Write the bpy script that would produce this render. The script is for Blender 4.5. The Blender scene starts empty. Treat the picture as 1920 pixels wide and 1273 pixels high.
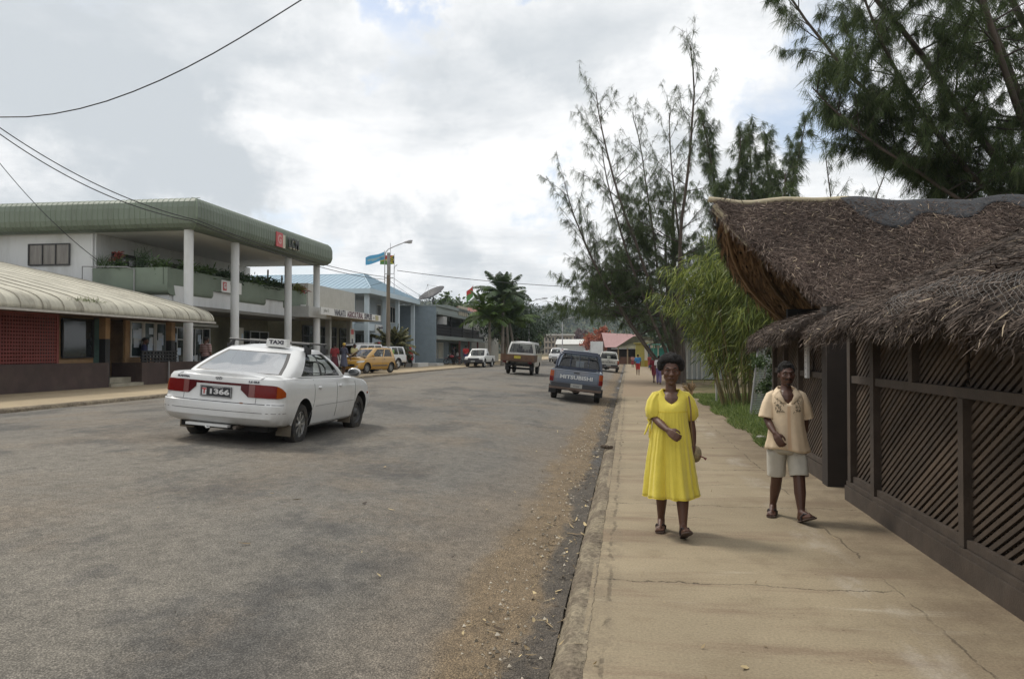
import bpy, bmesh, math, random
import numpy as np
from mathutils import Vector, Matrix, Euler
R = math.radians
SC = bpy.context.scene
COL = SC.collection
# ---------------------------------------------------------------- camera, sky, sun
F_PX, CXP, CYP, VXP, HYP, CAMH = 1458., 960., 636.5, 1178., 660., 1.6
YAW = math.atan((VXP-CXP)/F_PX); PIT = math.atan((HYP-CYP)/F_PX)
cam_d = bpy.data.cameras.new('camera'); cam = bpy.data.objects.new('camera', cam_d); COL.objects.link(cam)
cam_d.sensor_width = 36.; cam_d.lens = 36.*F_PX/1920.; cam_d.clip_end = 6000; cam_d.clip_start = .05
cam.location = (0, 0, CAMH); cam.rotation_euler = (math.pi/2+PIT, 0, YAW)
SC.camera = cam
SUN_EL, SUN_AZ = R(56), R(-62)          # azimuth from +Y (down the street) towards +X
world = bpy.data.worlds.new('World'); SC.world = world; world.use_nodes = True
def build_world():
    nt = world.node_tree; N = nt.nodes; L = nt.links; N.clear()
    def n(t, **k):
        a = N.new(t)
        for q, v in k.items(): setattr(a, q, v)
        return a
    def m(op, a, b=None, c=None, clamp=False):
        q = n('ShaderNodeMath', operation=op, use_clamp=clamp)
        for i, v in enumerate((a, b, c)):
            if v is None: continue
            if isinstance(v, (int, float)): q.inputs[i].default_value = v
            else: L.new(v, q.inputs[i])
        return q.outputs[0]
    out = n('ShaderNodeOutputWorld'); bg = n('ShaderNodeBackground'); bg.inputs[1].default_value = .1
    L.new(bg.outputs[0], out.inputs[0])
    sky = n('ShaderNodeTexSky', sky_type='NISHITA', sun_disc=False, sun_elevation=SUN_EL, sun_rotation=SUN_AZ)
    sky.air_density = 1.0; sky.dust_density = 2.2
    tc = n('ShaderNodeTexCoord'); sp = n('ShaderNodeSeparateXYZ'); L.new(tc.outputs['Generated'], sp.inputs[0])
    zz = m('ADD', m('MAXIMUM', sp.outputs[2], 0), .12)
    cb = n('ShaderNodeCombineXYZ'); L.new(m('DIVIDE', sp.outputs[0], zz), cb.inputs[0]); L.new(m('DIVIDE', sp.outputs[1], zz), cb.inputs[1])
    def noise(scale, det, rough, off, dist=0.):
        mp = n('ShaderNodeMapping'); mp.inputs['Location'].default_value = off; L.new(cb.outputs[0], mp.inputs[0])
        t = n('ShaderNodeTexNoise'); t.inputs['Scale'].default_value = scale; t.inputs['Detail'].default_value = det
        t.inputs['Roughness'].default_value = rough; t.inputs['Distortion'].default_value = dist; L.new(mp.outputs[0], t.inputs[0]); return t.outputs[0]
    wn = n('ShaderNodeTexNoise'); wn.inputs['Scale'].default_value = 4.2; wn.inputs['Detail'].default_value = 7; wn.inputs['Roughness'].default_value = .62; L.new(tc.outputs['Generated'], wn.inputs[0])
    w1 = n('ShaderNodeVectorMath', operation='SUBTRACT'); L.new(wn.outputs['Color'], w1.inputs[0]); w1.inputs[1].default_value = (.5, .5, .5)
    w2 = n('ShaderNodeVectorMath', operation='SCALE'); L.new(w1.outputs[0], w2.inputs[0]); w2.inputs['Scale'].default_value = .55
    w3 = n('ShaderNodeVectorMath', operation='ADD'); L.new(w2.outputs[0], w3.inputs[0]); L.new(tc.outputs['Generated'], w3.inputs[1])
    w4 = n('ShaderNodeVectorMath', operation='NORMALIZE'); L.new(w3.outputs[0], w4.inputs[0])
    def blob(d, lo, hi):      # 1 inside a cone of directions about d, fading out to 0
        dn = n('ShaderNodeVectorMath', operation='DOT_PRODUCT'); L.new(w4.outputs[0], dn.inputs[0])
        dn.inputs[1].default_value = Vector(d).normalized()
        mr = n('ShaderNodeMapRange', interpolation_type='SMOOTHSTEP'); L.new(dn.outputs['Value'], mr.inputs[0])
        mr.inputs[1].default_value = math.cos(R(lo)); mr.inputs[2].default_value = math.cos(R(hi)); mr.inputs[3].default_value = 0; mr.inputs[4].default_value = 1
        return mr.outputs[0]
    SKYB = SKY_BLOBS
    def ss(v, a, b):
        mr = n('ShaderNodeMapRange', interpolation_type='SMOOTHSTEP'); L.new(v, mr.inputs[0])
        mr.inputs[1].default_value = a; mr.inputs[2].default_value = b; return mr.outputs[0]
    big = noise(.55, 6, .55, (3.1, 1.7, 0), .3); det = noise(1.5, 9, .6, (8.3, 2.2, 0), .2)
    cov = m('ADD', m('MULTIPLY', big, .6), m('MULTIPLY', det, .4))
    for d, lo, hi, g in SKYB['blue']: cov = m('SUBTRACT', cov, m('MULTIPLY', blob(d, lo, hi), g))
    cover = ss(cov, .30, .44)
    grey = m('ADD', m('MULTIPLY', noise(1.15, 9, .62, (1.3, 7.9, 0), .25), .65), m('MULTIPLY', det, .35))
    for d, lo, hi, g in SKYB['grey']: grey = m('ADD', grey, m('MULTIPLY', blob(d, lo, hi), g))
    gf = ss(grey, .34, .74)
    wh = n('ShaderNodeMix', data_type='RGBA'); L.new(gf, wh.inputs[0])
    wh.inputs[6].default_value = (10.0, 10.0, 10.0, 1); wh.inputs[7].default_value = (5.7, 6.1, 6.45, 1)
    mx = n('ShaderNodeMix', data_type='RGBA'); L.new(cover, mx.inputs[0]); L.new(wh.outputs[2], mx.inputs[7])
    sb = n('ShaderNodeMix', data_type='RGBA', blend_type='MULTIPLY'); sb.inputs[0].default_value = 1
    L.new(sky.outputs[0], sb.inputs[6]); sb.inputs[7].default_value = SKY_TINT
    pm = n('ShaderNodeMix', data_type='RGBA'); pm.inputs[0].default_value = .45; L.new(sb.outputs[2], pm.inputs[6]); pm.inputs[7].default_value = (6.4, 7.2, 8.3, 1); L.new(pm.outputs[2], mx.inputs[6]); L.new(mx.outputs[2], bg.inputs[0])
def pdir(px, py):     # direction in which the camera sees a point of the sky
    return (math.cos(YAW)*(px-CXP)/F_PX - math.sin(YAW), math.sin(YAW)*(px-CXP)/F_PX + math.cos(YAW), (HYP-py)/F_PX)
SKY_TINT = (1.7, 1.6, 1.5, 1)
SKY_BLOBS = {'blue': [((-.42, .66, .62), 5, 0, .26), ((-.58, .50, .64), 4, 0, .22), (pdir(815, 95), 6, 0, .22), (pdir(1500, 140), 6.5, 0, .16), (pdir(560, 470), 6, 0, .15), (pdir(960, 560), 8, 1, .10), (pdir(1010, 440), 4.5, 0, .14), (pdir(1150, 300), 25, 5, -.05), (pdir(400, 250), 25, 5, -.05)],  # first two: unseen blue gaps added for the taxi's rear glass to reflect
             'grey': [((-.50, .56, .66), 5, 0, .26), ((-.36, .62, .70), 4, 0, .22), (pdir(200, 10), 20, 1, .17), (pdir(210, 290), 8, 1, .13), (pdir(420, 330), 6, 1, .10), (pdir(820, 400), 6, 1, .13), (pdir(1130, 50), 10, 1, .10), (pdir(600, 230), 9, 0, -.10), (pdir(940, 290), 7, 0, -.05), (pdir(1330, 150), 6, 1, -.08)]}  # first two: unseen grey cloud added for the same reflection in the taxi glass
build_world()
sun_d = bpy.data.lights.new('sun', 'SUN'); sun = bpy.data.objects.new('sun', sun_d); COL.objects.link(sun)
sun_d.energy = 1.9; sun_d.angle = R(11); sun_d.color = (1, .95, .86)
sd = Vector((math.sin(SUN_AZ)*math.cos(SUN_EL), math.cos(SUN_AZ)*math.cos(SUN_EL), math.sin(SUN_EL)))
sun.rotation_euler = sd.to_track_quat('Z', 'Y').to_euler(); sun.location = (0, 0, 60)
SC.view_settings.view_transform = 'Standard'; SC.view_settings.look = 'None'; SC.view_settings.exposure = .20; SC.view_settings.gamma = 1
SC.render.engine = 'CYCLES'; SC.cycles.max_bounces = 6; SC.cycles.transparent_max_bounces = 12; SC.cycles.use_denoising = True
SC.cycles.caustics_reflective = False; SC.cycles.caustics_refractive = False
# ---------------------------------------------------------------- helpers
def tag(o, label=None, cat=None, group=None, kind=None):
    if label: o['label'] = label
    if cat: o['category'] = cat
    if group: o['group'] = group
    if kind: o['kind'] = kind
    return o
def thing(name, label, cat, loc=(0, 0, 0), rz=0, group=None, rx=0, ry=0):
    o = bpy.data.objects.new(name, None); COL.objects.link(o); o.empty_display_size = .2
    o.location = loc; o.rotation_euler = (rx, ry, rz)
    return tag(o, label, cat, group)
def world_loc(o):
    v = Vector((0, 0, 0))
    while o: v += Vector(o.location); o = o.parent
    return v
def finish(name, me, mats, parent=None, smooth=None, world=False):
    for m_ in (mats if isinstance(mats, (list, tuple)) else [mats]): me.materials.append(m_)
    if smooth is not None:
        me.polygons.foreach_set('use_smooth', [True]*len(me.polygons))
        if smooth < 179: me.set_sharp_from_angle(angle=R(smooth))
    o = bpy.data.objects.new(name, me); COL.objects.link(o)
    if parent:
        o.parent = parent
        if world: o.location = -world_loc(parent)
    return o
class MB:
    """collects shapes, then links them as one mesh object"""
    def __init__(s): s.v = []; s.f = []; s.mi = []; s.cur = 0
    def add(s, vs, fs, mi=None):
        b = len(s.v); s.v += [tuple(p) for p in vs]; s.f += [tuple(i+b for i in f) for f in fs]
        s.mi += [s.cur if mi is None else mi]*len(fs); return s
    def box(s, c, d, rz=0, rx=0, ry=0, mi=None):
        M = Euler((rx, ry, rz)).to_matrix(); c = Vector(c); h = [q/2 for q in d]
        vs = [c+M @ Vector((x*h[0], y*h[1], z*h[2])) for z in (-1, 1) for y in (-1, 1) for x in (-1, 1)]
        return s.add(vs, [(0, 2, 3, 1), (4, 5, 7, 6), (0, 1, 5, 4), (2, 6, 7, 3), (0, 4, 6, 2), (1, 3, 7, 5)], mi)
    def b2(s, a, b, mi=None):
        return s.box([(p+q)/2 for p, q in zip(a, b)], [abs(q-p) for p, q in zip(a, b)], mi=mi)
    def tube(s, pts, r, n=8, caps=True, mi=None):
        pts = [Vector(p) for p in pts]; rs = r if isinstance(r, (list, tuple)) else [r]*len(pts)
        vs = []; up = None
        for i, p in enumerate(pts):
            t = (pts[min(i+1, len(pts)-1)]-pts[max(i-1, 0)]).normalized()
            if up is None:
                up = Vector((0, 0, 1)) if abs(t.z) < .9 else Vector((1, 0, 0))
            a = (up-t*up.dot(t)).normalized(); b = t.cross(a); up = a
            vs += [p+(a*math.cos(2*math.pi*k/n)+b*math.sin(2*math.pi*k/n))*rs[i] for k in range(n)]
        fs = [(i*n+k, i*n+(k+1) % n, (i+1)*n+(k+1) % n, (i+1)*n+k) for i in range(len(pts)-1) for k in range(n)]
        if caps: fs += [tuple(range(n))[::-1], tuple((len(pts)-1)*n+k for k in range(n))]
        return s.add(vs, fs, mi)
    def lathe(s, prof, n=16, M=None, mi=None, cap=True):      # prof: (r, z)
        M = M or Matrix(); vs = [M @ Vector((r*math.cos(2*math.pi*k/n), r*math.sin(2*math.pi*k/n), z)) for r, z in prof for k in range(n)]
        fs = [(i*n+k, i*n+(k+1) % n, (i+1)*n+(k+1) % n, (i+1)*n+k) for i in range(len(prof)-1) for k in range(n)]
        if cap: fs += [tuple(range(n))[::-1], tuple((len(prof)-1)*n+k for k in range(n))]
        return s.add(vs, fs, mi)
    def ball(s, c, r, n=12, m=8, M=None, mi=None):
        r = r if isinstance(r, (list, tuple)) else (r, r, r); M = M or Matrix.Identity(3); c = Vector(c)
        vs = [c+M @ Vector((0, 0, -r[2]))]
        for i in range(1, m):
            a = math.pi*i/m-math.pi/2
            vs += [c+M @ Vector((r[0]*math.cos(a)*math.cos(2*math.pi*k/n), r[1]*math.cos(a)*math.sin(2*math.pi*k/n), r[2]*math.sin(a))) for k in range(n)]
        vs.append(c+M @ Vector((0, 0, r[2]))); T = len(vs)-1
        fs = [(0, 1+(k+1) % n, 1+k) for k in range(n)]
        fs += [(1+i*n+k, 1+i*n+(k+1) % n, 1+(i+1)*n+(k+1) % n, 1+(i+1)*n+k) for i in range(m-2) for k in range(n)]
        fs += [(1+(m-2)*n+k, 1+(m-2)*n+(k+1) % n, T) for k in range(n)]
        return s.add(vs, fs, mi)
    def prism(s, poly, a, b, ax=1, mi=None):     # polygon in the two other axes, extruded along axis ax from a to b
        def P(u, v, w): return {0: (w, u, v), 1: (u, w, v), 2: (u, v, w)}[ax]
        n = len(poly); vs = [P(u, v, a) for u, v in poly]+[P(u, v, b) for u, v in poly]
        fs = [(i, (i+1) % n, n+(i+1) % n, n+i) for i in range(n)]+[tuple(range(n))[::-1], tuple(range(n, 2*n))]
        return s.add(vs, fs, mi)
    def grid(s, fn, us, vs_, mi=None, wrap=False):
        vs = [fn(u, v) for v in vs_ for u in us]; n = len(us)
        fs = [(j*n+i, j*n+(i+1) % n, (j+1)*n+(i+1) % n, (j+1)*n+i) for j in range(len(vs_)-1) for i in range(n if wrap else n-1)]
        return s.add(vs, fs, mi)
    def build(s, name, mats, parent=None, smooth=None, world=False, solid=0, fixn=True):
        me = bpy.data.meshes.new(name); me.from_pydata(s.v, [], s.f); me.update()
        if any(s.mi): me.polygons.foreach_set('material_index', s.mi)
        if fixn:
            bm = bmesh.new(); bm.from_mesh(me); bmesh.ops.recalc_face_normals(bm, faces=bm.faces); bm.to_mesh(me); bm.free()
        o = finish(name, me, mats, parent, smooth, world)
        if solid:
            md = o.modifiers.new('thick', 'SOLIDIFY'); md.thickness = solid; md.offset = 0
        return o
def np_mesh(name, V, F, mats, parent=None, world=False, smooth=None, mi=None):
    V = np.asarray(V, np.float32).reshape(-1, 3); F = np.asarray(F, np.int32); k = F.shape[1]
    me = bpy.data.meshes.new(name); me.vertices.add(len(V)); me.vertices.foreach_set('co', V.ravel())
    me.loops.add(F.size); me.loops.foreach_set('vertex_index', F.ravel()); me.polygons.add(len(F))
    me.polygons.foreach_set('loop_start', np.arange(0, F.size, k, dtype=np.int32))
    me.update(calc_edges=True)
    if mi is not None: me.polygons.foreach_set('material_index', np.asarray(mi, np.int32))
    return finish(name, me, mats, parent, smooth, world)
def leaves_mesh(name, base, direc, side, length, width, mats, parent=None, world=False, bend=None, mi=None, taper=.25):
    """many leaf strips: two quads each, bent by 'bend' at the tip"""
    base = np.asarray(base); n = len(base); L = np.asarray(length).reshape(-1, 1); W = np.asarray(width).reshape(-1, 1)/2
    d = direc/np.linalg.norm(direc, axis=1, keepdims=True); s_ = np.cross(d, side); s_ /= np.linalg.norm(s_, axis=1, keepdims=True)+1e-9
    mid = base+d*L*.5; tip = base+d*L
    if bend is not None: mid = mid+bend*.3; tip = tip+bend
    V = np.stack([base-s_*W*.6, base+s_*W*.6, mid+s_*W, mid-s_*W, tip+s_*W*taper, tip-s_*W*taper], 1).reshape(-1, 3)
    i = np.arange(n)*6
    F = np.concatenate([np.stack([i, i+1, i+2, i+3], 1), np.stack([i+3, i+2, i+4, i+5], 1)])
    if mi is not None: mi = np.concatenate([mi, mi])
    return np_mesh(name, V, F, mats, parent, world, mi=mi)
def text(name, s, size, mat_, parent, loc, rot, sx=1., extr=.004, align='CENTER', world=False, shear=0, bold=0, space=1.):
    cu = bpy.data.curves.new(name, 'FONT'); cu.body = s; cu.size = size; cu.align_x = align; cu.align_y = 'CENTER'; cu.extrude = extr; cu.shear = shear; cu.offset = bold; cu.space_character = space
    cu.resolution_u = 3
    o = bpy.data.objects.new(name, cu); COL.objects.link(o)
    me = bpy.data.meshes.new_from_object(o); bpy.data.objects.remove(o)
    M = Matrix.Translation(loc) @ Euler(rot).to_matrix().to_4x4() @ Matrix.Diagonal((sx, 1, 1, 1)); me.transform(M)
    return finish(name, me, mat_, parent, None, world)
def copy_tree(o, parent=None):
    c = o.copy(); COL.objects.link(c)
    if parent: c.parent = parent
    for ch in list(o.children): copy_tree(ch, c)
    return c
# the shape of the ground across the street
PROF = [(-900, .9), (-60, .55), (-30, .42), (-13.0, .40), (-12.92, .27), (-10, .40), (-8, .40), (-6.5, .352), (-4.9, .245), (-2.4, .125), (-1.0, -.04), (-.41, -.10), (-.36, -.005), (900, -.005)]
def gz(x):
    for (a, za), (b, zb) in zip(PROF, PROF[1:]):
        if a <= x <= b: return za+(zb-za)*(x-a)/(b-a)
    return 0.
def pray(px, py):
    d = Vector((math.cos(YAW), math.sin(YAW), 0))*((px-CXP)/F_PX)+Vector((math.sin(YAW)*math.sin(PIT), -math.cos(YAW)*math.sin(PIT), math.cos(PIT)))*((CYP-py)/F_PX)
    return d+Vector((-math.sin(YAW)*math.cos(PIT), math.cos(YAW)*math.cos(PIT), math.sin(PIT)))
def onX(px, py, X): d = pray(px, py); return d*(X/d.x)+Vector((0, 0, CAMH))
def onY(px, py, Y): d = pray(px, py); return d*(Y/d.y)+Vector((0, 0, CAMH))
# ---------------------------------------------------------------- materials
MATS = {}
def mat(name, col=(.5, .5, .5), rough=.7, var=0., vscale=3., bump=0., bscale=40., metal=0., spec=.5, island=0., dirt=None, dscale=1.2, damt=.5, coat=0., emit=None, trans=0., stretch=None, col2=None, sheen=0., sss=0.):
    """principled material; var = brightness variation by noise, island = variation per loose piece, dirt = second colour in patches"""
    if name in MATS: return MATS[name]
    m_ = bpy.data.materials.new(name); m_.use_nodes = True; nt = m_.node_tree; N = nt.nodes; L = nt.links
    b = N['Principled BSDF']; b.inputs['Roughness'].default_value = rough; b.inputs['Metallic'].default_value = metal
    b.inputs['Specular IOR Level'].default_value = spec; b.inputs['Coat Weight'].default_value = coat; b.inputs['Coat Roughness'].default_value = .05
    b.inputs['Sheen Weight'].default_value = sheen
    c4 = (*col, 1); b.inputs['Base Color'].default_value = c4; src = None
    tc = N.new('ShaderNodeTexCoord'); vec = tc.outputs['Object']
    if stretch:
        mp = N.new('ShaderNodeMapping'); mp.inputs['Scale'].default_value = stretch; L.new(vec, mp.inputs[0]); vec = mp.outputs[0]
    def noise(sc, det=5, rg=.6):
        t = N.new('ShaderNodeTexNoise'); t.inputs['Scale'].default_value = sc; t.inputs['Detail'].default_value = det; t.inputs['Roughness'].default_value = rg
        L.new(vec, t.inputs[0]); return t.outputs[0]
    def rgb(v):
        q = N.new('ShaderNodeRGB'); q.outputs[0].default_value = (*v, 1); return q.outputs[0]
    def mix(f, a, c, bt='MIX'):
        q = N.new('ShaderNodeMix'); q.data_type = 'RGBA'; q.blend_type = bt
        if isinstance(f, (int, float)): q.inputs[0].default_value = f
        else: L.new(f, q.inputs[0])
        L.new(a, q.inputs[6]); L.new(c, q.inputs[7]); return q.outputs[2]
    def mr(v, a, c, lo, hi):
        q = N.new('ShaderNodeMapRange'); L.new(v, q.inputs[0])
        for i, x in enumerate((a, c, lo, hi)): q.inputs[i+1].default_value = x
        return q.outputs[0]
    src = rgb(col)
    if col2 is not None:
        g = N.new('ShaderNodeNewGeometry'); src = mix(g.outputs['Random Per Island'], src, rgb(col2))
    if dirt is not None:
        src = mix(mr(noise(dscale, 7, .65), .5-.02, .68, 0, damt), src, rgb(dirt))
    if var:
        q = N.new('ShaderNodeCombineColor'); v = mr(noise(vscale, 6, .62), .25, .75, 1-var, 1+var)
        for i in range(3): L.new(v, q.inputs[i])
        src = mix(1., src, q.outputs[0], 'MULTIPLY')
    if island:
        g = N.new('ShaderNodeNewGeometry'); q = N.new('ShaderNodeCombineColor'); v = mr(g.outputs['Random Per Island'], 0, 1, 1-island, 1+island)
        for i in range(3): L.new(v, q.inputs[i])
        src = mix(1., src, q.outputs[0], 'MULTIPLY')
    L.new(src, b.inputs['Base Color'])
    if bump:
        bp = N.new('ShaderNodeBump'); bp.inputs['Strength'].default_value = bump; bp.inputs['Distance'].default_value = .02
        L.new(noise(bscale, 4, .6), bp.inputs['Height']); L.new(bp.outputs[0], b.inputs['Normal'])
    if emit:
        b.inputs['Emission Color'].default_value = (*emit[:3], 1); b.inputs['Emission Strength'].default_value = emit[3]
    if trans:      # thin leaf: some light passes through
        tr = N.new('ShaderNodeBsdfTranslucent'); L.new(src, tr.inputs[0]); ms = N.new('ShaderNodeMixShader'); ms.inputs[0].default_value = trans
        L.new(b.outputs[0], ms.inputs[1]); L.new(tr.outputs[0], ms.inputs[2]); L.new(ms.outputs[0], N['Material Output'].inputs[0])
    MATS[name] = m_; return m_
def glass(name='glass', tint=(.25, .28, .28), refl=1.55, clear=.8):
    if name in MATS: return MATS[name]
    m_ = bpy.data.materials.new(name); m_.use_nodes = True; nt = m_.node_tree; N = nt.nodes; L = nt.links; N.clear()
    o = N.new('ShaderNodeOutputMaterial'); t = N.new('ShaderNodeBsdfTransparent'); t.inputs[0].default_value = (*tint, 1)
    g = N.new('ShaderNodeBsdfGlossy'); g.inputs['Roughness'].default_value = .02; fr = N.new('ShaderNodeFresnel'); fr.inputs[0].default_value = refl
    mx = N.new('ShaderNodeMixShader'); L.new(fr.outputs[0], mx.inputs[0]); L.new(t.outputs[0], mx.inputs[1]); L.new(g.outputs[0], mx.inputs[2]); L.new(mx.outputs[0], o.inputs[0])
    MATS[name] = m_; return m_
M = mat
# ---------------------------------------------------------------- ground, road, pavements
class NB:
    """short-hand for building a shader"""
    def __init__(s, name):
        s.m = bpy.data.materials.new(name); s.m.use_nodes = True; s.nt = s.m.node_tree; s.N = s.nt.nodes; s.L = s.nt.links; s.b = s.N['Principled BSDF']
        s.co = s.N.new('ShaderNodeTexCoord').outputs['Object']; sp = s.N.new('ShaderNodeSeparateXYZ'); s.L.new(s.co, sp.inputs[0]); s.x, s.y, s.z = sp.outputs
    def put(s, i, v):
        if isinstance(v, (int, float)): i.default_value = v
        elif isinstance(v, tuple): i.default_value = (*v, 1) if len(v) == 3 and len(i.default_value) == 4 else v
        else: s.L.new(v, i)
    def op(s, o, a, b=None, c=None, cl=False):
        q = s.N.new('ShaderNodeMath'); q.operation = o; q.use_clamp = cl
        for i, v in enumerate((a, b, c)):
            if v is not None: s.put(q.inputs[i], v)
        return q.outputs[0]
    def noise(s, sc, det=5, rg=.6, stretch=None, off=(0, 0, 0), dist=0):
        mp = s.N.new('ShaderNodeMapping'); mp.inputs['Scale'].default_value = stretch or (1, 1, 1); mp.inputs['Location'].default_value = off; s.L.new(s.co, mp.inputs[0])
        t = s.N.new('ShaderNodeTexNoise'); t.inputs['Scale'].default_value = sc; t.inputs['Detail'].default_value = det; t.inputs['Roughness'].default_value = rg; t.inputs['Distortion'].default_value = dist
        s.L.new(mp.outputs[0], t.inputs[0]); return t.outputs[0]
    def voro(s, sc, feature='F1'):
        t = s.N.new('ShaderNodeTexVoronoi'); t.feature = feature; t.inputs['Scale'].default_value = sc; s.L.new(s.co, t.inputs[0]); return t.outputs
    def ss(s, v, a, b, lo=0., hi=1.):
        q = s.N.new('ShaderNodeMapRange'); q.interpolation_type = 'SMOOTHSTEP'; s.L.new(v, q.inputs[0])
        for i, x in enumerate((a, b, lo, hi)): q.inputs[i+1].default_value = x
        return q.outputs[0]
    def mix(s, f, a, c, bt='MIX'):
        q = s.N.new('ShaderNodeMix'); q.data_type = 'RGBA'; q.blend_type = bt; s.put(q.inputs[0], f); s.put(q.inputs[6], a); s.put(q.inputs[7], c); return q.outputs[2]
    def gray(s, v):
        q = s.N.new('ShaderNodeCombineColor')
        for i in range(3): s.put(q.inputs[i], v)
        return q.outputs[0]
    def mul(s, c, v): return s.mix(1., c, s.gray(v), 'MULTIPLY')
    def done(s, col, rough=.85, h=None, strength=.5, dist=.02, spec=.35):
        s.put(s.b.inputs['Base Color'], col); s.put(s.b.inputs['Roughness'], rough); s.b.inputs['Specular IOR Level'].default_value = spec
        if h is not None:
            bp = s.N.new('ShaderNodeBump'); bp.inputs['Strength'].default_value = strength; bp.inputs['Distance'].default_value = dist
            s.L.new(h, bp.inputs['Height']); s.L.new(bp.outputs[0], s.b.inputs['Normal'])
        return s.m
def road_material():
    s = NB('asphalt'); big = s.noise(.16, 5, .6, (1, .55, 1)); mid = s.noise(.75, 6, .65, (1, .6, 1), (4, 2, 0)); fine = s.noise(75, 2, .7); agg = s.voro(95)
    c = s.mix(s.ss(big, .42, .6), (.162, .150, .130), (.205, .184, .152))
    c = s.mix(s.ss(mid, .48, .62, 0, .75), c, (.082, .078, .073))
    brown = s.noise(.42, 7, .72, (1, .8, 1), (9, 5, 0)); c = s.mix(s.ss(brown, .46, .64, 0, .55), c, (.215, .172, .125))
    edge = s.op('ADD', s.x, s.op('MULTIPLY', s.op('SUBTRACT', s.noise(.9, 5, .6, (1, .5, 1)), .5), 1.1))
    c = s.mix(s.ss(edge, -2.1, -1.05, 0, .75), c, (.20, .165, .125))
    worn = s.op('ADD', s.x, s.op('MULTIPLY', s.op('SUBTRACT', s.noise(1.7, 6, .65, (1, .35, 1)), .5), .80))
    c = s.mix(s.op('MULTIPLY', s.ss(worn, -1.22, -.92), s.ss(worn, -.50, -.66)), c, (.205, .150, .090))
    c = s.mix(s.ss(worn, -.66, -.54, 0, .85), c, (.085, .072, .058))
    wet = s.op('MULTIPLY', s.ss(s.x, -.64, -.48), s.ss(s.noise(1.1, 3, .5, (1, .4, 1), (2, 3, 0)), .53, .6)); c = s.mix(s.op('MULTIPLY', wet, .6), c, (.05, .045, .04))
    c = s.mul(c, s.ss(fine, .25, .75, .58, 1.42)); mot = s.noise(9, 5, .75, (1, .8, 1), (2, 8, 0)); c = s.mul(c, s.ss(mot, .3, .7, .78, 1.2)); c = s.mul(c, s.ss(agg[0], 0, .75, 1.35, .6))
    c = s.mix(s.ss(s.voro(38)[1], .93, .97, 0, .0), c, (.4, .38, .33))
    far = s.noise(.9, 4, .6, (.35, 1.6, 1), (3, 3, 0)); c = s.mul(c, s.ss(far, .3, .7, .93, 1.08))
    rough = s.op('SUBTRACT', .86, s.op('MULTIPLY', wet, .5)); h = s.op('ADD', s.op('MULTIPLY', fine, .6), s.op('MULTIPLY', agg[0], .7))
    return s.done(c, rough, h, .7, .012, .4)
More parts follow.
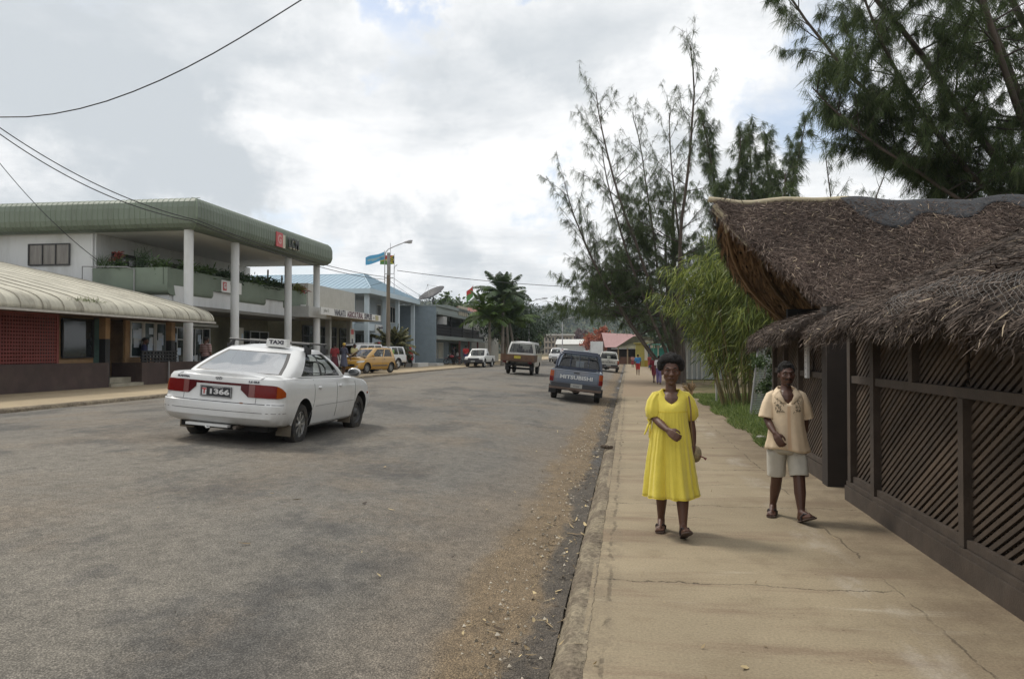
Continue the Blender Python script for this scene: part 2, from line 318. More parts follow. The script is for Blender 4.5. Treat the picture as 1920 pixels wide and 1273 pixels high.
def pavement_material(name, base, stain, right):
    s = NB(name); big = s.noise(.35, 6, .62); mid = s.noise(1.6, 7, .68, (1, .8, 1), (3, 1, 0)); fine = s.noise(60, 3, .7)
    c = s.mix(s.ss(big, .36, .64), base, tuple(q*.80 for q in base)); c = s.mix(s.ss(mid, .5, .7, 0, .7), c, stain)
    h = fine
    if right:
        st = s.noise(1.1, 7, .7, (.28, 1.5, 1), (7, 1, 0)); c = s.mix(s.ss(st, .48, .66, 0, .75), c, (.19, .135, .092))
        lt = s.noise(1.9, 7, .72, (.2, 1.5, 1), (1, 9, 0)); c = s.mix(s.ss(lt, .60, .70, 0, .5), c, (.47, .42, .33))
        c = s.mix(s.op('MULTIPLY', s.ss(s.x, 1.15, 2.3), s.ss(mid, .35, .6, .25, .85)), c, (.165, .125, .085))
        # pale scuffed band beside the joint
        pb = s.op('MULTIPLY', s.op('MULTIPLY', s.ss(s.x, 1.35, 1.5), s.ss(s.x, 1.75, 1.6)), s.ss(s.noise(2.2, 6, .7, (1, .5, 1)), .47, .66, 0, .38)); c = s.mix(pb, c, (.46, .42, .36))
        wob = s.op('MULTIPLY', s.op('SUBTRACT', s.noise(1.3, 5, .65), .5), .42); wob2 = s.op('MULTIPLY', s.op('SUBTRACT', s.noise(3.5, 5, .7, None, (5, 5, 0)), .5), .18); w = s.op('ADD', wob, wob2)
        cr = None
        for y0, lo, hi in ((5.55, -.4, 1.9), (8.35, -.4, 2.5), (10.9, -.4, 2.5), (13.2, -.4, 1.4), (15.6, -.4, 2.4), (18.2, -.4, 2.4), (21.5, -.4, 2.4), (7.72, .1, .9), (9.7, .5, 2.0)):
            d = s.op('ABSOLUTE', s.op('SUBTRACT', s.op('SUBTRACT', s.y, y0), w)); k = s.op('MULTIPLY', s.ss(d, .011, .003), s.op('MULTIPLY', s.ss(s.x, lo, lo+.06), s.ss(s.x, hi, hi-.3)))
            cr = k if cr is None else s.op('MAXIMUM', cr, k)
        d = s.op('ABSOLUTE', s.op('SUBTRACT', s.op('SUBTRACT', s.x, 1.78), s.op('MULTIPLY', w, .45))); cr = s.op('MAXIMUM', cr, s.op('MULTIPLY', s.ss(d, .012, .003, 0, .75), s.ss(s.noise(1.2, 4), .46, .58)))
        d = s.op('ABSOLUTE', s.op('SUBTRACT', s.x, s.op('ADD', -.13, s.op('MULTIPLY', w, .35)))); cr = s.op('MAXIMUM', cr, s.op('MULTIPLY', s.ss(d, .02, .005, 0, .6), s.ss(s.noise(4.0, 6, .75), .45, .55)))
        ch = s.op('MULTIPLY', s.ss(s.op('ADD', s.x, s.op('MULTIPLY', w, .6)), -.02, -.13), s.ss(s.noise(7, 8, .8, (1, .6, 1), (6, 2, 0)), .42, .58, 0, .7)); c = s.mix(ch, c, (.20, .162, .112)); c = s.mix(s.op('MULTIPLY', cr, .75), c, (.05, .04, .03))
        c = s.mix(s.op('MULTIPLY', s.ss(s.y, 27.5, 29), s.ss(s.y, 60, 34, .35, 1)), c, (.25, .188, .125))
        c = s.mix(s.ss(s.voro(9)[1], .965, .975, 0, .0), c, (.1, .07, .04)); spots = s.voro(5.5); c = s.mix(s.ss(spots[0], .055, .035, 0, .6), c, (.09, .065, .045))
        h = s.op('SUBTRACT', fine, s.op('MULTIPLY', cr, 2.))
    else:
        j = s.op('ABSOLUTE', s.op('SUBTRACT', s.op('FRACT', s.op('MULTIPLY', s.y, .4)), .5)); c = s.mix(s.ss(j, .006, .002, 0, .5), c, (.08, .06, .05))
    c = s.mul(c, s.ss(fine, .25, .75, .82, 1.18))
    return s.done(c, .9, h, .35, .01, .25)
def sheet(name, xs, ys, zf, m_, kind='structure', jit=None):
    V = np.array([[x, y, zf(x, y)] for y in ys for x in xs]); n = len(xs)
    i = np.array([[j*n+k, j*n+k+1, (j+1)*n+k+1, (j+1)*n+k] for j in range(len(ys)-1) for k in range(n-1)])
    if jit: V = jit(V)
    o = np_mesh(name, V, i, m_, smooth=180); return tag(o, kind=kind)
def soil_material():
    s = NB('soil'); a = s.noise(.2, 6, .65); b_ = s.noise(3, 6, .7); c = s.mix(s.ss(a, .4, .6), (.10, .095, .045), (.19, .145, .09)); c = s.mul(c, s.ss(b_, .3, .7, .6, 1.35))
    return s.done(c, .95, b_, .6, .05, .1)
def build_ground():
    xs = [-900, -300, -60, -30, -18, -13.1, -12.8, -10, -8, -6.5, -4.9, -2.4, -1, -.41, -.31, 2.4, 10, 60, 300, 900]
    sheet('ground', xs, [-80, -20, 0, 40, 100, 200, 400, 900], lambda x, y: gz(x)-(.05 if -13 < x < 2.5 else .012), soil_material())
    rx = sorted(set([-12.95, -12, -11, -10, -9, -8, -7.2, -6.5, -5.7, -4.9, -4, -3.2, -2.4, -1.7]+[round(-1.26+.07*i, 3) for i in range(13)]))
    ry = [-30, -10]+[round(1+.1*i, 2) for i in range(150)]+[16+i*.5 for i in range(80)]+[56+i*6 for i in range(50)]
    rng = np.random.default_rng(5)
    def rj(V):
        w = np.clip((V[:, 0]+1.5)/.9, 0, 1)*(V[:, 1] < 60); V[:, 2] += w*(rng.random(len(V))-.5)*.025+w*np.sin(V[:, 1]*3.1+V[:, 0]*5)*.008; return V
    sheet('road', rx, ry, lambda x, y: gz(x), road_material(), jit=rj)
    pr = pavement_material('pavement_concrete', (.320, .262, .176), (.22, .174, .114), True)
    px = [-.26, -.2, -.1, .3, .8, 1.2, 1.6, 2, 2.6]
    sheet('pavement', px, [-12, 0]+[2+i*.5 for i in range(60)]+[34, 40, 60, 90, 150, 300], lambda x, y: 0, pr)
    # broken kerb: an uneven rounded ridge between gutter and pavement
    kb = NB('kerb_concrete'); a = kb.noise(2.4, 7, .7); f_ = kb.noise(28, 4, .7); c = kb.mix(kb.ss(a, .36, .60), (.285, .24, .17), (.175, .142, .105)); c = kb.mul(c, kb.ss(f_, .25, .75, .55, 1.35)); km = kb.done(c, .95, f_, .9, .03, .2)
    prof = [(-.46, -.16), (-.405, -.10), (-.385, -.06), (-.37, -.03), (-.35, -.006), (-.32, .010), (-.295, .012), (-.27, .010), (-.245, .007), (-.225, .003), (-.21, -.02)]
    ys = [-10, 0, 1]+[round(1.5+.05*i, 3) for i in range(240)]+[13.6+.25*i for i in range(100)]+[39+4*i for i in range(60)]
    V = []
    for j, y in enumerate(ys):
        for k, (x, z) in enumerate(prof):
            w = 1 if 0 < y < 40 else .3; e = (math.sin(y*1.7)+math.sin(y*.63+2))*.012+.007*math.sin(y*5.1+k)
            V.append((x+e*w*(k > 1)*(k < 9)+(rng.random()-.5)*.014*w*(k > 0), y, z+(rng.random()-.5)*.010*w*(1 < k < 9)-(.015*w*max(0, math.sin(y*1.3+1)) if 2 < k < 9 else 0)))
    n = len(prof); F = [[j*n+k, j*n+k+1, (j+1)*n+k+1, (j+1)*n+k] for j in range(len(ys)-1) for k in range(n-1)]
    tag(np_mesh('kerb', V, F, km, smooth=50), kind='structure')
    # left side: kerb and wide pavement
    pl = pavement_material('pavement_left_concrete', (.40, .32, .21), (.28, .22, .145), False)
    sheet('pavement_left', [-13.08, -13.4, -14, -15, -16, -17, -18, -19.5, -21][::-1], [-10, 0, 10, 15, 20, 25, 30, 35, 40, 50, 60, 70, 90, 150, 300], lambda x, y: gz(x)+.004, pl)
    k = MB()
    ys2 = [5+.5*i for i in range(140)]+[80+5*i for i in range(30)]
    k.grid(lambda u, y: {0: (-12.90+.01*math.sin(y*4), y, .22), 1: (-12.93+.02*math.sin(y*3), y, .375), 2: (-12.97, y, .41), 3: (-13.12, y, .412), 4: (-13.14, y, .36)}[u], [0, 1, 2, 3, 4], ys2)
    tag(k.build('kerb_left', km, smooth=40), kind='structure')
    # leaves and twigs lying in the gutter and on the road
    n = 900; t = rng.random(n)
    Y = 1.8+rng.random(n)**1.3*26; X = -.57+rng.normal(size=n)*.10; sel = rng.random(n) < .2; X = np.where(sel, -.5-rng.random(n)**2*5.5, X); X = np.where(rng.random(n) < .09, -.25+rng.random(n)*2.3, X); Z = np.array([gz(x) for x in X])+.012
    a = rng.random(n)*6.28; d = np.stack([np.cos(a), np.sin(a), rng.normal(size=n)*.18], 1)
    tag(leaves_mesh('fallen_leaves', np.stack([X, Y, Z], 1), d, np.tile([0, 0, 1.], (n, 1))+rng.normal(size=(n, 3))*.3, .02+rng.random(n)**3*.10, .005+rng.random(n)**3*.032, M('dry_leaf', (.14, .085, .045), .8, island=.8, col2=(.33, .26, .14)), bend=np.stack([np.zeros(n), np.zeros(n), rng.random(n)*.02], 1)), 'dry fallen leaves and twigs scattered in the gutter', kind='stuff')
def gravel():
    rng = np.random.default_rng(9); n = 2600; Y = 1.6+rng.random(n)**1.5*24; X = -.72+rng.normal(size=n)*.17; k = (X < -.40) & (X > -1.3); X, Y = X[k], Y[k]; n = len(X); Z = np.array([gz(x) for x in X])+.004; r = .004+rng.random(n)**3*.016; o = np.array([[1, 0, 0], [-.5, .8, 0], [-.5, -.8, 0], [0, 0, .9]])
    V = (np.stack([X, Y, Z], 1)[:, None]+o[None]*r[:, None, None]*(.7+.6*rng.random((n, 4, 1)))).reshape(-1, 3); b = np.arange(n)[:, None]*4; F = np.concatenate([b+np.array([0, 1, 3]), b+np.array([1, 2, 3]), b+np.array([2, 0, 3])])
    tag(np_mesh('gravel', V, F, M('gravel_stone', (.17, .14, .10), .9, island=.7, col2=(.30, .27, .22))), 'loose gravel and broken asphalt along the gutter', kind='stuff')
build_ground(); gravel()
# ---------------------------------------------------------------- the thatched building on the right
rngT = np.random.default_rng(11)
def strands(name, pts, nrm, down, n_len, mats, parent, lift=.5, spread=.55, width=(.008, .022), length=(.12, .34), w=None):
    """leaf strips lying on a thatch surface, pointing roughly downhill"""
    n = len(pts); side = np.cross(nrm, down); a = rngT.normal(size=(n, 1))*spread
    d = down*np.cos(a)+side*np.sin(a)+nrm*(rngT.random((n, 1))*lift-.06)
    L = length[0]+rngT.random(n)**1.6*(length[1]-length[0]); W = width[0]+rngT.random(n)*(width[1]-width[0])
    if w is not None: L = L*w
    base = pts+nrm*(rngT.random((n, 1))*.03)
    bend = np.stack([np.zeros(n), np.zeros(n), -rngT.random(n)*.08*L/.3], 1)+nrm*(rngT.normal(size=(n, 1))*.012)
    return leaves_mesh(name, base, d, nrm+rngT.normal(size=(n, 3))*.35, L, W, mats, parent, True, bend=bend)
def surf_points(fn, n, du=1e-3):
    """random points, normals and downhill directions on the surface fn(u, v), u and v from 0 to 1, v downhill"""
    U = rngT.random(n); Vv = rngT.random(n); P = fn(U, Vv); a = fn(U+du, Vv)-P; b = fn(U, Vv+du)-P
    nr = np.cross(a, b); nr /= np.linalg.norm(nr, axis=1, keepdims=True); nr *= np.sign(nr[:, 2:3]+1e-9); b /= np.linalg.norm(b, axis=1, keepdims=True)
    return P, nr, b
def sheet_fn(mb, fn, nu, nv, thick=0.):
    u, v = np.meshgrid(np.linspace(0, 1, nu), np.linspace(0, 1, nv)); P = fn(u.ravel(), v.ravel())
    F = [(j*nu+i, j*nu+i+1, (j+1)*nu+i+1, (j+1)*nu+i) for j in range(nv-1) for i in range(nu-1)]
    mb.add(P.tolist(), F)
def thatch_material(name, a, b_, moss=None):
    s = NB(name); g = s.N.new('ShaderNodeNewGeometry'); r = g.outputs['Random Per Island']; big = s.noise(.9, 5, .6)
    c = s.mix(s.ss(r, 0, 1), a, b_); c = s.mix(s.ss(r, .87, .99), c, (.30, .24, .20)); c = s.mix(s.ss(r, .98, .995), c, (.45, .36, .25)); c = s.mul(c, s.ss(big, .3, .7, .65, 1.3))
    return s.done(c, .8, None, spec=.2)
WX = 2.37       # face of the lattice wall
def lerp(a, b, t): return a+(b-a)*t
def build_thatched():
    T = thing('thatched_building', 'long brown lattice walled building with shaggy thatched roofs beside the pavement', 'building', (WX, 8, 0))
    tm = thatch_material('thatch', (.040, .028, .023), (.140, .102, .083)); tm2 = thatch_material('thatch_grey', (.038, .028, .023), (.128, .097, .078)); base = M('thatch_base', (.035, .025, .019), .95, var=.4, vscale=8, bump=1, bscale=30)
    wood = M('lattice_wood', (.050, .036, .026), .8, var=.35, vscale=5, bump=.25, bscale=60, dirt=(.062, .050, .040), dscale=3); woodd = M('lattice_wood_slat', (.064, .045, .031), .8, island=.3, var=.25, vscale=9, bump=.2, bscale=50)
    pole = M('rafter_wood', (.14, .085, .045), .75, island=.35, var=.3, vscale=6); dark = M('room_shade', (.012, .010, .009), .95)
    # ---- high roof: ridge runs away from the street, gable leans out over it
    A = np.array([2.74, 10.95, 2.20]); Tp = np.array([1.42, 13.0, 3.99]); B = np.array([3.1, 15.5, 2.12])
    XR = 13.
    def near(u, v):      # v: ridge to eave, u: gable to far right
        g = Tp[None]*(1-v[:, None])+A[None]*v[:, None]; g[:, 2] += -.10*np.sin(v*math.pi); g[:, 0] += .05*np.sin(v*math.pi)
        x = g[:, 0]*(1-u)+XR*u; z = g[:, 2]-.03*np.sin(np.clip((x-1.4)/4, 0, 1)*math.pi)*(1-v)-.026*(x-1.4)*(1-v)
        return np.stack([x, g[:, 1], z+.03*np.sin(x*2.3+v*4)+.018*np.sin(x*5.7+v*9)], 1)
    def far(u, v):
        g = Tp[None]*(1-v[:, None])+B[None]*v[:, None]; g[:, 2] += -.05*np.sin(v*math.pi); g[:, 0] -= .36*np.sin(v*math.pi)
        x = g[:, 0]*(1-u)+XR*u
        return np.stack([x, g[:, 1], g[:, 2]-.026*(x-1.4)*(1-v)], 1)
    mb = MB(); sheet_fn(mb, near, 60, 14); sheet_fn(mb, far, 40, 10); hr = mb.build('high_roof', base, T, 60, True, solid=.16, fixn=False)
    n = 85000; P, N_, D = surf_points(lambda u, v: near(np.clip(u, 0, 1)*.62, np.clip(v, 0, 1)), n); strands('thatch', P+N_*.07, N_, D, n, tm, hr, .5, 1.7, (.006, .013), (.05, .15))
    # straggling edge of the gable
    n = 5200; t = rngT.random(n); e = near(np.zeros(n), t); e += rngT.normal(size=(n, 3))*.04; dn = np.tile((A-Tp)/np.linalg.norm(A-Tp), (n, 1)); strands('thatch', e, np.tile([-.5, -.5, .7], (n, 1))+0*e, dn, n, tm, hr, .5, .8, (.004, .010), (.05, .16))
    n = 3200; t = rngT.random(n); e = far(np.zeros(n), t); e += rngT.normal(size=(n, 3))*.04; dn = np.tile((B-Tp)/np.linalg.norm(B-Tp), (n, 1)); strands('thatch', e, np.tile([-.7, .3, .5], (n, 1))+0*e, dn, n, tm, hr, .5, .6, (.004, .010), (.06, .18))
    # rafters and battens seen under the gable
    rf = MB()
    for i, u in enumerate((.012, .05, .085)):
        vs = np.linspace(.02, .99, 8); q = near(np.full(8, u), vs)+np.array([0, .10, -.14]); rf.tube(q.tolist(), .04, 6)
        q = far(np.full(8, u), vs)+np.array([0, -.08, -.14]); rf.tube(q.tolist(), .04, 6)
    rf.build('rafter', pole, T, 60, True)
    bt = MB()
    for v in np.linspace(.06, .97, 16):
        us = np.linspace(0.004, .2, 4); q = far(us, np.full(4, v))+np.array([0, -.04, -.11]); bt.tube(q.tolist(), .022, 5)
        q = near(us, np.full(4, v))+np.array([0, .04, -.11]); bt.tube(q.tolist(), .022, 5)
    bt.build('batten', pole, T, 60, True)
    n = 3800; P, N_, D = surf_points(lambda u, v: far(np.clip(u, 0, 1)*.16, np.clip(v, 0, 1)), n); strands('thatch', P-N_*.10, -N_, D, n, M('thatch_inside', (.20, .125, .07), .85, island=.55, var=.3), hr, .25, .25, (.015, .04), (.15, .3))
    # ridge: pale bamboo pole with a strip of black mesh over it
    rp = MB(); xs = np.linspace(1.30, 3.9, 12); q = near(np.clip((xs-1.38)/(XR-1.38), 0, 1), np.zeros(12)); q[:, 0] = xs; q[:, 2] += .10+.015*np.sin(xs*3); rp.tube(q.tolist(), .045, 8); rp.build('ridge_pole', M('bamboo_pale', (.42, .36, .24), .6, var=.3, vscale=7), T, 60, True)
    nm = MB()
    def net(u, v): u = np.asarray(u); e = .16+.10*np.sin(u*21)*np.sin(u*9+1); return near(.165+u*.5, np.clip(v, 0, 1)*e)+np.array([0, -.02, .115])
    sheet_fn(nm, net, 90, 6); o = nm.build('ridge_mesh', M('black_mesh', (.035, .037, .042), .75, var=.5, vscale=40, bump=1, bscale=70), T, 60, True, solid=.02, fixn=False)
    # end cap boards under the tip
    tb = MB(); tb.tube([Tp+np.array([-.02, -.06, -.02]), lerp(Tp, A, .12)+np.array([-.02, 0, -.05])], .05, 6); tb.tube([lerp(Tp, A, .13)+np.array([-.05, .0, -.12]), lerp(Tp, B, .16)+np.array([-.05, 0, -.12])], .03, 6); tb.tube([Tp+np.array([-.01, .1, -.06]), lerp(Tp, A, .35)+np.array([-.02, .2, -.1])], .05, 6)
    tb.build('tip_board', M('bamboo_pale', ()), T, 60, True)
    # ---- low roof over the lattice wall
    def eave_z(y): return np.interp(y, [-2, 2, 3.8, 5.2, 6.7, 8.6], [1.75, 1.80, 1.87, 1.955, 1.90, 1.88])
    def low(u, v, y0=8.55, y1=.8, x0=1.93):
        y = y0+(y1-y0)*u; zE = eave_z(y); x = x0+(1-v)*6.2-.16*np.exp(-((y-8.7)/.35)**2)*0
        rise = .30*(x-x0)+.065*(x-x0)**2; b = np.exp(-(x-x0)/.22)*.14
        return np.stack([x+.05*np.sin(y*2.1)*v, y, zE+rise-b+.03*np.sin(y*3.3+x*2)+.05*np.sin(y*1.1)*v], 1)
    mb = MB(); sheet_fn(mb, low, 50, 20); lr = mb.build('low_roof', base, T, 60, True, solid=.14, fixn=False)
    n = 70000; P, N_, D = surf_points(lambda u, v: low(np.clip(u, 0, 1), 1-(1-np.clip(v, 0, 1))**1.15*.92), n); strands('thatch', P+N_*.06, N_, D, n, tm2, lr, .45, .85, (.005, .012), (.05, .16))
    n = 19000; u = rngT.random(n)*.86; P = low(u, 1-rngT.random(n)**2*.05)+rngT.normal(size=(n, 3))*np.array([.04, .03, .05])+np.array([0, 0, -.01]); strands('thatch', P, np.tile([-.8, 0, .55], (n, 1)), np.tile([-.35, 0, -.93], (n, 1)), n, tm2, lr, .6, .9, (.004, .009), (.03, .10))
    n = 2600; v = rngT.random(n); P = low(np.zeros(n)+.004, v)+rngT.normal(size=(n, 3))*.05; strands('thatch', P, np.tile([-.3, .6, .7], (n, 1)), np.tile([-.5, .45, -.6], (n, 1)), n, tm2, lr, .5, .7, (.006, .013), (.06, .17))
    # ---- small low roof beyond the doorway
    def low3(u, v): y = 13.9-4.0*u; x = 1.95+(1-v)*1.15; b = np.exp(-(x-1.95)/.2)*.12; return np.stack([x+.18*(1-u)**3*v, y, 1.90+.24*(x-1.95)-b-.10*np.exp(-(13.9-y)/.3)+.03*np.sin(y*3+x)], 1)
    mb = MB(); sheet_fn(mb, low3, 26, 12); l3 = mb.build('low_roof', base, T, 60, True, solid=.14, fixn=False)
    n = 9000; P, N_, D = surf_points(lambda u, v: low3(np.clip(u, 0, 1), np.clip(v, 0, 1)), n); strands('thatch', P+N_*.06, N_, D, n, tm2, l3, .45, .8, (.005, .012), (.05, .16))
    n = 3500; u = rngT.random(n); P = low3(u, 1-rngT.random(n)**2*.08)+rngT.normal(size=(n, 3))*.04; strands('thatch', P, np.tile([-.8, 0, .55], (n, 1)), np.tile([-.35, 0.1, -.93], (n, 1)), n, tm2, l3, .5, .7, (.005, .012), (.05, .15))
    n = 1500; P = low3(np.zeros(n), rngT.random(n))+rngT.normal(size=(n, 3))*.05; strands('thatch', P, np.tile([-.3, .6, .7], (n, 1)), np.tile([-.4, .6, -.6], (n, 1)), n, tm2, l3, .5, .7, (.006, .012), (.06, .16))
    # ---- lattice wall
    def panel(y0, y1, z0, z1, gap=.058, w=.033, back=False):      # slats at about 30 degrees, clipped to the panel
        mb = MB(); tn = math.tan(R(31)); H_ = z1-z0; Ln = y1-y0; s = -H_/tn; k = gap/math.sin(R(31)); rr = random.Random(int(y0*100))
        while s < Ln:
            wj = w*rr.uniform(.9, 1.1); dj = rr.uniform(-.004, .004)
            def clip(off):
                a0 = max(0, -(s+off))*tn; b0 = min(H_, (Ln-(s+off))*tn); return (s+off+a0/tn, a0), (s+off+b0/tn, b0)
            p, q = clip(0), clip(wj/math.sin(R(31)))
            if p[1][1]-p[0][1] > .012 and q[1][1]-q[0][1] > .012:
                pts = [p[0], q[0], q[1], p[1]]
                if back: mb.prism([(y0+a, z0+b) for a, b in pts], WX+.066+dj*.3, WX+.080+dj*.3, 0)
                else: mb.prism([(y1-a, z0+b) for a, b in pts], WX+.040+dj*.3, WX+.058+dj*.3, 0)
            s += k
        return mb
    def lattice(*a):
        o = panel(*a).build('lattice_panel', woodd, T, None, True); panel(*a, back=True).build('back_lattice', wood, o, None, True)
    def bay(y0, y1, zm=1.27):
        top = float(eave_z(np.array(y0)))+.10
        MB().b2((WX, y0, .21), (WX+.10, y1, .27)).build('wall_rail', wood, T, None, True); MB().b2((WX-.01, y0, zm), (WX+.09, y1, zm+.075)).build('wall_rail', wood, T, None, True)
        lattice(y0+.03, y1-.03, .27, zm)
        lattice(y0+.03, y1-.03, zm+.075, top)
    posts = [8.83, 8.03, 6.0, 4.18, 2.4]
    for i, (a, b) in enumerate(zip(posts[1:], posts)): bay(a, b)
    for y in (8.83, 8.03, 2.4): MB().b2((WX-.025, y-.055, .206), (WX+.11, y+.055, float(eave_z(np.array(y)))+.08)).build('wall_post', wood, T, None, True)
    for y in (6.0, 4.18): MB().b2((WX-.018, y-.045, .21), (WX+.11, y+.045, 1.268)).build('wall_post', wood, T, None, True)
    for y in (7.0, 5.05, 3.2): MB().b2((WX-.018, y-.05, 1.347), (WX+.11, y+.05, float(eave_z(np.array(y)))+.08)).build('wall_post', wood, T, None, True)
    pb = MB(); pb.b2((WX-.05, 2.2, .0), (WX+.06, 7.99, .16)); pb.b2((WX-.045, 8.0, .0), (WX+.06, 8.93, .155)); pb.b2((WX-.03, 2.2, .162), (WX+.10, 8.92, .205)); pb.build('plinth_board', wood, T, None, True)
    # doorway between 8.9 and 9.75 with dark jambs, wall beyond to 13.3
    jb = MB(); jb.b2((WX-.03, 9.72, 0), (WX+.45, 9.98, 2.15)); jb.build('door_jamb', M('jamb_wood', (.025, .018, .014), .8, var=.3, vscale=4), T, None, True)
    for a, b in ((9.98, 11.4), (11.4, 13.3)):
        MB().b2((WX, a, 0), (WX+.08, b, .2)).build('plinth_board', wood, T, None, True); MB().b2((WX, a, 1.27), (WX+.08, b, 1.345)).build('wall_rail', wood, T, None, True); MB().b2((WX, a, .21), (WX+.09, b, .26)).build('wall_rail', wood, T, None, True)
        lattice(a+.03, b-.03, .26, 1.27); lattice(a+.03, b-.03, 1.35, 2.0)
    for y in (11.4, 12.4, 13.3): MB().b2((WX-.02, y-.05, 0.0), (WX+.10, y+.05, 2.0)).build('wall_post', wood, T, None, True)
    bk = MB(); bk.b2((WX+.16, 2.0, .0), (WX+.22, 8.86, 2.1)); bk.b2((WX+.16, 9.99, .0), (WX+.22, 13.3, 2.1)); bk.b2((WX+.2, 13.2, 0), (9, 13.3, 2.3)); bk.b2((WX+2.4, 8.5, 0), (WX+2.5, 10.5, 2.3)); bk.b2((WX+.23, 8.80, 0), (WX+2.4, 8.86, 2.2)); bk.b2((WX+.5, 9.9, 0), (WX+2.4, 9.96, 2.2)); bk.build('shade_wall', dark, T, None, True)  # near-black sheets behind lattice and doorway, the room's shade put into their colour
    # white notice board and sprig
    wb = MB(); wb.b2((WX-.06, 10.62, 1.26), (WX-.03, 10.78, 1.72)); nb = wb.build('notice_strip', M('notice_white', (.52, .52, .52), .6, var=.15, vscale=8), T, None, True)
    mk = MB()
    for i in range(5): mk.b2((WX-.0635, 10.66+rngT.random()*.02, 1.62-.08*i), (WX-.061, 10.72+rngT.random()*.03, 1.632-.08*i))
    mk.build('notice_print', M('notice_ink', (.25, .25, .27), .7), nb, None, True)
    M('white_paint', (.55, .55, .52), .6, dirt=(.3, .25, .2), dscale=3)
    # wire netting draped over the eave: six-sided meshes
    wn = MB(); rr = random.Random(4); c0 = .062
    def drape(y, q):      # q metres down from the roof edge
        zE = float(eave_z(np.array(y))); a = min(q, .22); x = 2.12-a*.95; z = zE+.21-a*.75; r_ = max(0, q-.22)
        x += r_*.05+.03*math.sin(y*5)*min(1, r_*6); z -= r_*.9*(.7+.3*math.sin(y*1.9+1)); return Vector((x+rr.uniform(-.006, .006), y+.03*math.sin(q*17+y*3)+rr.uniform(-.008, .008), z+rr.uniform(-.008, .008)))
    pts = {}
    def node(i, j):
        if (i, j) not in pts: pts[i, j] = drape(6.2-(i*.5)*c0*1.1, .13+j*c0*.5)
        return pts[i, j]
    for i in range(0, 100):
        for j in range(0, 15):
            if j > 10+4*math.sin(i*.09+1): continue
            if (i+j) % 2 == 0 and rr.random() > .06:
                if j % 2 == 0: wn.tube([node(i, j), node(i+1, j+1)], .0009, 4, False)
                else: wn.tube([node(i, j), node(i, j+2) if False else node(i-1, j+1)], .0009, 4, False)
                if j % 2 == 0: wn.tube([node(i, j), node(i-1, j+1)], .0009, 4, False)
                else: wn.tube([node(i, j), node(i+1, j+1)], .0009, 4, False)
    wn.build('wire_netting', M('galvanised_wire', (.20, .19, .18), .6), T, None, True)
build_thatched()
# ---------------------------------------------------------------- the buildings on the left side
GL = M('shop_glass', (.02, .024, .026), .06, spec=.6, var=.3, vscale=1.5); ALU = M('white_frame', (.62, .63, .62), .45); DKF = M('dark_frame', (.04, .04, .042), .5)
WHITE = M('white_wall', (.68, .69, .69), .8, var=.06, vscale=.8, dirt=(.40, .40, .37), dscale=1.1, damt=.5, stretch=(1, 1, .25)); PAPER = M('poster_paper', (.62, .63, .62), .7, island=.25, col2=(.42, .50, .60))
def windowX(par, X, y0, y1, z0, z1, n=1, gm=None, fm=None, fw=.05, name='window', d=.06, mull=None):
    """window in a wall that faces the street (plane X), frame proud of the glass"""
    g = MB().b2((X-d, y0, z0), (X+.004, y1, z1)).build(name, gm or GL, par, None, True)
    f = MB(); a = X+.006; b = X+.05
    for s, t in (((y0-fw, z0-fw), (y1+fw, z0)), ((y0-fw, z1), (y1+fw, z1+fw)), ((y0-fw, z0), (y0, z1)), ((y1, z0), (y1+fw, z1))): f.b2((a, s[0], s[1]), (b, t[0], t[1]))
    for k in range(1, n): y = y0+(y1-y0)*k/n; f.b2((a, y-fw*.4, z0), (b-.008, y+fw*.4, z1))
    if mull: f.b2((a, y0, mull-.02), (b-.01, y1, mull+.02))
    f.build('window_frame', fm or ALU, g, None, True); return g
def windowY(par, Y, x0, x1, z0, z1, n=1, gm=None, fm=None, fw=.05, name='window'):
    g = MB().b2((x0, Y-.004, z0), (x1, Y+.06, z1)).build(name, gm or GL, par, None, True)
    f = MB(); a = Y-.05; b = Y-.006
    for s, t in (((x0-fw, z0-fw), (x1+fw, z0)), ((x0-fw, z1), (x1+fw, z1+fw)), ((x0-fw, z0), (x0, z1)), ((x1, z0), (x1+fw, z1))): f.b2((s[0], a, s[1]), (t[0], b, t[1]))
    for k in range(1, n): x = x0+(x1-x0)*k/n; f.b2((x-fw*.4, a+.008, z0), (x+fw*.4, b, z1))
    f.build('window_frame', fm or ALU, g, None, True); return g
def posters(par, X, y0, y1, z0, z1, n, seed=0):
    r = random.Random(seed)
    mb = MB()
    for _ in range(n):
        w = r.uniform(.15, .32); h = r.uniform(.2, .42); y = r.uniform(y0, y1-w); z = r.uniform(z0, z1-h); mb.b2((X, y, z), (X+.006+r.random()*.004, y+w, z+h))
    return mb.build('poster', PAPER, par, None, True)
def leafy_plant(par, name, c, r, n, m_, seed, ln=(.15, .35), wd=(.03, .06), up=.6, world=True):
    g = np.random.default_rng(seed); p = np.array(c)+g.normal(size=(n, 3))*np.array(r)*.4; d = g.normal(size=(n, 3)); d[:, 2] = np.abs(d[:, 2])*up+.15
    return leaves_mesh(name, p, d, g.normal(size=(n, 3)), g.uniform(*ln, n), g.uniform(*wd, n), m_, par, world, bend=np.stack([g.normal(size=n)*.03, g.normal(size=n)*.03, -g.random(n)*.12], 1))
G1 = M('plant_green', (.07, .12, .035), .6, island=.55, trans=.25); G2 = M('plant_dark', (.04, .075, .03), .6, island=.5, trans=.2); G3 = M('plant_yellow', (.20, .22, .05), .6, island=.4, trans=.3); G4 = M('plant_red', (.25, .06, .05), .6, island=.5, trans=.2)
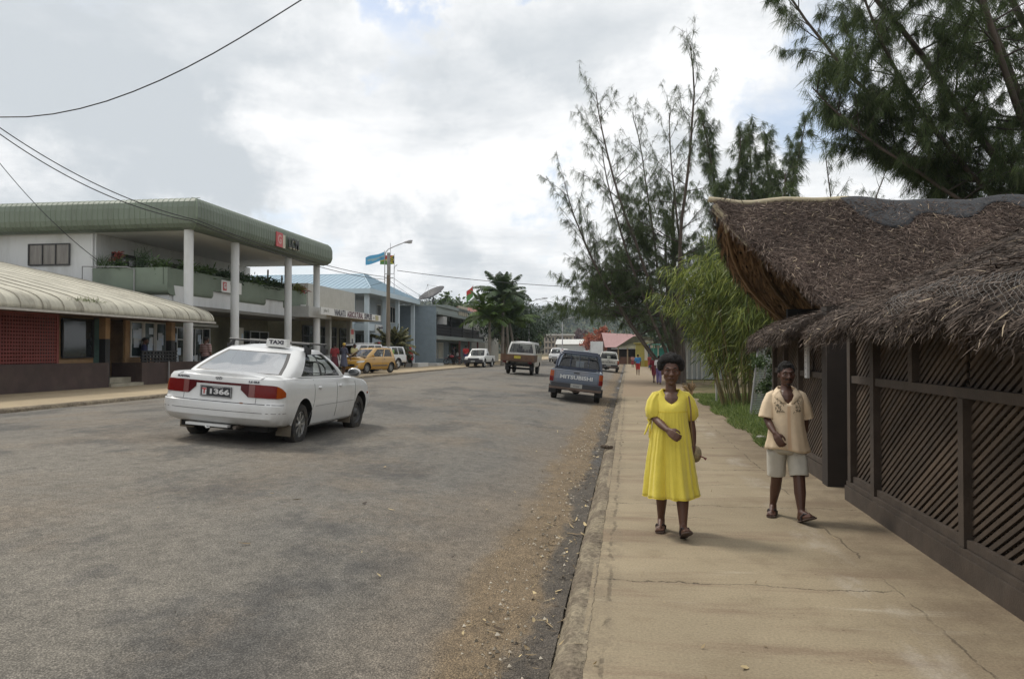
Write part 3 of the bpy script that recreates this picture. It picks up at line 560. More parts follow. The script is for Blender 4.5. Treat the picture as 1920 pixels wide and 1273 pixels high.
def build_shop():
    T = thing('verandah_shop', 'low shop with a pale curved corrugated verandah roof and dark red lattice front', 'shop', (-18, 20, .4))
    roofm = M('old_roof', (.47, .445, .36), .75, var=.22, vscale=1.2, dirt=(.16, .14, .11), dscale=1.6, damt=.65, stretch=(.5, 1.6, .5)); 
    Xe, ze, y0, y1 = -16.3, 2.80, -6, 28.9
    prof = [(Xe-.02, ze), (Xe-.03, ze+.12), (Xe-.10, ze+.26), (Xe-.24, ze+.38), (Xe-.45, ze+.47), (Xe-.8, ze+.58), (Xe-3, ze+1.14), (Xe-6, ze+1.80), (Xe-9, ze+2.42), (Xe-13, ze+3.3)]
    mb = MB(); ys = np.arange(y0, y1+.001, .05)
    mb.grid(lambda k, y: (prof[k][0]+.012*math.cos(y*2*math.pi/.2)*(k < 6), y, prof[k][1]+.012*math.cos(y*2*math.pi/.2)*(k > 2)), range(len(prof)), ys); mb.build('roof', roofm, T, 45, True, solid=.02, fixn=False)
    sm = MB()
    for i, y in enumerate(np.arange(y0+.3, y1, .82)): sm.tube([(x+.012, y, z+.018) for x, z in prof], .012, 5)
    sm.build('roof_seam', M('seam_dirt', (.29, .265, .215), .8), T, 60, True)
    gt = MB(); gt.b2((Xe-.03, y0, ze-.07), (Xe+.06, 14.9, ze-.005)); gt.b2((Xe-.03, 14.95, ze-.075), (Xe+.055, y1, ze-.01)); gt.build('gutter', M('gutter_paint', (.42, .40, .36), .6, var=.25, vscale=4), T, None, True)
    MB().b2((-24, y0, ze-.03), (Xe-.12, y1-.05, ze+.02)).build('soffit', M('soffit_brown', (.10, .06, .04), .9), T, None, True)
    eg = MB(); eg.add([(x, y1-.03, z-.01) for x, z in prof]+[(x, y1-.03, ze+.02) for x, z in prof[::-1]], [tuple(range(2*len(prof)))]); eg.build('gable_wall', M('gable_paint', (.45, .43, .37), .8), T, None, True, solid=.02)
    brown = M('brown_wall', (.062, .040, .036), .8, var=.25, vscale=2, dirt=(.10, .075, .06), dscale=1.1); tan = M('tan_wall', (.36, .225, .115), .85, var=.2, vscale=2, dirt=(.12, .08, .05), dscale=1.5); red = M('red_lattice', (.19, .045, .038), .7, var=.2, vscale=3); black = M('black_paint', (.02, .02, .022), .6); teal = M('teal_wall', (.07, .13, .12), .8, var=.2, vscale=2)
    PX = -17.4
    w = MB(); w.b2((PX-.25, -6, .3), (PX, 24.05, 1.24)); w.b2((PX-1.6, 23.85, .3), (PX-.26, 24.04, 1.23)); w.build('parapet_wall', brown, T, None, True)
    w = MB(); w.b2((PX-.25, 25.85, .3), (PX, 30.3, 1.22)); w.b2((PX-1.2, 25.85, .3), (PX-.26, 26.05, 1.21)); w.build('parapet_wall', brown, T, None, True)
    st = MB(); st.b2((PX-.9, 24.06, .3), (PX+.08, 25.84, .52)); st.b2((PX-1.6, 24.06, .3), (PX-.42, 25.84, .70)); st.build('step', M('step_concrete', (.34, .31, .24), .9, var=.25, vscale=4), T, None, True)
    lt = MB()
    for a, b in ((15.6, 18.35), (18.45, 21.7)):
        for y in np.arange(a+.03, b, .105): lt.b2((PX-.11, y-.02, 1.25), (PX-.085, y+.02, 2.70))
        for z in np.arange(1.30, 2.72, .105): lt.b2((PX-.083, a, z-.02), (PX-.06, b, z+.02))
        for y in (a, b): lt.b2((PX-.13, y-.05, 1.25), (PX-.04, y+.05, 2.77))
        lt.b2((PX-.132, a+.05, 2.70), (PX-.042, b-.05, 2.78))
    lt.build('lattice_screen', red, T, None, True)
    bw = MB(); bw.b2((-19.3, -6, .3), (-19.15, 29.2, 2.8)); bw.build('wall', tan, T, None, True)
    MB().b2((-18.2, 14, 1.2), (-18.15, 21.75, 2.77)).build('red_screen_back', M('red_dark', (.07, .018, .015), .8), T, None, True)
    w2 = MB(); w2.b2((-18.3, 21.8, 1.1), (-18.15, 22.6, 2.77)); w2.build('recess_shade', black, T, None, True)  # black panel stands in for the shade of a recess
    MB().b2((-18.3, 22.65, .3), (-18.18, 24.3, 2.77)).build('wall', tan, T, None, True)
    windowX(T, -18.12, 22.75, 24.15, 1.45, 2.66, 1, GL, black, .05)
    MB().b2((-18.9, 24.7, .5), (-18.8, 26.0, 2.77)).build('teal_panel', teal, T, None, True)
    for y in (24.45, 28.35):
        MB().b2((-17.98, y-.12, .4), (-17.75, y+.12, 2.05)).build('post', black, T, None, True); MB().b2((-17.985, y-.125, 2.052), (-17.745, y+.125, 2.78)).build('post_top', tan, T, None, True)
    MB().b2((-18.3, 26.05, .3), (-18.2, 26.3, 2.77)).build('tan_pillar', tan, T, None, True)
    for i, (a, b) in enumerate(((26.35, 27.0), (27.15, 27.75), (27.9, 28.5))): g = windowX(T, -18.2, a, b, 1.45, 2.7, 1, M('poster_glass', (.04, .06, .065), .08, spec=.6), ALU, .045); posters(g, -18.19, a+.05, b-.02, 1.6, 2.6, 5, i)
    ls = MB()
    for y in np.arange(26.1, 28.3, .2):
        ls.b2((PX-.20, y, 1.23), (PX-.14, y+.06, 1.62))
    for z in (1.25, 1.36, 1.48, 1.60): ls.b2((PX-.205, 26.05, z), (PX-.135, 28.3, z+.05))
    ls.build('black_railing', black, T, None, True)
    leafy_plant(T, 'roof_weed', (-16.50, 21.7, 3.16), (.12, .9, .08), 170, M('weed', (.12, .15, .05), .7, island=.4, trans=.25), 3, (.08, .22), (.01, .02), 1.2)
    ps = MB(); ps.tube([(-17.32, 27.4, .4), (-17.32, 27.4, 1.25)], .03, 6); ps.build('pipe', M('grey_steel', (.3, .3, .3), .5), T, None, True)
    MB().prism([(17.2, .52), (17.32, .52), (17.30, .66), (17.24, .67)], PX+.002, PX+.012, 0).build('white_mark', ALU, T, None, True)
def build_lcm():
    T = thing('green_roofed_shops', 'two storey white building with deep green ribbed roof edge and planted balcony', 'building', (-20, 36, .4))
    gm = M('green_metal', (.148, .178, .138), .55, var=.12, vscale=.7, dirt=(.10, .115, .085), dscale=.9, damt=.5, stretch=(1, 1, .3)); gb = M('green_balcony', (.185, .225, .175), .8, var=.10, vscale=1.1, dirt=(.125, .145, .115), dscale=.9, damt=.5); rib = M('green_rib', (.175, .22, .155), .5)
    X, Y0, Y1, zb, zt = -17.3, 29.25, 43.8, 6.66, 7.95
    pf = [(.75, zb-.0), (.45, zb), (.22, zb+.06), (.07, zb+.2), (0, zb+.42), (0, zt-.42), (.06, zt-.2), (.2, zt-.06), (.45, zt)]     # inset from the edge, height
    mb = MB(); rings = []
    for d, z in pf: rings.append([(-47, Y0+d, z), (X-d, Y0+d, z), (X-d, Y1-d, z), (-47, Y1-d, z)])
    for k in range(len(rings)-1): mb.add(rings[k]+rings[k+1], [(0, 1, 5, 4), (1, 2, 6, 5), (2, 3, 7, 6)])
    mb.add(rings[-1], [(0, 1, 2, 3)]); mb.build('roof', gm, T, 35, True, fixn=True)
    rb = MB()
    for y in np.arange(Y0+.33, Y1-.2, .24): rb.tube([(X-d+.004, y, z) for d, z in pf[1:]], .013, 4)
    for x in np.arange(-40, X-.1, .24): rb.tube([(x, Y0+d-.004, z) for d, z in pf[1:]], .013, 4)
    for yy in (Y0, Y1): rb.tube([(X-d, yy+(d if yy == Y0 else -d), z) for d, z in pf[1:]], .022, 5)
    rb.build('roof_rib', rib, T, 60, True)
    MB().b2((-46, Y0+.7, zb+.004), (X-.7, Y1-.7, zb+.05)).build('soffit', M('soffit_white', (.60, .60, .57), .85, var=.06), T, None, True)
    for y in (29.9, 33.75, 39.45, 43.3):
        MB().lathe([(.19, .35), (.19, zb+.002)], 20, Matrix.Translation((-18.05, y, 0))).build('column', WHITE, T, 50, True)
    w = MB(); w.b2((-46, 30.2, .3), (-22.5, 30.45, 6.66)); w.build('side_wall', WHITE, T, None, True)
    dp = MB(); dp.tube([(-22.62, 30.12, 6.65), (-22.62, 30.12, 4.3)], .05, 8); dp.build('downpipe', WHITE, T, 50, True)
    windowY(T, 30.17, -25.65, -23.75, 5.38, 6.22, 3, M('curtain_glass', (.20, .185, .165), .25, var=.35, vscale=2, stretch=(6, 1, .5)), DKF, .05)
    MB().b2((-22.75, 30.46, 3.7), (-22.5, 43.9, 6.66)).build('rear_wall', WHITE, T, None, True)
    for a, b in ((31.2, 33.4), (34.9, 36.6), (38.9, 41.4)): windowX(T, -22.48, a, b, 5.15, 5.95, 2, GL, DKF, .05)
    # balcony: upper band all along, rounded bulges below it, white beam behind
    bx = -18.9
    bulge = [(0, 0), (.0, .32), (-.05, .45), (-.16, .55), (-.33, .6), (-.6, .6)]
    par = MB(); par.b2((bx-.18, 29.75, 4.42), (bx, 43.85, 5.12)); par.b2((-22.3, 29.72, 4.42), (bx-.19, 29.9, 5.12)); par.build('balcony_parapet', gb, T, None, True)
    def seg(y0, y1):
        m2 = MB(); p = [(bx+.003+a, 4.418-b*.72) for a, b in bulge]; p = p+[(bx-.6, 4.418)]; m2.prism([(u, v) for u, v in p], y0, y1, 1); return m2
    for a, b in ((31.3, 33.35), (35.2, 38.6), (40.9, 43.0)): seg(a, b).build('balcony_bulge', gb, T, 40, True)
    m2 = MB(); p = [(29.722-a, 4.418-b*.72) for a, b in bulge]+[(30.2, 4.418)]; m2.prism([(v, u) for v, u in p], -22.3, bx+.003, 0); m2.build('balcony_bulge', gb, T, 40, True)
    MB().b2((-22, 30.0, 3.62), (bx-.10, 44.0, 4.40)).build('beam', WHITE, T, None, True)
    MB().b2((bx-.09, 30.25, 3.6), (bx-.02, 31.28, 4.41)).build('beam', WHITE, T, None, True)
    MB().b2((bx-.8, 41.6, 3.58), (-17.8, 45.0, 4.2)).build('link_beam', M('link_grey', (.42, .42, .40), .8, var=.1), T, None, True)
    hr = MB(); hr.tube([(-22.75, 29.68, 4.0), (-22.75, 29.68, 5.2), (-20.7, 29.66, 5.15), (-20.35, 29.66, 5.05), (-20.35, 29.66, 3.95)], .025, 6); hr.build('handrail', M('grey_steel', ()), T, None, True)
    # planting along the balcony
    leafy_plant(T, 'balcony_plant', (-22.0, 29.95, 5.2), (.5, .25, .5), 160, G1, 1, (.2, .6), (.015, .03), 1.6); leafy_plant(T, 'balcony_plant', (-21.2, 29.95, 5.25), (.5, .25, .4), 220, G1, 2, (.15, .4)); leafy_plant(T, 'balcony_plant', (-21.3, 29.9, 5.6), (.22, .2, .25), 60, G4, 9, (.15, .3), (.04, .07)); leafy_plant(T, 'balcony_plant', (-20.2, 29.95, 5.3), (.5, .2, .6), 200, G2, 4, (.2, .55), (.02, .04), 1.5); leafy_plant(T, 'balcony_plant', (-19.4, 30.0, 5.2), (.5, .25, .3), 260, G1, 5)
    for i, (y, sz, m_, k) in enumerate(((31.5, .6, G1, 220), (33.0, .5, G1, 200), (34.6, .8, G2, 260), (36.2, .7, G2, 260), (37.6, .8, G1, 220), (38.6, .6, G2, 260), (39.8, .7, G2, 300), (41.2, .6, G2, 200), (42.9, .5, G3, 240), (43.3, .4, G4, 120))): leafy_plant(T, 'balcony_plant', (-19.05, y, 5.22), (.35, sz*1.3, .3), k, m_, 20+i, (.15, .4), (.04, .08))
    cr = MB()
    for y, h in ((39.2, .9), (40.9, .75)): cr.tube([(-19.1, y, 5.1), (-19.1, y+.05, 5.1+h)], .05, 6)
    cr.build('plant_stem', M('bark', (.16, .12, .08), .9, var=.3), T, 50, True)
    # ground floor shopfronts
    fl = MB(); fl.b2((-21.6, 30.3, .3), (-21.4, 44.0, 3.62)); fl.build('shop_wall', M('shop_wall_cream', (.20, .19, .13), .85, var=.15), T, None, True)
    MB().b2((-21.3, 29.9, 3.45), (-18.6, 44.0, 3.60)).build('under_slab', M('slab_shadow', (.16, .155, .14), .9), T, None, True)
    MB().b2((-21.4, 29.9, .3), (-18.2, 44.2, .46)).build('shop_floor', M('shop_floor_tile', (.12, .115, .105), .7), T, None, True)
    for i, (a, b, n) in enumerate(((30.6, 32.6, 2), (32.9, 35.0, 3), (35.2, 37.2, 3), (39.6, 41.4, 2), (41.6, 43.8, 2))):
        g = windowX(T, -21.3, a, b, .75, 2.75, n, GL, ALU if i != 3 else DKF, .05, mull=2.2 if i % 2 else None); posters(g, -21.29, a+.1, b-.1, .9, 2.5, 7, 40+i)
    MB().b2((-21.38, 35.0, 2.86), (-20.9, 37.4, 2.98)).build('canopy', ALU, T, None, True)
    nb = MB().b2((-20.6, 38.0, 1.2), (-20.5, 39.3, 2.9)).build('notice_board', M('notice_cream', (.55, .55, .50), .7), T, None, True); posters(nb, -20.5, 38.05, 39.25, 1.3, 2.9, 9, 77)
    bs = MB().b2((-21.28, 30.9, 2.9), (-21.2, 32.2, 3.25)).build('blue_sign', M('blue_sign', (.10, .16, .42), .5), T, None, True)
    # sign on the balcony
    Sg = MB().b2((bx+.01, 34.0, 4.42), (bx+.05, 35.9, 4.98)).build('sign_board', M('sign_white', (.70, .70, .68), .5), T, None, True)
    MB().b2((bx+.052, 34.12, 4.50), (bx+.06, 34.45, 4.90)).build('sign_logo', M('logo_red', (.50, .07, .07), .5), Sg, None, True)
    text('lettering', 'G', .34, ALU, Sg, (bx+.064, 34.29, 4.70), (R(90), 0, R(90)), .9, .002, world=True, bold=.012)
    tx = M('sign_text', (.08, .08, .09), .6)
    text('lettering', 'LE LCM LTD', .15, tx, Sg, (bx+.055, 35.2, 4.86), (R(90), 0, R(90)), 1.0, .002, world=True)
    for i, s_ in enumerate(('SANTO OFFICE', 'P.O.BOX', 'TEL')): text('lettering', s_, .10, tx, Sg, (bx+.055, 35.2, 4.72-.1*i), (R(90), 0, R(90)), 1.0, .002, world=True)
    # letters on the roof edge
    yl = 36.35; zl = 7.22
    L = MB().b2((X+.01, yl, zl-.36), (X+.05, yl+.72, zl+.36)).build('roof_sign', M('logo_red', ()), T, None, True)
    text('lettering', 'G', .60, M('pink_letter', (.60, .35, .32), .6), L, (X+.056, yl+.36, zl), (R(90), 0, R(90)), .95, .003, world=True, bold=.02)
    MB().b2((X+.012, yl+.73, zl-.36), (X+.045, yl+1.02, zl+.30)).build('roof_sign_panel', M('cream_paint', (.55, .50, .40), .7), L, None, True)
    text('lettering', 'LCM', .70, M('letter_cream', (.50, .46, .36), .7), L, (X+.06, yl+2.02, zl-.06), (R(90), 0, R(90)), .80, .02, world=True, bold=.02, space=1.25)
    text('lettering', 'LCM', .70, M('letter_black', (.03, .035, .03), .5), L, (X+.10, yl+1.92, zl-.01), (R(90), 0, R(90)), .80, .02, world=True, bold=.02, space=1.25)
def build_supplies():
    T = thing('supplies_shop', 'single storey cream shop with a long white lettered sign board on its canopy', 'shop', (-18.5, 48, .4))
    cr = M('cream_wall', (.46, .455, .42), .85, var=.07, dirt=(.36, .35, .31), dscale=.8, damt=.4)
    MB().b2((-30, 45.0, 3.9), (-19.3, 53.2, 5.80)).build('upper_wall', cr, T, None, True)
    MB().b2((-30, 44.6, .3), (-19.6, 53.1, 3.88)).build('wall', M('shop_wall_cream', ()), T, None, True)
    MB().b2((-19.55, 44.2, 3.74), (-17.45, 53.0, 3.84)).build('canopy', M('canopy_tan', (.36, .30, .20), .85, var=.15), T, None, True)
    sg = MB().b2((-17.44, 42.3, 3.76), (-17.36, 53.1, 4.18)).build('sign_board', M('sign_white', ()), T, None, True)
    rz = (R(90), 0, R(90)); bk = M('sign_black', (.045, .04, .06), .6)
    text('lettering', 'VANUATU', .50, bk, sg, (-17.355, 45.3, 3.955), rz, .80, .003, world=True, bold=.018)
    text('lettering', 'AGRICULTURAL', .50, M('sign_maroon', (.12, .045, .06), .6), sg, (-17.355, 47.95, 3.955), rz, .80, .003, world=True, bold=.018)
    text('lettering', 'SUPPLIES', .50, bk, sg, (-17.355, 50.45, 3.955), rz, .80, .003, world=True, bold=.018); text('lettering', 'LTD', .2, bk, sg, (-17.355, 51.6, 3.93), rz, .8, .003, world=True)
    text('lettering', 'John D', .28, M('sign_olive', (.20, .21, .18), .6), sg, (-17.355, 43.1, 4.0), rz, 1.0, .003, world=True)
    MB().b2((-17.355, 51.95, 3.80), (-17.345, 52.6, 4.14)).build('sign_patch', M('sign_gold', (.42, .38, .22), .6), sg, None, True)
    for y in (45.1, 46.9, 50.6): 
        p = MB().b2((-18.9, y-.14, 1.3), (-18.6, y+.14, 3.74)).build('pillar', cr, T, None, True); MB().b2((-18.905, y-.145, .3), (-18.595, y+.145, 1.298)).build('pillar_base', M('dark_green', (.04, .06, .05), .7), p, None, True)
    for a, b, n in ((44.8, 46.6, 2), (47.2, 50.2, 3), (51.0, 52.6, 1)): windowX(T, -19.55, a, b, .5, 3.2, n, GL, DKF, .06, mull=2.6)
    pb = MB().b2((-18.58, 50.2, 1.5), (-18.53, 51.0, 3.2)).build('poster_board', M('notice_cream', ()), T, None, True); MB().b2((-18.528, 50.35, 2.8), (-18.52, 50.85, 3.12)).build('poster_red', M('logo_red', ()), pb, None, True); MB().b2((-18.528, 50.5, 1.7), (-18.52, 50.7, 2.5)).build('poster_print', bk, pb, None, True)
def build_blue():
    T = thing('blue_roofed_building', 'pale blue two storey building under a blue hipped metal roof', 'building', (-21, 60, .4))
    rm = M('blue_metal', (.27, .38, .46), .45, var=.06, vscale=.5); wall = M('blue_grey_wall', (.36, .42, .47), .85, var=.06); whb = M('blue_white', (.52, .60, .65), .7, var=.05); fasc = M('blue_fascia', (.50, .60, .66), .6)
    X, Y0, Y1, z0 = -18.6, 54.6, 68.2, 6.25; R1 = (-21.1, 60.0, 7.85); XW = -36
    rf = MB(); rf.add([(XW, Y0, z0), (X, Y0, z0), (X, Y1, z0), (XW, Y1, z0), R1, (XW, 60, 7.85), (-21.1, 61.5, 7.85), (XW, 61.5, 7.85)], [(0, 1, 4, 5), (1, 2, 6, 4), (2, 3, 7, 6), (4, 6, 7, 5)]); rf.build('roof', rm, T, None, True)
    rr = MB()
    for x in np.arange(-35, X, .42):
        t = max(0, min(1, (x-R1[0])/(X-R1[0]))); top = (x, Y0+(60-Y0)*(1-t), z0+1.6*(1-t)); rr.tube([(x, Y0, z0+.02), (top[0], top[1], top[2]+.02)], .022, 4)
    for y in np.arange(Y0+.3, Y1, .42):
        t = (60-y)/(60-Y0) if y < 60 else max(0, (y-61.5)/(Y1-61.5)); t = max(0, min(1, t)); rr.tube([(X, y, z0+.02), (X+(R1[0]-X)*(1-t), y, z0+1.6*(1-t)+.02)], .022, 4)
    rr.tube([(X, Y0, z0+.03), (R1[0], R1[1], R1[2]+.03), (-21.1, 61.5, 7.88)], .05, 5); rr.tube([(XW, 60, 7.88), R1], .05, 5)
    rr.build('roof_rib', M('blue_rib', (.35, .47, .55), .45), T, 60, True)
    fa = MB(); fa.b2((XW, Y0+.0, z0-.36), (X, Y0+.06, z0-.003)); fa.b2((X-.06, Y0+.062, z0-.36), (X, Y1, z0-.003)); fa.build('fascia', fasc, T, None, True)
    MB().b2((XW, Y0+.07, z0-.33), (X-.07, Y1, z0-.28)).build('soffit', M('blue_soffit', (.42, .46, .48), .8), T, None, True)
    MB().b2((-35.5, Y0+1.2, .3), (-20.6, Y1-.1, z0-.33)).build('wall', wall, T, None, True)
    for y in (55.2, 59.5, 62.9, 67.6): MB().b2((-19.25, y-.16, .3), (-18.95, y+.16, z0-.28)).build('column', whb, T, None, True)
    MB().b2((-21.0, Y0+.6, .3), (-20.2, Y0+1.19, z0-.33)).build('corner_pier', whb, T, None, True)
    MB().b2((-20.55, 56.6, 3.9), (-20.45, 59.0, 5.6)).build('blind', M('blind_grey', (.38, .40, .41), .8), T, None, True)
    for a, b in ((62.0, 62.9), (65.5, 67.0)): windowX(T, -20.58, a, b, 4.2, 5.5, 2, GL, ALU, .05)
    cn = MB().b2((-20.55, 55.6, 3.2), (-19.3, 60.5, 3.75)).build('lower_canopy', whb, T, None, True)
    MB().b2((-19.28, 57.6, 3.05), (-19.22, 60.4, 3.72)).build('sign_board', M('sign_white', ()), T, None, True)
    sgn = T.children[-1]
    text('lettering', 'Natural Products', .26, M('sign_black', ()), sgn, (-19.21, 59.1, 3.5), (R(90), 0, R(90)), .95, .003, world=True, bold=.01); text('lettering', 'for Blong Yumi', .26, M('sign_black', ()), sgn, (-19.21, 59.1, 3.2), (R(90), 0, R(90)), .95, .003, world=True, bold=.01)
    for a, b in ((56.0, 58.6), (59.2, 60.6), (63.4, 66.0)): windowX(T, -20.57, a, b, .5, 2.9, 2, GL, DKF, .06)
    pl = MB(); pl.b2((-17.6, 60.0, .3), (-16.5, 63.2, .72)); pl.b2((-17.9, 65.5, .3), (-16.3, 67.8, .62)); pl.build('low_wall', M('low_wall_white', (.5, .5, .48), .8), T, None, True)
def build_grey():
    T = thing('grey_balcony_building', 'blue grey two storey building with dark timber balcony beyond the blue roof', 'building', (-18, 76, .4))
    g = M('slate_wall', (.215, .265, .30), .85, var=.08, dirt=(.16, .20, .22), dscale=.6); trim = M('slate_trim', (.30, .34, .335), .8, var=.08); dk = M('dark_timber', (.035, .035, .04), .8)
    X, Y0, Y1 = -17.2, 68.4, 92
    MB().b2((-27, Y0, .3), (X-.0, Y0+.3, 5.75)).build('side_wall', g, T, None, True)
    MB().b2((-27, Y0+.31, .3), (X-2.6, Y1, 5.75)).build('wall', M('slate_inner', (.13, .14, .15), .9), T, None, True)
    MB().prism([(Y0-.05, 5.76), (Y1, 5.76), (Y1, 6.0), (Y0+4, 6.1), (Y0-.05, 5.86)], -27, X+.1, 0).build('roof', trim, T, None, True)
    MB().b2((X-2.6, Y0+.31, 5.05), (X+.15, Y1, 5.30)).build('eave_band', trim, T, None, True)
    MB().b2((X-.1, Y0+.31, 5.31), (X-.02, Y1, 5.75)).build('parapet_wall', M('slate_para', (.36, .40, .39), .8), T, None, True)
    MB().b2((X-2.6, Y0+.31, 2.75), (X+.15, Y1, 3.1)).build('balcony_slab', trim, T, None, True)
    rl = MB()
    for z in (3.35, 3.62, 3.95): rl.b2((X-.02, Y0+.35, z), (X+.06, Y1, z+.1))
    for y in np.arange(Y0+.5, Y1, .45): rl.b2((X, y, 3.11), (X+.04, y+.18, 3.94))
    rl.build('balcony_rail', dk, T, None, True)
    for y in (74.5, 80.0, 85.5): MB().b2((X-.1, y-.08, 3.1), (X+.06, y+.08, 5.04)).build('balcony_post', dk, T, None, True)
    MB().b2((X-.5, 71.0, 4.2), (X+.1, 72.4, 4.95)).build('air_conditioner', M('ac_white', (.62, .63, .64), .6), T, None, True)
    for a, b in ((70.0, 71.2), (73.5, 75.5), (77, 79)): windowX(T, X-2.58, a, b, 3.5, 4.9, 1, GL, DKF, .06)
    MB().b2((X-.5, Y0+.31, .3), (X-.4, 70.2, 2.74)).build('door', M('slate_door', (.06, .075, .09), .7), T, None, True)
    gr = M('bright_window', (.42, .42, .36), .3, var=.3, vscale=1)
    MB().b2((X-1.6, 70.3, .3), (X-1.5, Y1, 2.74)).build('shop_wall', g, T, None, True)
    for a, b in ((73.2, 74.8), (75.3, 77.3)): windowX(T, X-1.48, a, b, 1.0, 2.5, 1, gr, ALU, .06)
    windowX(T, X-1.48, 80, 85, .8, 2.5, 3, GL, DKF, .06)
    for y in (78.3, 83.0, 88.): MB().b2((X-.05, y-.1, .3), (X+.12, y+.1, 2.74)).build('post', M('red_post', (.16, .06, .05), .8), T, None, True)
    vb = MB()
    for k in range(5): vb.b2((X-.02, 78.0+k*.9, 5.36), (X+.10, 78.45+k*.9, 6.35))
    vb.build('roof_fin', M('cream_paint', ()), T, None, True); MB().b2((X-.12, 77.6, 5.31), (X-.03, 82.4, 6.25)).build('fin_panel', M('red_brown', (.20, .08, .06), .8), T, None, True)
    sg = MB().b2((X+.2, 88.2, 3.35), (X+1.7, 88.35, 3.95)).build('sign_board', M('sign_grey', (.48, .5, .5), .6), T, None, True)
    t2 = thing('cream_building', 'cream walled building with a red brown roof rising behind the grey one', 'building', (-20, 98, .4))
    MB().b2((-30, 94, .3), (-17.4, 104, 5.9)).build('wall', M('cream_wall', ()), t2, None, True); MB().prism([(93.5, 5.92), (104.5, 5.92), (99, 7.4)], -30.5, -17, 0).build('roof', M('red_brown', ()), t2, None, True)
def build_dish():
    T = thing('satellite_dish', 'large dark mesh satellite dish on the grey building roof', 'dish', (-17.75, 69.6, 5.95)); T.scale = (.72, .72, .72)
    c = Vector((0, 0, 1.15)); Mx = Euler((R(0), R(-22), R(0))).to_matrix() @ Euler((R(24), 0, 0)).to_matrix(); f = MB(); rim = 1.75; dep = .42
    def P(r, a): return c+Mx @ Vector((r*math.cos(a), r*math.sin(a), dep*(r/rim)**2))
    sh = MB(); sh.grid(lambda a, r: P(r, a), [2*math.pi*k/28 for k in range(28)], [.02, .3, .6, .9, 1.2, 1.5, 1.75], wrap=True); sh.build('dish_mesh', M('dish_mesh', (.035, .035, .042), .6), T, 60, solid=.01)
    for k in range(14): a = 2*math.pi*k/14; f.tube([P(r, a)+Vector((0, 0, .015)) for r in (.05, .5, 1, 1.4, 1.75)], .022, 4)
    for r in (.6, 1.2, 1.75): f.tube([P(r, 2*math.pi*k/28)+Vector((0, 0, .015)) for k in range(29)], .02, 4)
    f.build('dish_rib', M('dish_rib', (.08, .08, .09), .6), T, 60)
    m_ = MB(); m_.tube([(0, 0, 0), (0, 0, .75), c], .08, 8); m_.tube([(.4, 0, 0), (0, 0, 1.0)], .04, 6); m_.build('mount', M('dish_mount', (.05, .05, .055), .6), T, 50)
    h = MB(); ap = c+Mx @ Vector((0, 0, 1.55)); 
    for k in range(3): h.tube([P(1.6, k*2.09+.4), ap], .016, 4)
    h.ball(ap, (.07, .07, .12), 8, 6); h.build('feed_horn', M('grey_steel', ()), T, 50)
build_shop(); build_lcm(); build_supplies(); build_blue(); build_grey(); build_dish()
# ---------------------------------------------------------------- vehicles
TYRE = M('tyre_rubber', (.028, .027, .026), .85, var=.3, vscale=8, dirt=(.13, .105, .075), dscale=5, damt=.55); RIMM = M('alloy_rim', (.42, .42, .41), .35, metal=.75); STEEL = M('steel_rim', (.10, .10, .10), .5, metal=.4); HUBC = M('hub_cap', (.50, .50, .49), .35, metal=.4)
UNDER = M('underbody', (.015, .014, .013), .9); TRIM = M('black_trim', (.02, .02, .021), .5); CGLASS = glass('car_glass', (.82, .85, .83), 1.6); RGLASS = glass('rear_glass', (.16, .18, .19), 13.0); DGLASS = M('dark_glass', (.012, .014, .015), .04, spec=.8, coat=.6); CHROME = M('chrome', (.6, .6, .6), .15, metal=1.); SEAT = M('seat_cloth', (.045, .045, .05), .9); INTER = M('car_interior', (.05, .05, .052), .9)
RED = M('tail_red', (.15, .006, .006), .25, spec=.25, coat=.15, var=.15, vscale=30); DRED = M('tail_dark_red', (.075, .004, .006), .25, spec=.25, coat=.15); AMBER = M('indicator_amber', (.30, .055, .006), .25, spec=.3, coat=.15); CLEAR = M('lamp_clear', (.55, .55, .52), .12, coat=.8); REVERSE = M('reverse_lamp', (.20, .07, .065), .25, coat=.15)
def paint(name, col, dirt=(.25, .21, .16), damt=.25, metal=0., rough=.35):
    return M(name, col, rough, metal=metal, coat=.7, dirt=dirt, dscale=1.7, damt=damt, var=.03, vscale=1.2)
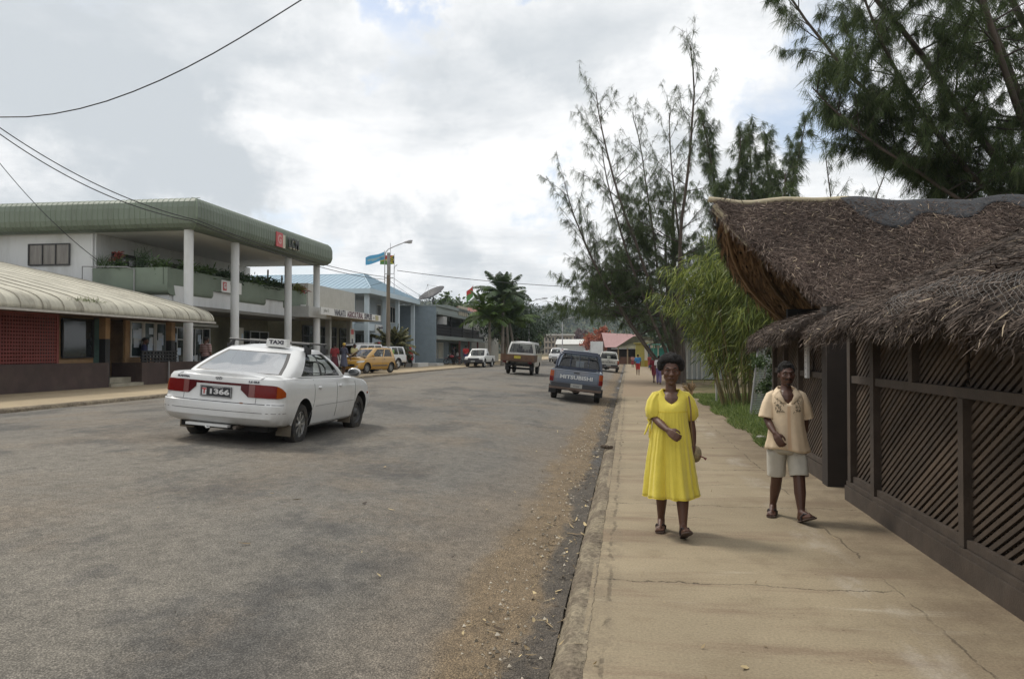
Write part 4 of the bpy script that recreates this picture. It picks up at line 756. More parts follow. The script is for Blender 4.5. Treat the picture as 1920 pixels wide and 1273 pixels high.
class Ring:
    """a car body as a stack of plan outlines; level: dict z (number or fn(y)), w, yr, yf, rr, rf (corner radii), br, bf (bow of the ends)"""
    def __init__(s, levels, ys, ne=6, nc=6, taper=.0):
        s.ys = ys; s.L = levels; s.cols = []
        for lv in levels:
            pts = []; w, yr, yf, rr, rf, br, bf = (lv[k] for k in ('w', 'yr', 'yf', 'rr', 'rf', 'br', 'bf'))
            xr = w-rr; xf = w-rf
            for i in range(ne): x = xr*i/ne; pts.append((x, yr+br*(x/w)**2))
            y0 = yr+br*(xr/w)**2; 
            for i in range(nc+1): a = i/nc*math.pi/2; pts.append((xr+rr*math.sin(a), y0+rr*(1-math.cos(a))))
            ya = y0+rr; yb = yf-bf*(xf/w)**2-rf
            tp = lv.get('taper', taper)
            for y in ys:
                yy = ya+(yb-ya)*y; pts.append((w-tp*((y-.45)/.5)**2*0+0, yy))
            for i in range(nc+1): a = (1-i/nc)*math.pi/2; pts.append((xf+rf*math.sin(a), yf-bf*(xf/w)**2-rf*(1-math.cos(a))))
            for i in range(1, ne+1): x = xf*(1-i/ne); pts.append((x, yf-bf*(x/w)**2))
            z = lv['z']; s.cols.append([(x, y, z(y) if callable(z) else z) for x, y in pts])
        s.n = len(s.cols[0]); s.side0 = ne+nc+1; s.side1 = s.side0+len(ys)
        s.ne, s.nc = ne, nc
    def full(s, k):      # closed outline, right side then left side
        c = s.cols[k]; return c+[(-x, y, z) for x, y, z in c[-2:0:-1]]
    def body(s, mb, mi=None, cap_top=True, cap_bot=True, topcap=None):
        rings = [s.full(k) for k in range(len(s.cols))]; n = len(rings[0]); b = [p for r_ in rings for p in r_]
        fs = [(k*n+i, k*n+(i+1) % n, (k+1)*n+(i+1) % n, (k+1)*n+i) for k in range(len(rings)-1) for i in range(n)]
        mb.add(b, fs, mi)
        for k, on in ((0, cap_bot), (len(rings)-1, cap_top)):
            if on: s.cap(mb, k, (lambda x, y, z: z) if k == 0 or topcap is None else topcap, mi)
    def cap(s, mb, k, zf, mi=None, m=8):      # strips from right to left across the outline
        c = s.cols[k]; vs = []
        for x, y, z in c:
            vs += [(x*(1-2*j/m), y, zf(x*(1-2*j/m), y, z) if 0 < j < m else z) for j in range(m+1)]
        fs = [(i*(m+1)+j, i*(m+1)+j+1, (i+1)*(m+1)+j+1, (i+1)*(m+1)+j) for i in range(len(c)-1) for j in range(m)]
        mb.add(vs, fs, mi)
    def at(s, z):      # outline of the right half at height z
        out = []
        for i in range(s.n):
            col = [s.cols[k][i] for k in range(len(s.cols))]
            for a, b in zip(col, col[1:]):
                if a[2] <= z <= b[2] or (b is col[-1] and z > b[2]) or (a is col[0] and z < a[2]):
                    t = (z-a[2])/(b[2]-a[2]+1e-9); t = max(0, min(1, t)); out.append((a[0]+(b[0]-a[0])*t, a[1]+(b[1]-a[1])*t)); break
            else: out.append(col[-1][:2])
        return out
    def S(s, d, z, off=0., front=False):      # d: distance along the outline from the middle of the rear (or front), signed
        o = s.at(z); o = o[::-1] if front else o; a = abs(d); acc = 0
        for p, q in zip(o, o[1:]):
            l = math.hypot(q[0]-p[0], q[1]-p[1])
            if acc+l >= a or q is o[-1]:
                t = (a-acc)/(l+1e-9); x = p[0]+(q[0]-p[0])*t; y = p[1]+(q[1]-p[1])*t; nx, ny = (q[1]-p[1])/(l+1e-9), -(q[0]-p[0])/(l+1e-9)
                if front: nx, ny = -nx, -ny
                return (math.copysign(1, d)*(x+nx*off), y+ny*off, z)
            acc += l
    def Y(s, y, z, off=0., side=1):      # a point of the side at length y
        o = s.at(z)
        for p, q in zip(o[s.side0-2:s.side1+2], o[s.side0-1:s.side1+3]):
            if p[1] <= y <= q[1]: t = (y-p[1])/(q[1]-p[1]+1e-9); return (side*(p[0]+(q[0]-p[0])*t+off), y, z)
        return (side*(o[s.side0][0]+off), y, z)
    def patch(s, mb, d0, d1, zlo, zhi, off=.006, nd=10, nz=4, front=False, mi=None, depth=.02):
        f = lambda v: v if callable(v) else (lambda d: v)
        lo, hi = f(zlo), f(zhi)
        g = lambda i, j: s.S(d0+(d1-d0)*i/nd, lo(d0+(d1-d0)*i/nd)+(hi(d0+(d1-d0)*i/nd)-lo(d0+(d1-d0)*i/nd))*j/nz, off, front)
        mb.grid(g, range(nd+1), range(nz+1), mi)
        rim = [(i, 0) for i in range(nd)]+[(nd, j) for j in range(nz)]+[(i, nz) for i in range(nd, 0, -1)]+[(0, j) for j in range(nz, 0, -1)]
        ds = [d0+(d1-d0)*i/nd for i, j in rim]; zs = [lo(d)+(hi(d)-lo(d))*j/nz for d, (i, j) in zip(ds, rim)]
        a = [s.S(d, z, off, front) for d, z in zip(ds, zs)]; b = [s.S(d, z, off-depth, front) for d, z in zip(ds, zs)]; n = len(a)
        mb.add(a+b, [(i, (i+1) % n, n+(i+1) % n, n+i) for i in range(n)], mi)
    def sidepatch(s, mb, y0, y1, zlo, zhi, off=.004, ny=8, nz=3, sides=(1, -1), mi=None):
        f = lambda v: v if callable(v) else (lambda d: v)
        lo, hi = f(zlo), f(zhi)
        for sd_ in sides:
            mb.grid(lambda i, j: s.Y(y0+(y1-y0)*i/ny, lo(y0+(y1-y0)*i/ny)+(hi(y0+(y1-y0)*i/ny)-lo(y0+(y1-y0)*i/ny))*j/nz, off, sd_), range(ny+1), range(nz+1), mi)
def wheel(par, x, y, r, w, side, rim='alloy', steer=0., hub=None):
    """wheel > tyre is the wheel's own mesh, rim its child"""
    Mx = Matrix.Translation((x, y, r)) @ Euler((0, 0, steer)).to_matrix().to_4x4() @ Matrix.Rotation(R(90)*side, 4, 'Y'); ri = r*.63
    t = MB(); t.lathe([(ri, -w/2+.01), (r*.80, -w/2), (r*.95, -w/2+.012), (r, -w/2+.04), (r, w/2-.04), (r*.95, w/2-.012), (r*.80, w/2), (ri, w/2-.01), (ri*.97, w/2-.05), (ri*.97, -w/2+.05), (ri, -w/2+.01)], 32, Mx, cap=False); o = t.build('wheel', TYRE, par, 40)
    m_ = MB(); h = w/2-.02
    if rim == 'alloy':
        m_.lathe([(ri, h-.002), (ri*.93, h+.004), (ri*.90, h-.03), (ri*.86, h-.05)], 32, Mx, cap=False)
        for k in range(8):
            a = 2*math.pi*k/8; d = .16; q = [(ri*.22*math.cos(a-d*1.8), ri*.22*math.sin(a-d*1.8)), (ri*.92*math.cos(a-d), ri*.92*math.sin(a-d)), (ri*.92*math.cos(a+d), ri*.92*math.sin(a+d)), (ri*.22*math.cos(a+d*1.8), ri*.22*math.sin(a+d*1.8))]
            m_.add([Mx @ Vector((u, v, h-.005)) for u, v in q]+[Mx @ Vector((u, v, h-.04)) for u, v in q], [(0, 1, 2, 3), (0, 1, 5, 4), (2, 3, 7, 6), (1, 2, 6, 5)])
        m_.lathe([(0.001, h+.004), (ri*.2, h+.002), (ri*.26, h-.012), (ri*.27, h-.05)], 16, Mx, cap=False); m_.build('rim', hub or RIMM, o, 40)
        MB().lathe([(0.001, h-.055), (ri*.96, h-.055)], 20, Mx, cap=False).build('wheel_disc', UNDER, o)
    else:
        m_.lathe([(ri, h-.004), (ri*.92, h+.002), (ri*.85, h-.035), (ri*.6, h-.02), (ri*.45, h-.03), (ri*.3, h+.0), (ri*.28, h+.02), (.001, h+.022)], 24, Mx, cap=False); m_.build('rim', hub or STEEL, o, 40)
    return o
def make_body(name, ring, mats, parent, arches, topcap=None, smooth=32, cap_top=True):
    """lower body with the wheel arches cut out"""
    mb = MB(); ring.body(mb, 0, True, True, topcap); o = mb.build(name, mats, parent, None)
    bm = bmesh.new(); bm.from_mesh(o.data); bmesh.ops.remove_doubles(bm, verts=bm.verts, dist=.0004); bmesh.ops.recalc_face_normals(bm, faces=bm.faces); bm.to_mesh(o.data); bm.free()
    cuts = []
    for y, z, r, xw in arches:
        for sd_ in (1, -1):
            c = MB(); c.lathe([(r, .0), (r, .5)], 36, Matrix.Translation((sd_*(xw-.30) if sd_ > 0 else -(xw-.30), y, z)) @ Matrix.Rotation(R(90)*sd_, 4, 'Y')); co = c.build('cut', UNDER, parent); cuts.append(co)
            md = o.modifiers.new('b', 'BOOLEAN'); md.operation = 'DIFFERENCE'; md.object = co; md.solver = 'EXACT'; md.material_mode = 'TRANSFER'
    nv = len(o.data.vertices); dg = bpy.context.evaluated_depsgraph_get(); dg.update(); me = bpy.data.meshes.new_from_object(o.evaluated_get(dg)); o.modifiers.clear(); old = o.data; o.data = me; bpy.data.meshes.remove(old)
    for c in cuts: bpy.data.objects.remove(c)
    me.polygons.foreach_set('use_smooth', [True]*len(me.polygons)); me.set_sharp_from_angle(angle=R(smooth)); return o
def greenhouse(par, base, roof, pm, win_side, win_rear=True, win_front=True, mid=None, frit=.0, vb=(.06, .88), gmat=None, crown=.05, name='cabin', rear_in=.10, trim=TRIM, seats=True, black_pillars=False, rear_gmat=None, bul=.018):
    """upper body: painted pillars and roof, separate glass; win_side: list of (s0, s1) glass spans, 0 rear to 1 front"""
    gmat = gmat or CGLASS
    cuts = sorted(set([0., 1.]+[v for a, b in win_side for v in (a, a+.012, b-.012, b)])); ys = []
    for a, b in zip(cuts, cuts[1:]):
        m_ = max(1, int((b-a)/.07)); ys += [a+(b-a)*k/m_ for k in range(m_)]
    ys.append(1.)
    def lv(t):
        f = lambda k: base[k]+(roof[k]-base[k])*t
        d = {k: f(k) for k in ('w', 'yr', 'yf', 'rr', 'rf', 'br', 'bf')}; zb, zr = base['z'], roof['z']; bulge = math.sin(t*math.pi)*bul
        d['w'] += bulge; d['yr'] -= bulge*1.2; d['yf'] += bulge*1.2; d['z'] = (lambda y: (zb(y) if callable(zb) else zb)*(1-t)+zr*t); return d
    ts = sorted(set([0, vb[0], vb[0]+.035, vb[1]-.03, vb[1], .94, 1.]+[vb[0]+(vb[1]-vb[0])*k/5 for k in range(1, 5)])); R_ = Ring([lv(t) for t in ts], ys, ne=8, nc=5)
    n = R_.n; pmb = MB(); gmb = {}; kmb = MB()
    def kind(i, j):
        t0, t1 = ts[j], ts[j+1]
        if t0 < vb[0]-1e-6 or t1 > vb[1]+1e-6: return 'P', None
        edge = t1 <= vb[0]+.036 or t0 >= vb[1]-.031
        if i < R_.ne+1 and i < R_.ne+int(R_.nc*.34):
            return ('K' if edge or i >= R_.ne-0 else 'G', 'rear') if win_rear else ('P', None)
        if i >= n-1-R_.ne-int(R_.nc*.34): return ('K' if edge or i < n-1-R_.ne else 'G', 'front') if win_front else ('P', None)
        if R_.side0 <= i < R_.side1-1:
            s0, s1 = ys[i-R_.side0], ys[i-R_.side0+1]; c = (s0+s1)/2
            for a, b in win_side:
                if a < c < b: return ('K' if edge or c < a+.012 or c > b-.012 else 'G', ('side', a))
            if black_pillars and min(a for a, b in win_side) < c < max(b for a, b in win_side): return 'K', 'side'
        return 'P', None
    for j in range(len(ts)-1):
        for i in range(n-1):
            k, w_ = kind(i, j); q = [R_.cols[j][i], R_.cols[j][i+1], R_.cols[j+1][i+1], R_.cols[j+1][i]]
            for sg in (1, -1):
                m_ = [(x*sg, y, z) for x, y, z in q]; m_ = m_ if sg > 0 else m_[::-1]
                (pmb if k == 'P' else kmb if k == 'K' else gmb.setdefault(w_ if isinstance(w_, str) else (*w_, sg), MB())).add(m_, [(0, 1, 2, 3)])
    R_.cap(pmb, len(ts)-1, lambda x, y, z: z+crown*(1-(x/roof['w'])**2)*min(1, max(0, (y-roof['yr'])/.35), max(0, (roof['yf']-y)/.35)))
    def weld(mb, nm, m_, p, sm=40, solid=0):
        if not mb.f: return None
        o = mb.build(nm, m_, p, None, solid=solid); bm = bmesh.new(); bm.from_mesh(o.data); bmesh.ops.remove_doubles(bm, verts=bm.verts, dist=.0008); bmesh.ops.recalc_face_normals(bm, faces=bm.faces); bm.to_mesh(o.data); bm.free()
        o.data.polygons.foreach_set('use_smooth', [True]*len(o.data.polygons)); o.data.set_sharp_from_angle(angle=R(sm)); return o
    cab = weld(pmb, name, pm, par); weld(kmb, 'window_rubber', trim, cab)
    for k_, b_ in gmb.items(): weld(b_, 'rear_window' if k_ == 'rear' else 'windscreen' if k_ == 'front' else 'side_window', (rear_gmat or gmat) if k_ == 'rear' else gmat, par)
    return R_, cab
def seat_set(par, y, z, xs=(-.36, .36), lean=.18):
    for x in xs:
        m_ = MB(); m_.box((x, y, z+.06), (.46, .48, .16)); m_.box((x, y-.27, z+.38), (.44, .12, .60), rx=lean); m_.box((x, y-.36, z+.76), (.24, .08, .18), rx=lean); m_.build('seat', SEAT, par)
def plate(par, ring, d, z, w, h, s_, bg, fg, off=.012, front=False, red=None):
    p = ring.S(d, z, off, front); q = ring.S(d+.05, z, off, front); ang = math.atan2(q[1]-p[1], q[0]-p[0]); rz = ang if not front else math.pi+ang*0
    Mx = Matrix.Translation(p) @ Euler((0, 0, rz)).to_matrix().to_4x4(); mb = MB(); mb.add([Mx @ Vector(v) for v in ((-w/2, .0, -h/2), (w/2, 0, -h/2), (w/2, 0, h/2), (-w/2, 0, h/2), (-w/2, .01, -h/2), (w/2, .01, -h/2), (w/2, .01, h/2), (-w/2, .01, h/2))], [(0, 1, 2, 3), (4, 7, 6, 5), (0, 4, 5, 1), (1, 5, 6, 2), (2, 6, 7, 3), (3, 7, 4, 0)]); o = mb.build('number_plate', bg, par)
    if s_: 
        e = Euler((R(90), 0, rz)); text('plate_number', s_, h*.62, fg, o, Mx @ Vector((w*.10 if red else 0, -.003, -h*.03)), e, (w*.78 if red else w*.86)/(len(s_)*h*.36), .001, bold=.004)
    return o, Mx, rz
def lit(z0, z1, n): return [z0+(z1-z0)*k/n for k in range(n+1)]
# ------------------------------------------------ the white taxi
def build_taxi():
    T = thing('taxi', 'white saloon taxi with black roof rack driving away up the street', 'taxi', (-5.80, 11.2, .265), R(-1.2), ry=R(4.2)); T.scale = (1.045, .87, 1.01)
    wp = paint('taxi_white', (.66, .665, .66), damt=.22)
    def zt(y):      # shoulder line: boot, sides, bonnet
        if y < -.2: return .955+.015*math.sin((y+1.1)*2)
        if y < 2.2: return .955-.035*(y+.2)/2.4
        return .92-.20*((y-2.2)/1.45)**1.7
    def mixz(t, lo=.61): return lambda y: lo+(zt(y)-lo)*t
    b = dict(rr=.26, rf=.42, br=.12, bf=.22)
    lv = [dict(b, z=lambda y: .20 if y > -.35 else .27, w=.79, yr=-.86, yf=3.45), dict(b, z=lambda y: .235 if y > -.35 else .31, w=.84, yr=-1.00, yf=3.56), dict(b, z=lambda y: .40, w=.872, yr=-1.085, yf=3.62), dict(b, z=.50, w=.885, yr=-1.095, yf=3.63), dict(b, z=.585, w=.886, yr=-1.085, yf=3.60), dict(b, z=.607, w=.883, yr=-1.045, yf=3.575, rr=.26),
          dict(b, z=mixz(.09 ), w=.884, yr=-1.03, yf=3.55, rr=.28), dict(b, z=mixz(.52 ), w=.878, yr=-1.025, yf=3.50, rr=.28), dict(b, z=mixz(.84 ), w=.858, yr=-1.02, yf=3.44, rr=.28), dict(b, z=mixz(.97 ), w=.832, yr=-.995, yf=3.38, rr=.28), dict(b, z=mixz(1.0 ), w=.79, yr=-.955, yf=3.30, rr=.28)]
    ring = Ring(lv, [k/18 for k in range(19)])
    def top(x, y, z):
        c = 1-(x/.79)**2
        return z+(.045*c if y < .1 else .03*c if y < 2.0 else .07*c*min(1, (3.4-y)/.6))
    body = make_body('body', ring, [wp], T, [(0, .30, .365, .90), (2.7, .30, .365, .90)], top)
    base = dict(z=lambda y: zt(min(y, 2.2))+.008, w=.775, yr=-.53, yf=2.32, rr=.16, rf=.22, br=.10, bf=.24); roof = dict(z=1.355, w=.575, yr=.38, yf=1.42, rr=.17, rf=.14, br=.05, bf=.10)
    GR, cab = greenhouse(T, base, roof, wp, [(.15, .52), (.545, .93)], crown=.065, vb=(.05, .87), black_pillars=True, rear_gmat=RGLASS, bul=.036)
    fl = MB(); fl.box((0, 1.0, .78), (1.4, 2.3, .02)); fl.box((0, -.05, .93), (1.3, .5, .10)); fl.box((0, 2.1, .90), (1.35, .4, .12)); fl.build('cabin_floor', INTER, T)
    seat_set(T, 1.30, .50); s_ = MB(); s_.box((0, .30, .68), (1.2, .14, .52), rx=.3); s_.build('rear_seat', SEAT, T)
    sw = MB(); sw.tube([(.36+.17*math.cos(a), 1.78, .98+.17*math.sin(a)) for a in lit(0, 2*math.pi, 14)], .014, 6); sw.build('steering_wheel', TRIM, T, 50)
    # rear lamps and trim
    r1 = MB(); ring.patch(r1, -.60, .60, .840, .874, .007, 16, 2); r1.build('lamp_band', DRED, T, 30)
    for sg in (1, -1):
        hi = lambda d: .872-.115*max(0, (abs(d)-.74)/.26)**2.2; lo = lambda d: .690+.035*max(0, (abs(d)-.82)/.2)**1.5
        for nm, a, c, mm in (('tail_lamp', .33, .44, DRED), ('reversing_lamp', .443, .525, REVERSE), ('tail_lamp', .528, .82, RED), ('indicator', .823, .985, AMBER)):
            m_ = MB(); ring.patch(m_, sg*a, sg*c, lo if a > .40 else (lambda d: .69+.9*max(0, (.44-abs(d)))), hi, .012, 8, 4); m_.build(nm, mm, T, 30)
    gp = MB(); ring.patch(gp, -.98, .98, .598, .606, .004, 24, 1); ring.patch(gp, -.52, -.515, .61, .73, .003, 1, 4); ring.patch(gp, .545, .55, .61, .80, .003, 1, 4); ring.patch(gp, -1.10, 1.10, .480, .486, .003, 24, 1); gp.build('panel_gap', TRIM, T)
    bt = MB(); bt.tube([(-.60, -.99, .86+.09), (-.60, -.80, .978), (-.58, -.52, .985)], .004, 4); bt.tube([(.60, -.99, .95), (.60, -.80, .978), (.58, -.52, .985)], .004, 4); bt.build('panel_gap', M('gap_grey', (.12, .12, .12), .7), T)
    o, Mx, rz = plate(T, ring, -.02, .735, .46, .155, '1366', M('plate_black', (.02, .021, .025), .4), M('plate_white', (.62, .62, .62), .5), .018, red=True)
    e = Euler((R(90), 0, rz)); fr = MB()
    for a, c in (((-.223, -.0725), (.223, -.068)), ((-.223, .068), (.223, .0725)), ((-.223, -.0675), (-.218, .0675)), ((.218, -.0675), (.223, .0675))): fr.add([Mx @ Vector((x, -.002, z)) for x, z in ((a[0], a[1]), (c[0], a[1]), (c[0], c[1]), (a[0], c[1]))], [(0, 1, 2, 3)])
    fr.build('plate_border', M('plate_white', ()), o)
    q = MB(); q.add([Mx @ Vector((x, -.0025, z)) for x, z in ((-.20, -.055), (-.135, -.055), (-.135, .045), (-.20, .045))], [(0, 1, 2, 3)]); q.build('plate_square', M('plate_white', ()), o)
    text('plate_letter', 'T', .10, M('plate_red', (.45, .03, .03), .5), o, Mx @ Vector((-.168, -.005, -.005)), e, 1., .001, bold=.004); text('plate_word', 'VANUATU', .028, M('plate_white', ()), o, Mx @ Vector((.03, -.003, .056)), e, 1.2, .0008)
    bd = M('badge_grey', (.10, .10, .11), .3, metal=.6)
    def onrear(s_, d, z, size, sx): p = ring.S(d, z, .004); q = ring.S(d+.04, z, .004); text('badge', s_, size, bd, T, p, Euler((R(80), 0, math.atan2(q[1]-p[1], q[0]-p[0]))), sx, .002, bold=.003)
    onrear('ELANTRA', -.55, .912, .036, 1.25); onrear('1.6 GLS', .50, .905, .036, 1.3)
    c0 = Vector(ring.S(0, .925, .010)); em = MB(); em.tube([c0+Vector((.045*math.cos(a), 0, .022*math.sin(a))) for a in lit(0, 2*math.pi, 20)], .0045, 5); em.tube([c0+Vector((-.022, 0, -.014)), c0+Vector((-.010, 0, .014))], .004, 5); em.tube([c0+Vector((.010, 0, -.014)), c0+Vector((.022, 0, .014))], .004, 5); em.tube([c0+Vector((-.016, 0, -.003)), c0+Vector((.016, 0, .003))], .004, 5); em.build('badge', bd, T, 50)
    rb = MB(); rb.ball(Vector(ring.S(.36, .60, .0))+Vector((0, -.0, 0)), (.035, .012, .015), 8, 5); rb.build('boot_catch', M('rust', (.20, .10, .05), .8), T, 50)
    # doors
    dg = MB()
    for y0 in (.40, 1.42, 2.36):
        for sd_ in (1, -1):
            sl = .16 if y0 < .5 else 0.; dg.tube([ring.Y(y0+(sl*((z-.62)/.3)*1.0 if z < .62 else 0)-(.0), z, .001, sd_) for z in lit(.30, .93, 8)], .004, 4)
    ring.sidepatch(dg, .45, 2.30, .520, .526, .003, 8, 1); ring.sidepatch(dg, .36, 2.32, .245, .252, .004, 8, 1); dg.build('panel_gap', M('gap_grey', ()), T)
    for sd_ in (1, -1):
        for y in (.62, 1.58): h = MB(); h.ball(ring.Y(y, .80, .006, sd_), (.02, .075, .024), 12, 8); h.build('door_handle', wp, T, 60)
        for y, st in ((0, 0), (2.7, -.06)): wheel(T, sd_*.755, y, .31, .19, sd_, 'alloy' if y == 0 else 'steel', st)
        mr = MB(); mr.ball((sd_*.985, 1.92, 1.02), (.115, .075, .075), 16, 10); mr.box((sd_*.87, 1.95, .975), (.12, .06, .05)); mo = mr.build('mirror', wp, T, 60); g = MB(); g.ball((sd_*.99, 1.858, 1.02), (.098, .016, .062), 16, 8); g.build('mirror_glass', M('mirror_glass', (.05, .055, .06), .03, metal=.0, spec=1., coat=1.), mo, 60)
        for yy_ in (-.40, 2.28): MB().box((sd_*.74, yy_, .20), (.22, .015, .16)).build('mud_flap', M('mud', (.16, .135, .10), .9, var=.3, vscale=8), T)
        hl = MB(); ring.patch(hl, sd_*.42, sd_*.86, .60, .73, .008, 8, 3, True); hl.build('headlight', CLEAR, T, 40)
        si = MB(); si.ball(ring.Y(3.05, .62, .004, sd_), (.012, .03, .02), 8, 6); si.build('side_indicator', AMBER, T, 60)
    ub = MB(); ub.box((0, 1.35, .23), (1.3, 4.2, .08)); ub.tube([(-.65, 0, .28), (.65, 0, .28)], .05, 8); ub.build('underbody', UNDER, T)
    ex = MB(); ex.tube([(.28, -.75, .26), (.28, -1.02, .25)], .028, 10); ex.build('exhaust', M('exhaust_rust', (.10, .08, .065), .7), T, 50)
    tw = MB(); tw.box((-.12, -1.0, .262), (.62, .10, .035)); tw.tube([(-.13, -1.05, .24), (-.10, -1.08, .225), (-.07, -1.05, .23)], .012, 6); tw.build('tow_bracket', wp, T, 50)
    fb = MB(); ring.patch(fb, -.30, .30, .56, .68, .006, 8, 2, True); fb.build('grille', TRIM, T)
    # roof rack and sign
    rk = MB()
    for y in (.62, 1.38):
        z = 1.455; rk.tube([(-.66, y, z), (.66, y, z)], .016, 6)
        for sd_ in (1, -1): rk.tube([(sd_*.62, y, 1.34), (sd_*.60, y, 1.41), (sd_*.58, y, z+.004)], [.045, .032, .026], 8); rk.box((sd_*.645, y, 1.345), (.06, .09, .09))
    rk.build('roof_rack', TRIM, T, 40)
    sg = MB(); sg.prism([(-.17, 1.385), (.17, 1.385), (.155, 1.508), (-.155, 1.508)], .42, .56, 1); sg = sg.build('taxi_sign', M('sign_white', ()), T); 
    sg.location.x = .20
    text('lettering', 'TAXI', .078, M('sign_black', ()), sg, (0, .417, 1.456), (R(90), 0, 0), 1.35, .002, bold=.004)
    # the driver
    dv = MB(); dv.ball((.36, 1.20, 1.20), (.09, .105, .125), 12, 10); dv.ball((.36, 1.10, .86), (.20, .13, .28), 12, 10); 
    D_ = dv.build('person', M('driver_dark', (.03, .022, .018), .7), None, 60); D_.matrix_world = Matrix.Translation(T.location) @ Euler(T.rotation_euler).to_matrix().to_4x4() @ Matrix.Diagonal((*T.scale, 1)); tag(D_, 'driver in dark clothes at the wheel of the white taxi', 'person')

def wheels(T, pts, r, w, rim='steel', hub=None):
    for x, y in pts: wheel(T, x, y, r, w, 1 if x > 0 else -1, rim, 0, hub)
def lamp(T, ring, nm, mm, a, b, z0, z1, front, off=.01):
    m_ = MB(); ring.patch(m_, a, b, z0, z1, off, 6, 3, front); return m_.build(nm, mm, T, 40)
def mirrors(T, x, y, z, m_=None):
    for sd_ in (1, -1):
        q = MB(); q.ball((sd_*(x+.07), y, z), (.07, .035, .075), 10, 8); q.box((sd_*(x-.0), y+.02, z-.03), (.10, .03, .03)); q.build('mirror', m_ or TRIM, T, 60)
def build_pickup(name, label, loc, rz, ry, col, letters=None, lcol=None, hoop=False, dark=True, group=None, canopy=False, front=False, scale=(1, 1, 1), dirt=.3):
    T = thing(name, label, 'pickup truck', loc, rz, group, ry=ry); T.scale = scale
    pm = paint(name+'_paint_%d' % len(MATS), col, damt=dirt, metal=.15)
    def zt(y): return .985 if y < .9 else (.985-.02*(y-.9)/1.5 if y < 2.4 else .955-.10*((y-2.4)/1.2)**2)
    b = dict(rr=.055, rf=.22, br=.015, bf=.12); mz = lambda t: (lambda y: .56+(zt(y)-.56)*t)
    lv = [dict(b, z=.46, w=.77, yr=-1.05, yf=3.50), dict(b, z=.50, w=.80, yr=-1.06, yf=3.55), dict(b, z=.56, w=.815, yr=-1.06, yf=3.56), dict(b, z=mz(.30), w=.825, yr=-1.062, yf=3.55), dict(b, z=mz(.36), w=.818, yr=-1.062, yf=3.54), dict(b, z=mz(.85), w=.812, yr=-1.05, yf=3.48), dict(b, z=mz(.97), w=.80, yr=-1.045, yf=3.40), dict(b, z=mz(1.), w=.775, yr=-1.03, yf=3.36)]
    ring = Ring(lv, [k/22 for k in range(23)])
    def top(x, y, z):
        if -.98 < y < .80 and not canopy: return .60 if abs(x) < .70 else z
        return z+.04*(1-(x/.78)**2)*(1 if y > 2.3 else .2)
    make_body('body', ring, [pm], T, [(0, .36, .43, .85), (2.72, .36, .43, .85)], top)
    base = dict(z=lambda y: zt(min(y, 2.4))+.004, w=.765, yr=.90, yf=2.52, rr=.10, rf=.16, br=.02, bf=.14); roof = dict(z=1.575, w=.60, yr=1.02, yf=1.72, rr=.12, rf=.12, br=.03, bf=.08)
    greenhouse(T, base, roof, pm, [(.10, .60)] if not canopy else [(.06, .45), (.48, .70)], crown=.035, vb=(.06, .86))
    seat_set(T, 1.62, .56); f = MB(); f.box((0, 1.7, .80), (1.4, 1.5, .02)); f.box((0, 2.25, .93), (1.35, .3, .12)); f.build('cabin_floor', INTER, T)
    if canopy:
        b2 = dict(z=lambda y: .99, w=.77, yr=-1.0, yf=.86, rr=.08, rf=.08, br=.02, bf=.02); r2 = dict(b2, z=1.57, w=.66, yr=-.86, yf=.86); greenhouse(T, b2, r2, pm, [(.10, .48), (.52, .92)], win_front=False, crown=.03, name='canopy')
    for sd_ in (1, -1):
        lamp(T, ring, 'tail_lamp', RED, sd_*.70, sd_*.86, .60, .75, False); lamp(T, ring, 'indicator', AMBER, sd_*.70, sd_*.86, .753, .93, False); lamp(T, ring, 'headlight', CLEAR, sd_*.48, sd_*.80, .66, .82, True)
        ring_ = MB(); ring_.box((sd_*.74, -.48, .33), (.24, .015, .26)); ring_.build('mud_flap', TRIM, T)
    tg = MB(); ring.patch(tg, -.665, .665, .955, .962, .002, 10, 1); ring.patch(tg, -.672, -.665, .57, .96, .004, 1, 4); ring.patch(tg, .665, .672, .57, .96, .004, 1, 4); ring.patch(tg, -.66, .66, .60, .606, .003, 10, 1); tg.build('panel_gap', TRIM, T)
    hd = MB(); ring.patch(hd, -.09, .09, .89, .93, .008, 2, 2); hd.build('tailgate_handle', TRIM, T)
    if letters: text('lettering', letters, .155, M(*lcol), T, (0, -1.073, .765), (R(90), 0, 0), 1.32, .003, bold=.005)
    bm_ = MB(); bm_.box((0, -1.13, .515), (1.50, .14, .13)); bm_.build('rear_bumper', M('bumper_dark', (.035, .036, .042), .5), T); bb = MB(); bb.box((0, -1.14, .415), (1.62, .10, .07)); bb.tube([(-.3, -1.1, .40), (0, -1.12, .33), (.3, -1.1, .40)], .02, 6); bb.build('tow_bar', M('rusty_steel', (.14, .10, .08), .8, var=.3), T)
    pl = MB(); pl.box((.03, -1.206, .515), (.36, .012, .125)); pl = pl.build('number_plate', M('plate_old', (.33, .33, .31), .6), T); text('plate_number', '4162', .09, M('sign_black', ()), pl, (.03, -1.214, .51), (R(90), 0, 0), 1.1, .001)
    fb = MB(); fb.box((0, 3.60, .56), (1.62, .16, .24)); fb.build('front_bumper', M('bumper_dark', ()), T); g = MB(); ring.patch(g, -.47, .47, .67, .81, .008, 8, 2, True); g.build('grille', TRIM, T); p2 = MB(); p2.box((0, 3.686, .55), (.34, .01, .11)); p2.build('number_plate', M('plate_old', ()), T)
    wheels(T, [(.70, 0), (-.70, 0), (.70, 2.72), (-.70, 2.72)], .345, .20, 'steel', HUBC if not dark else STEEL)
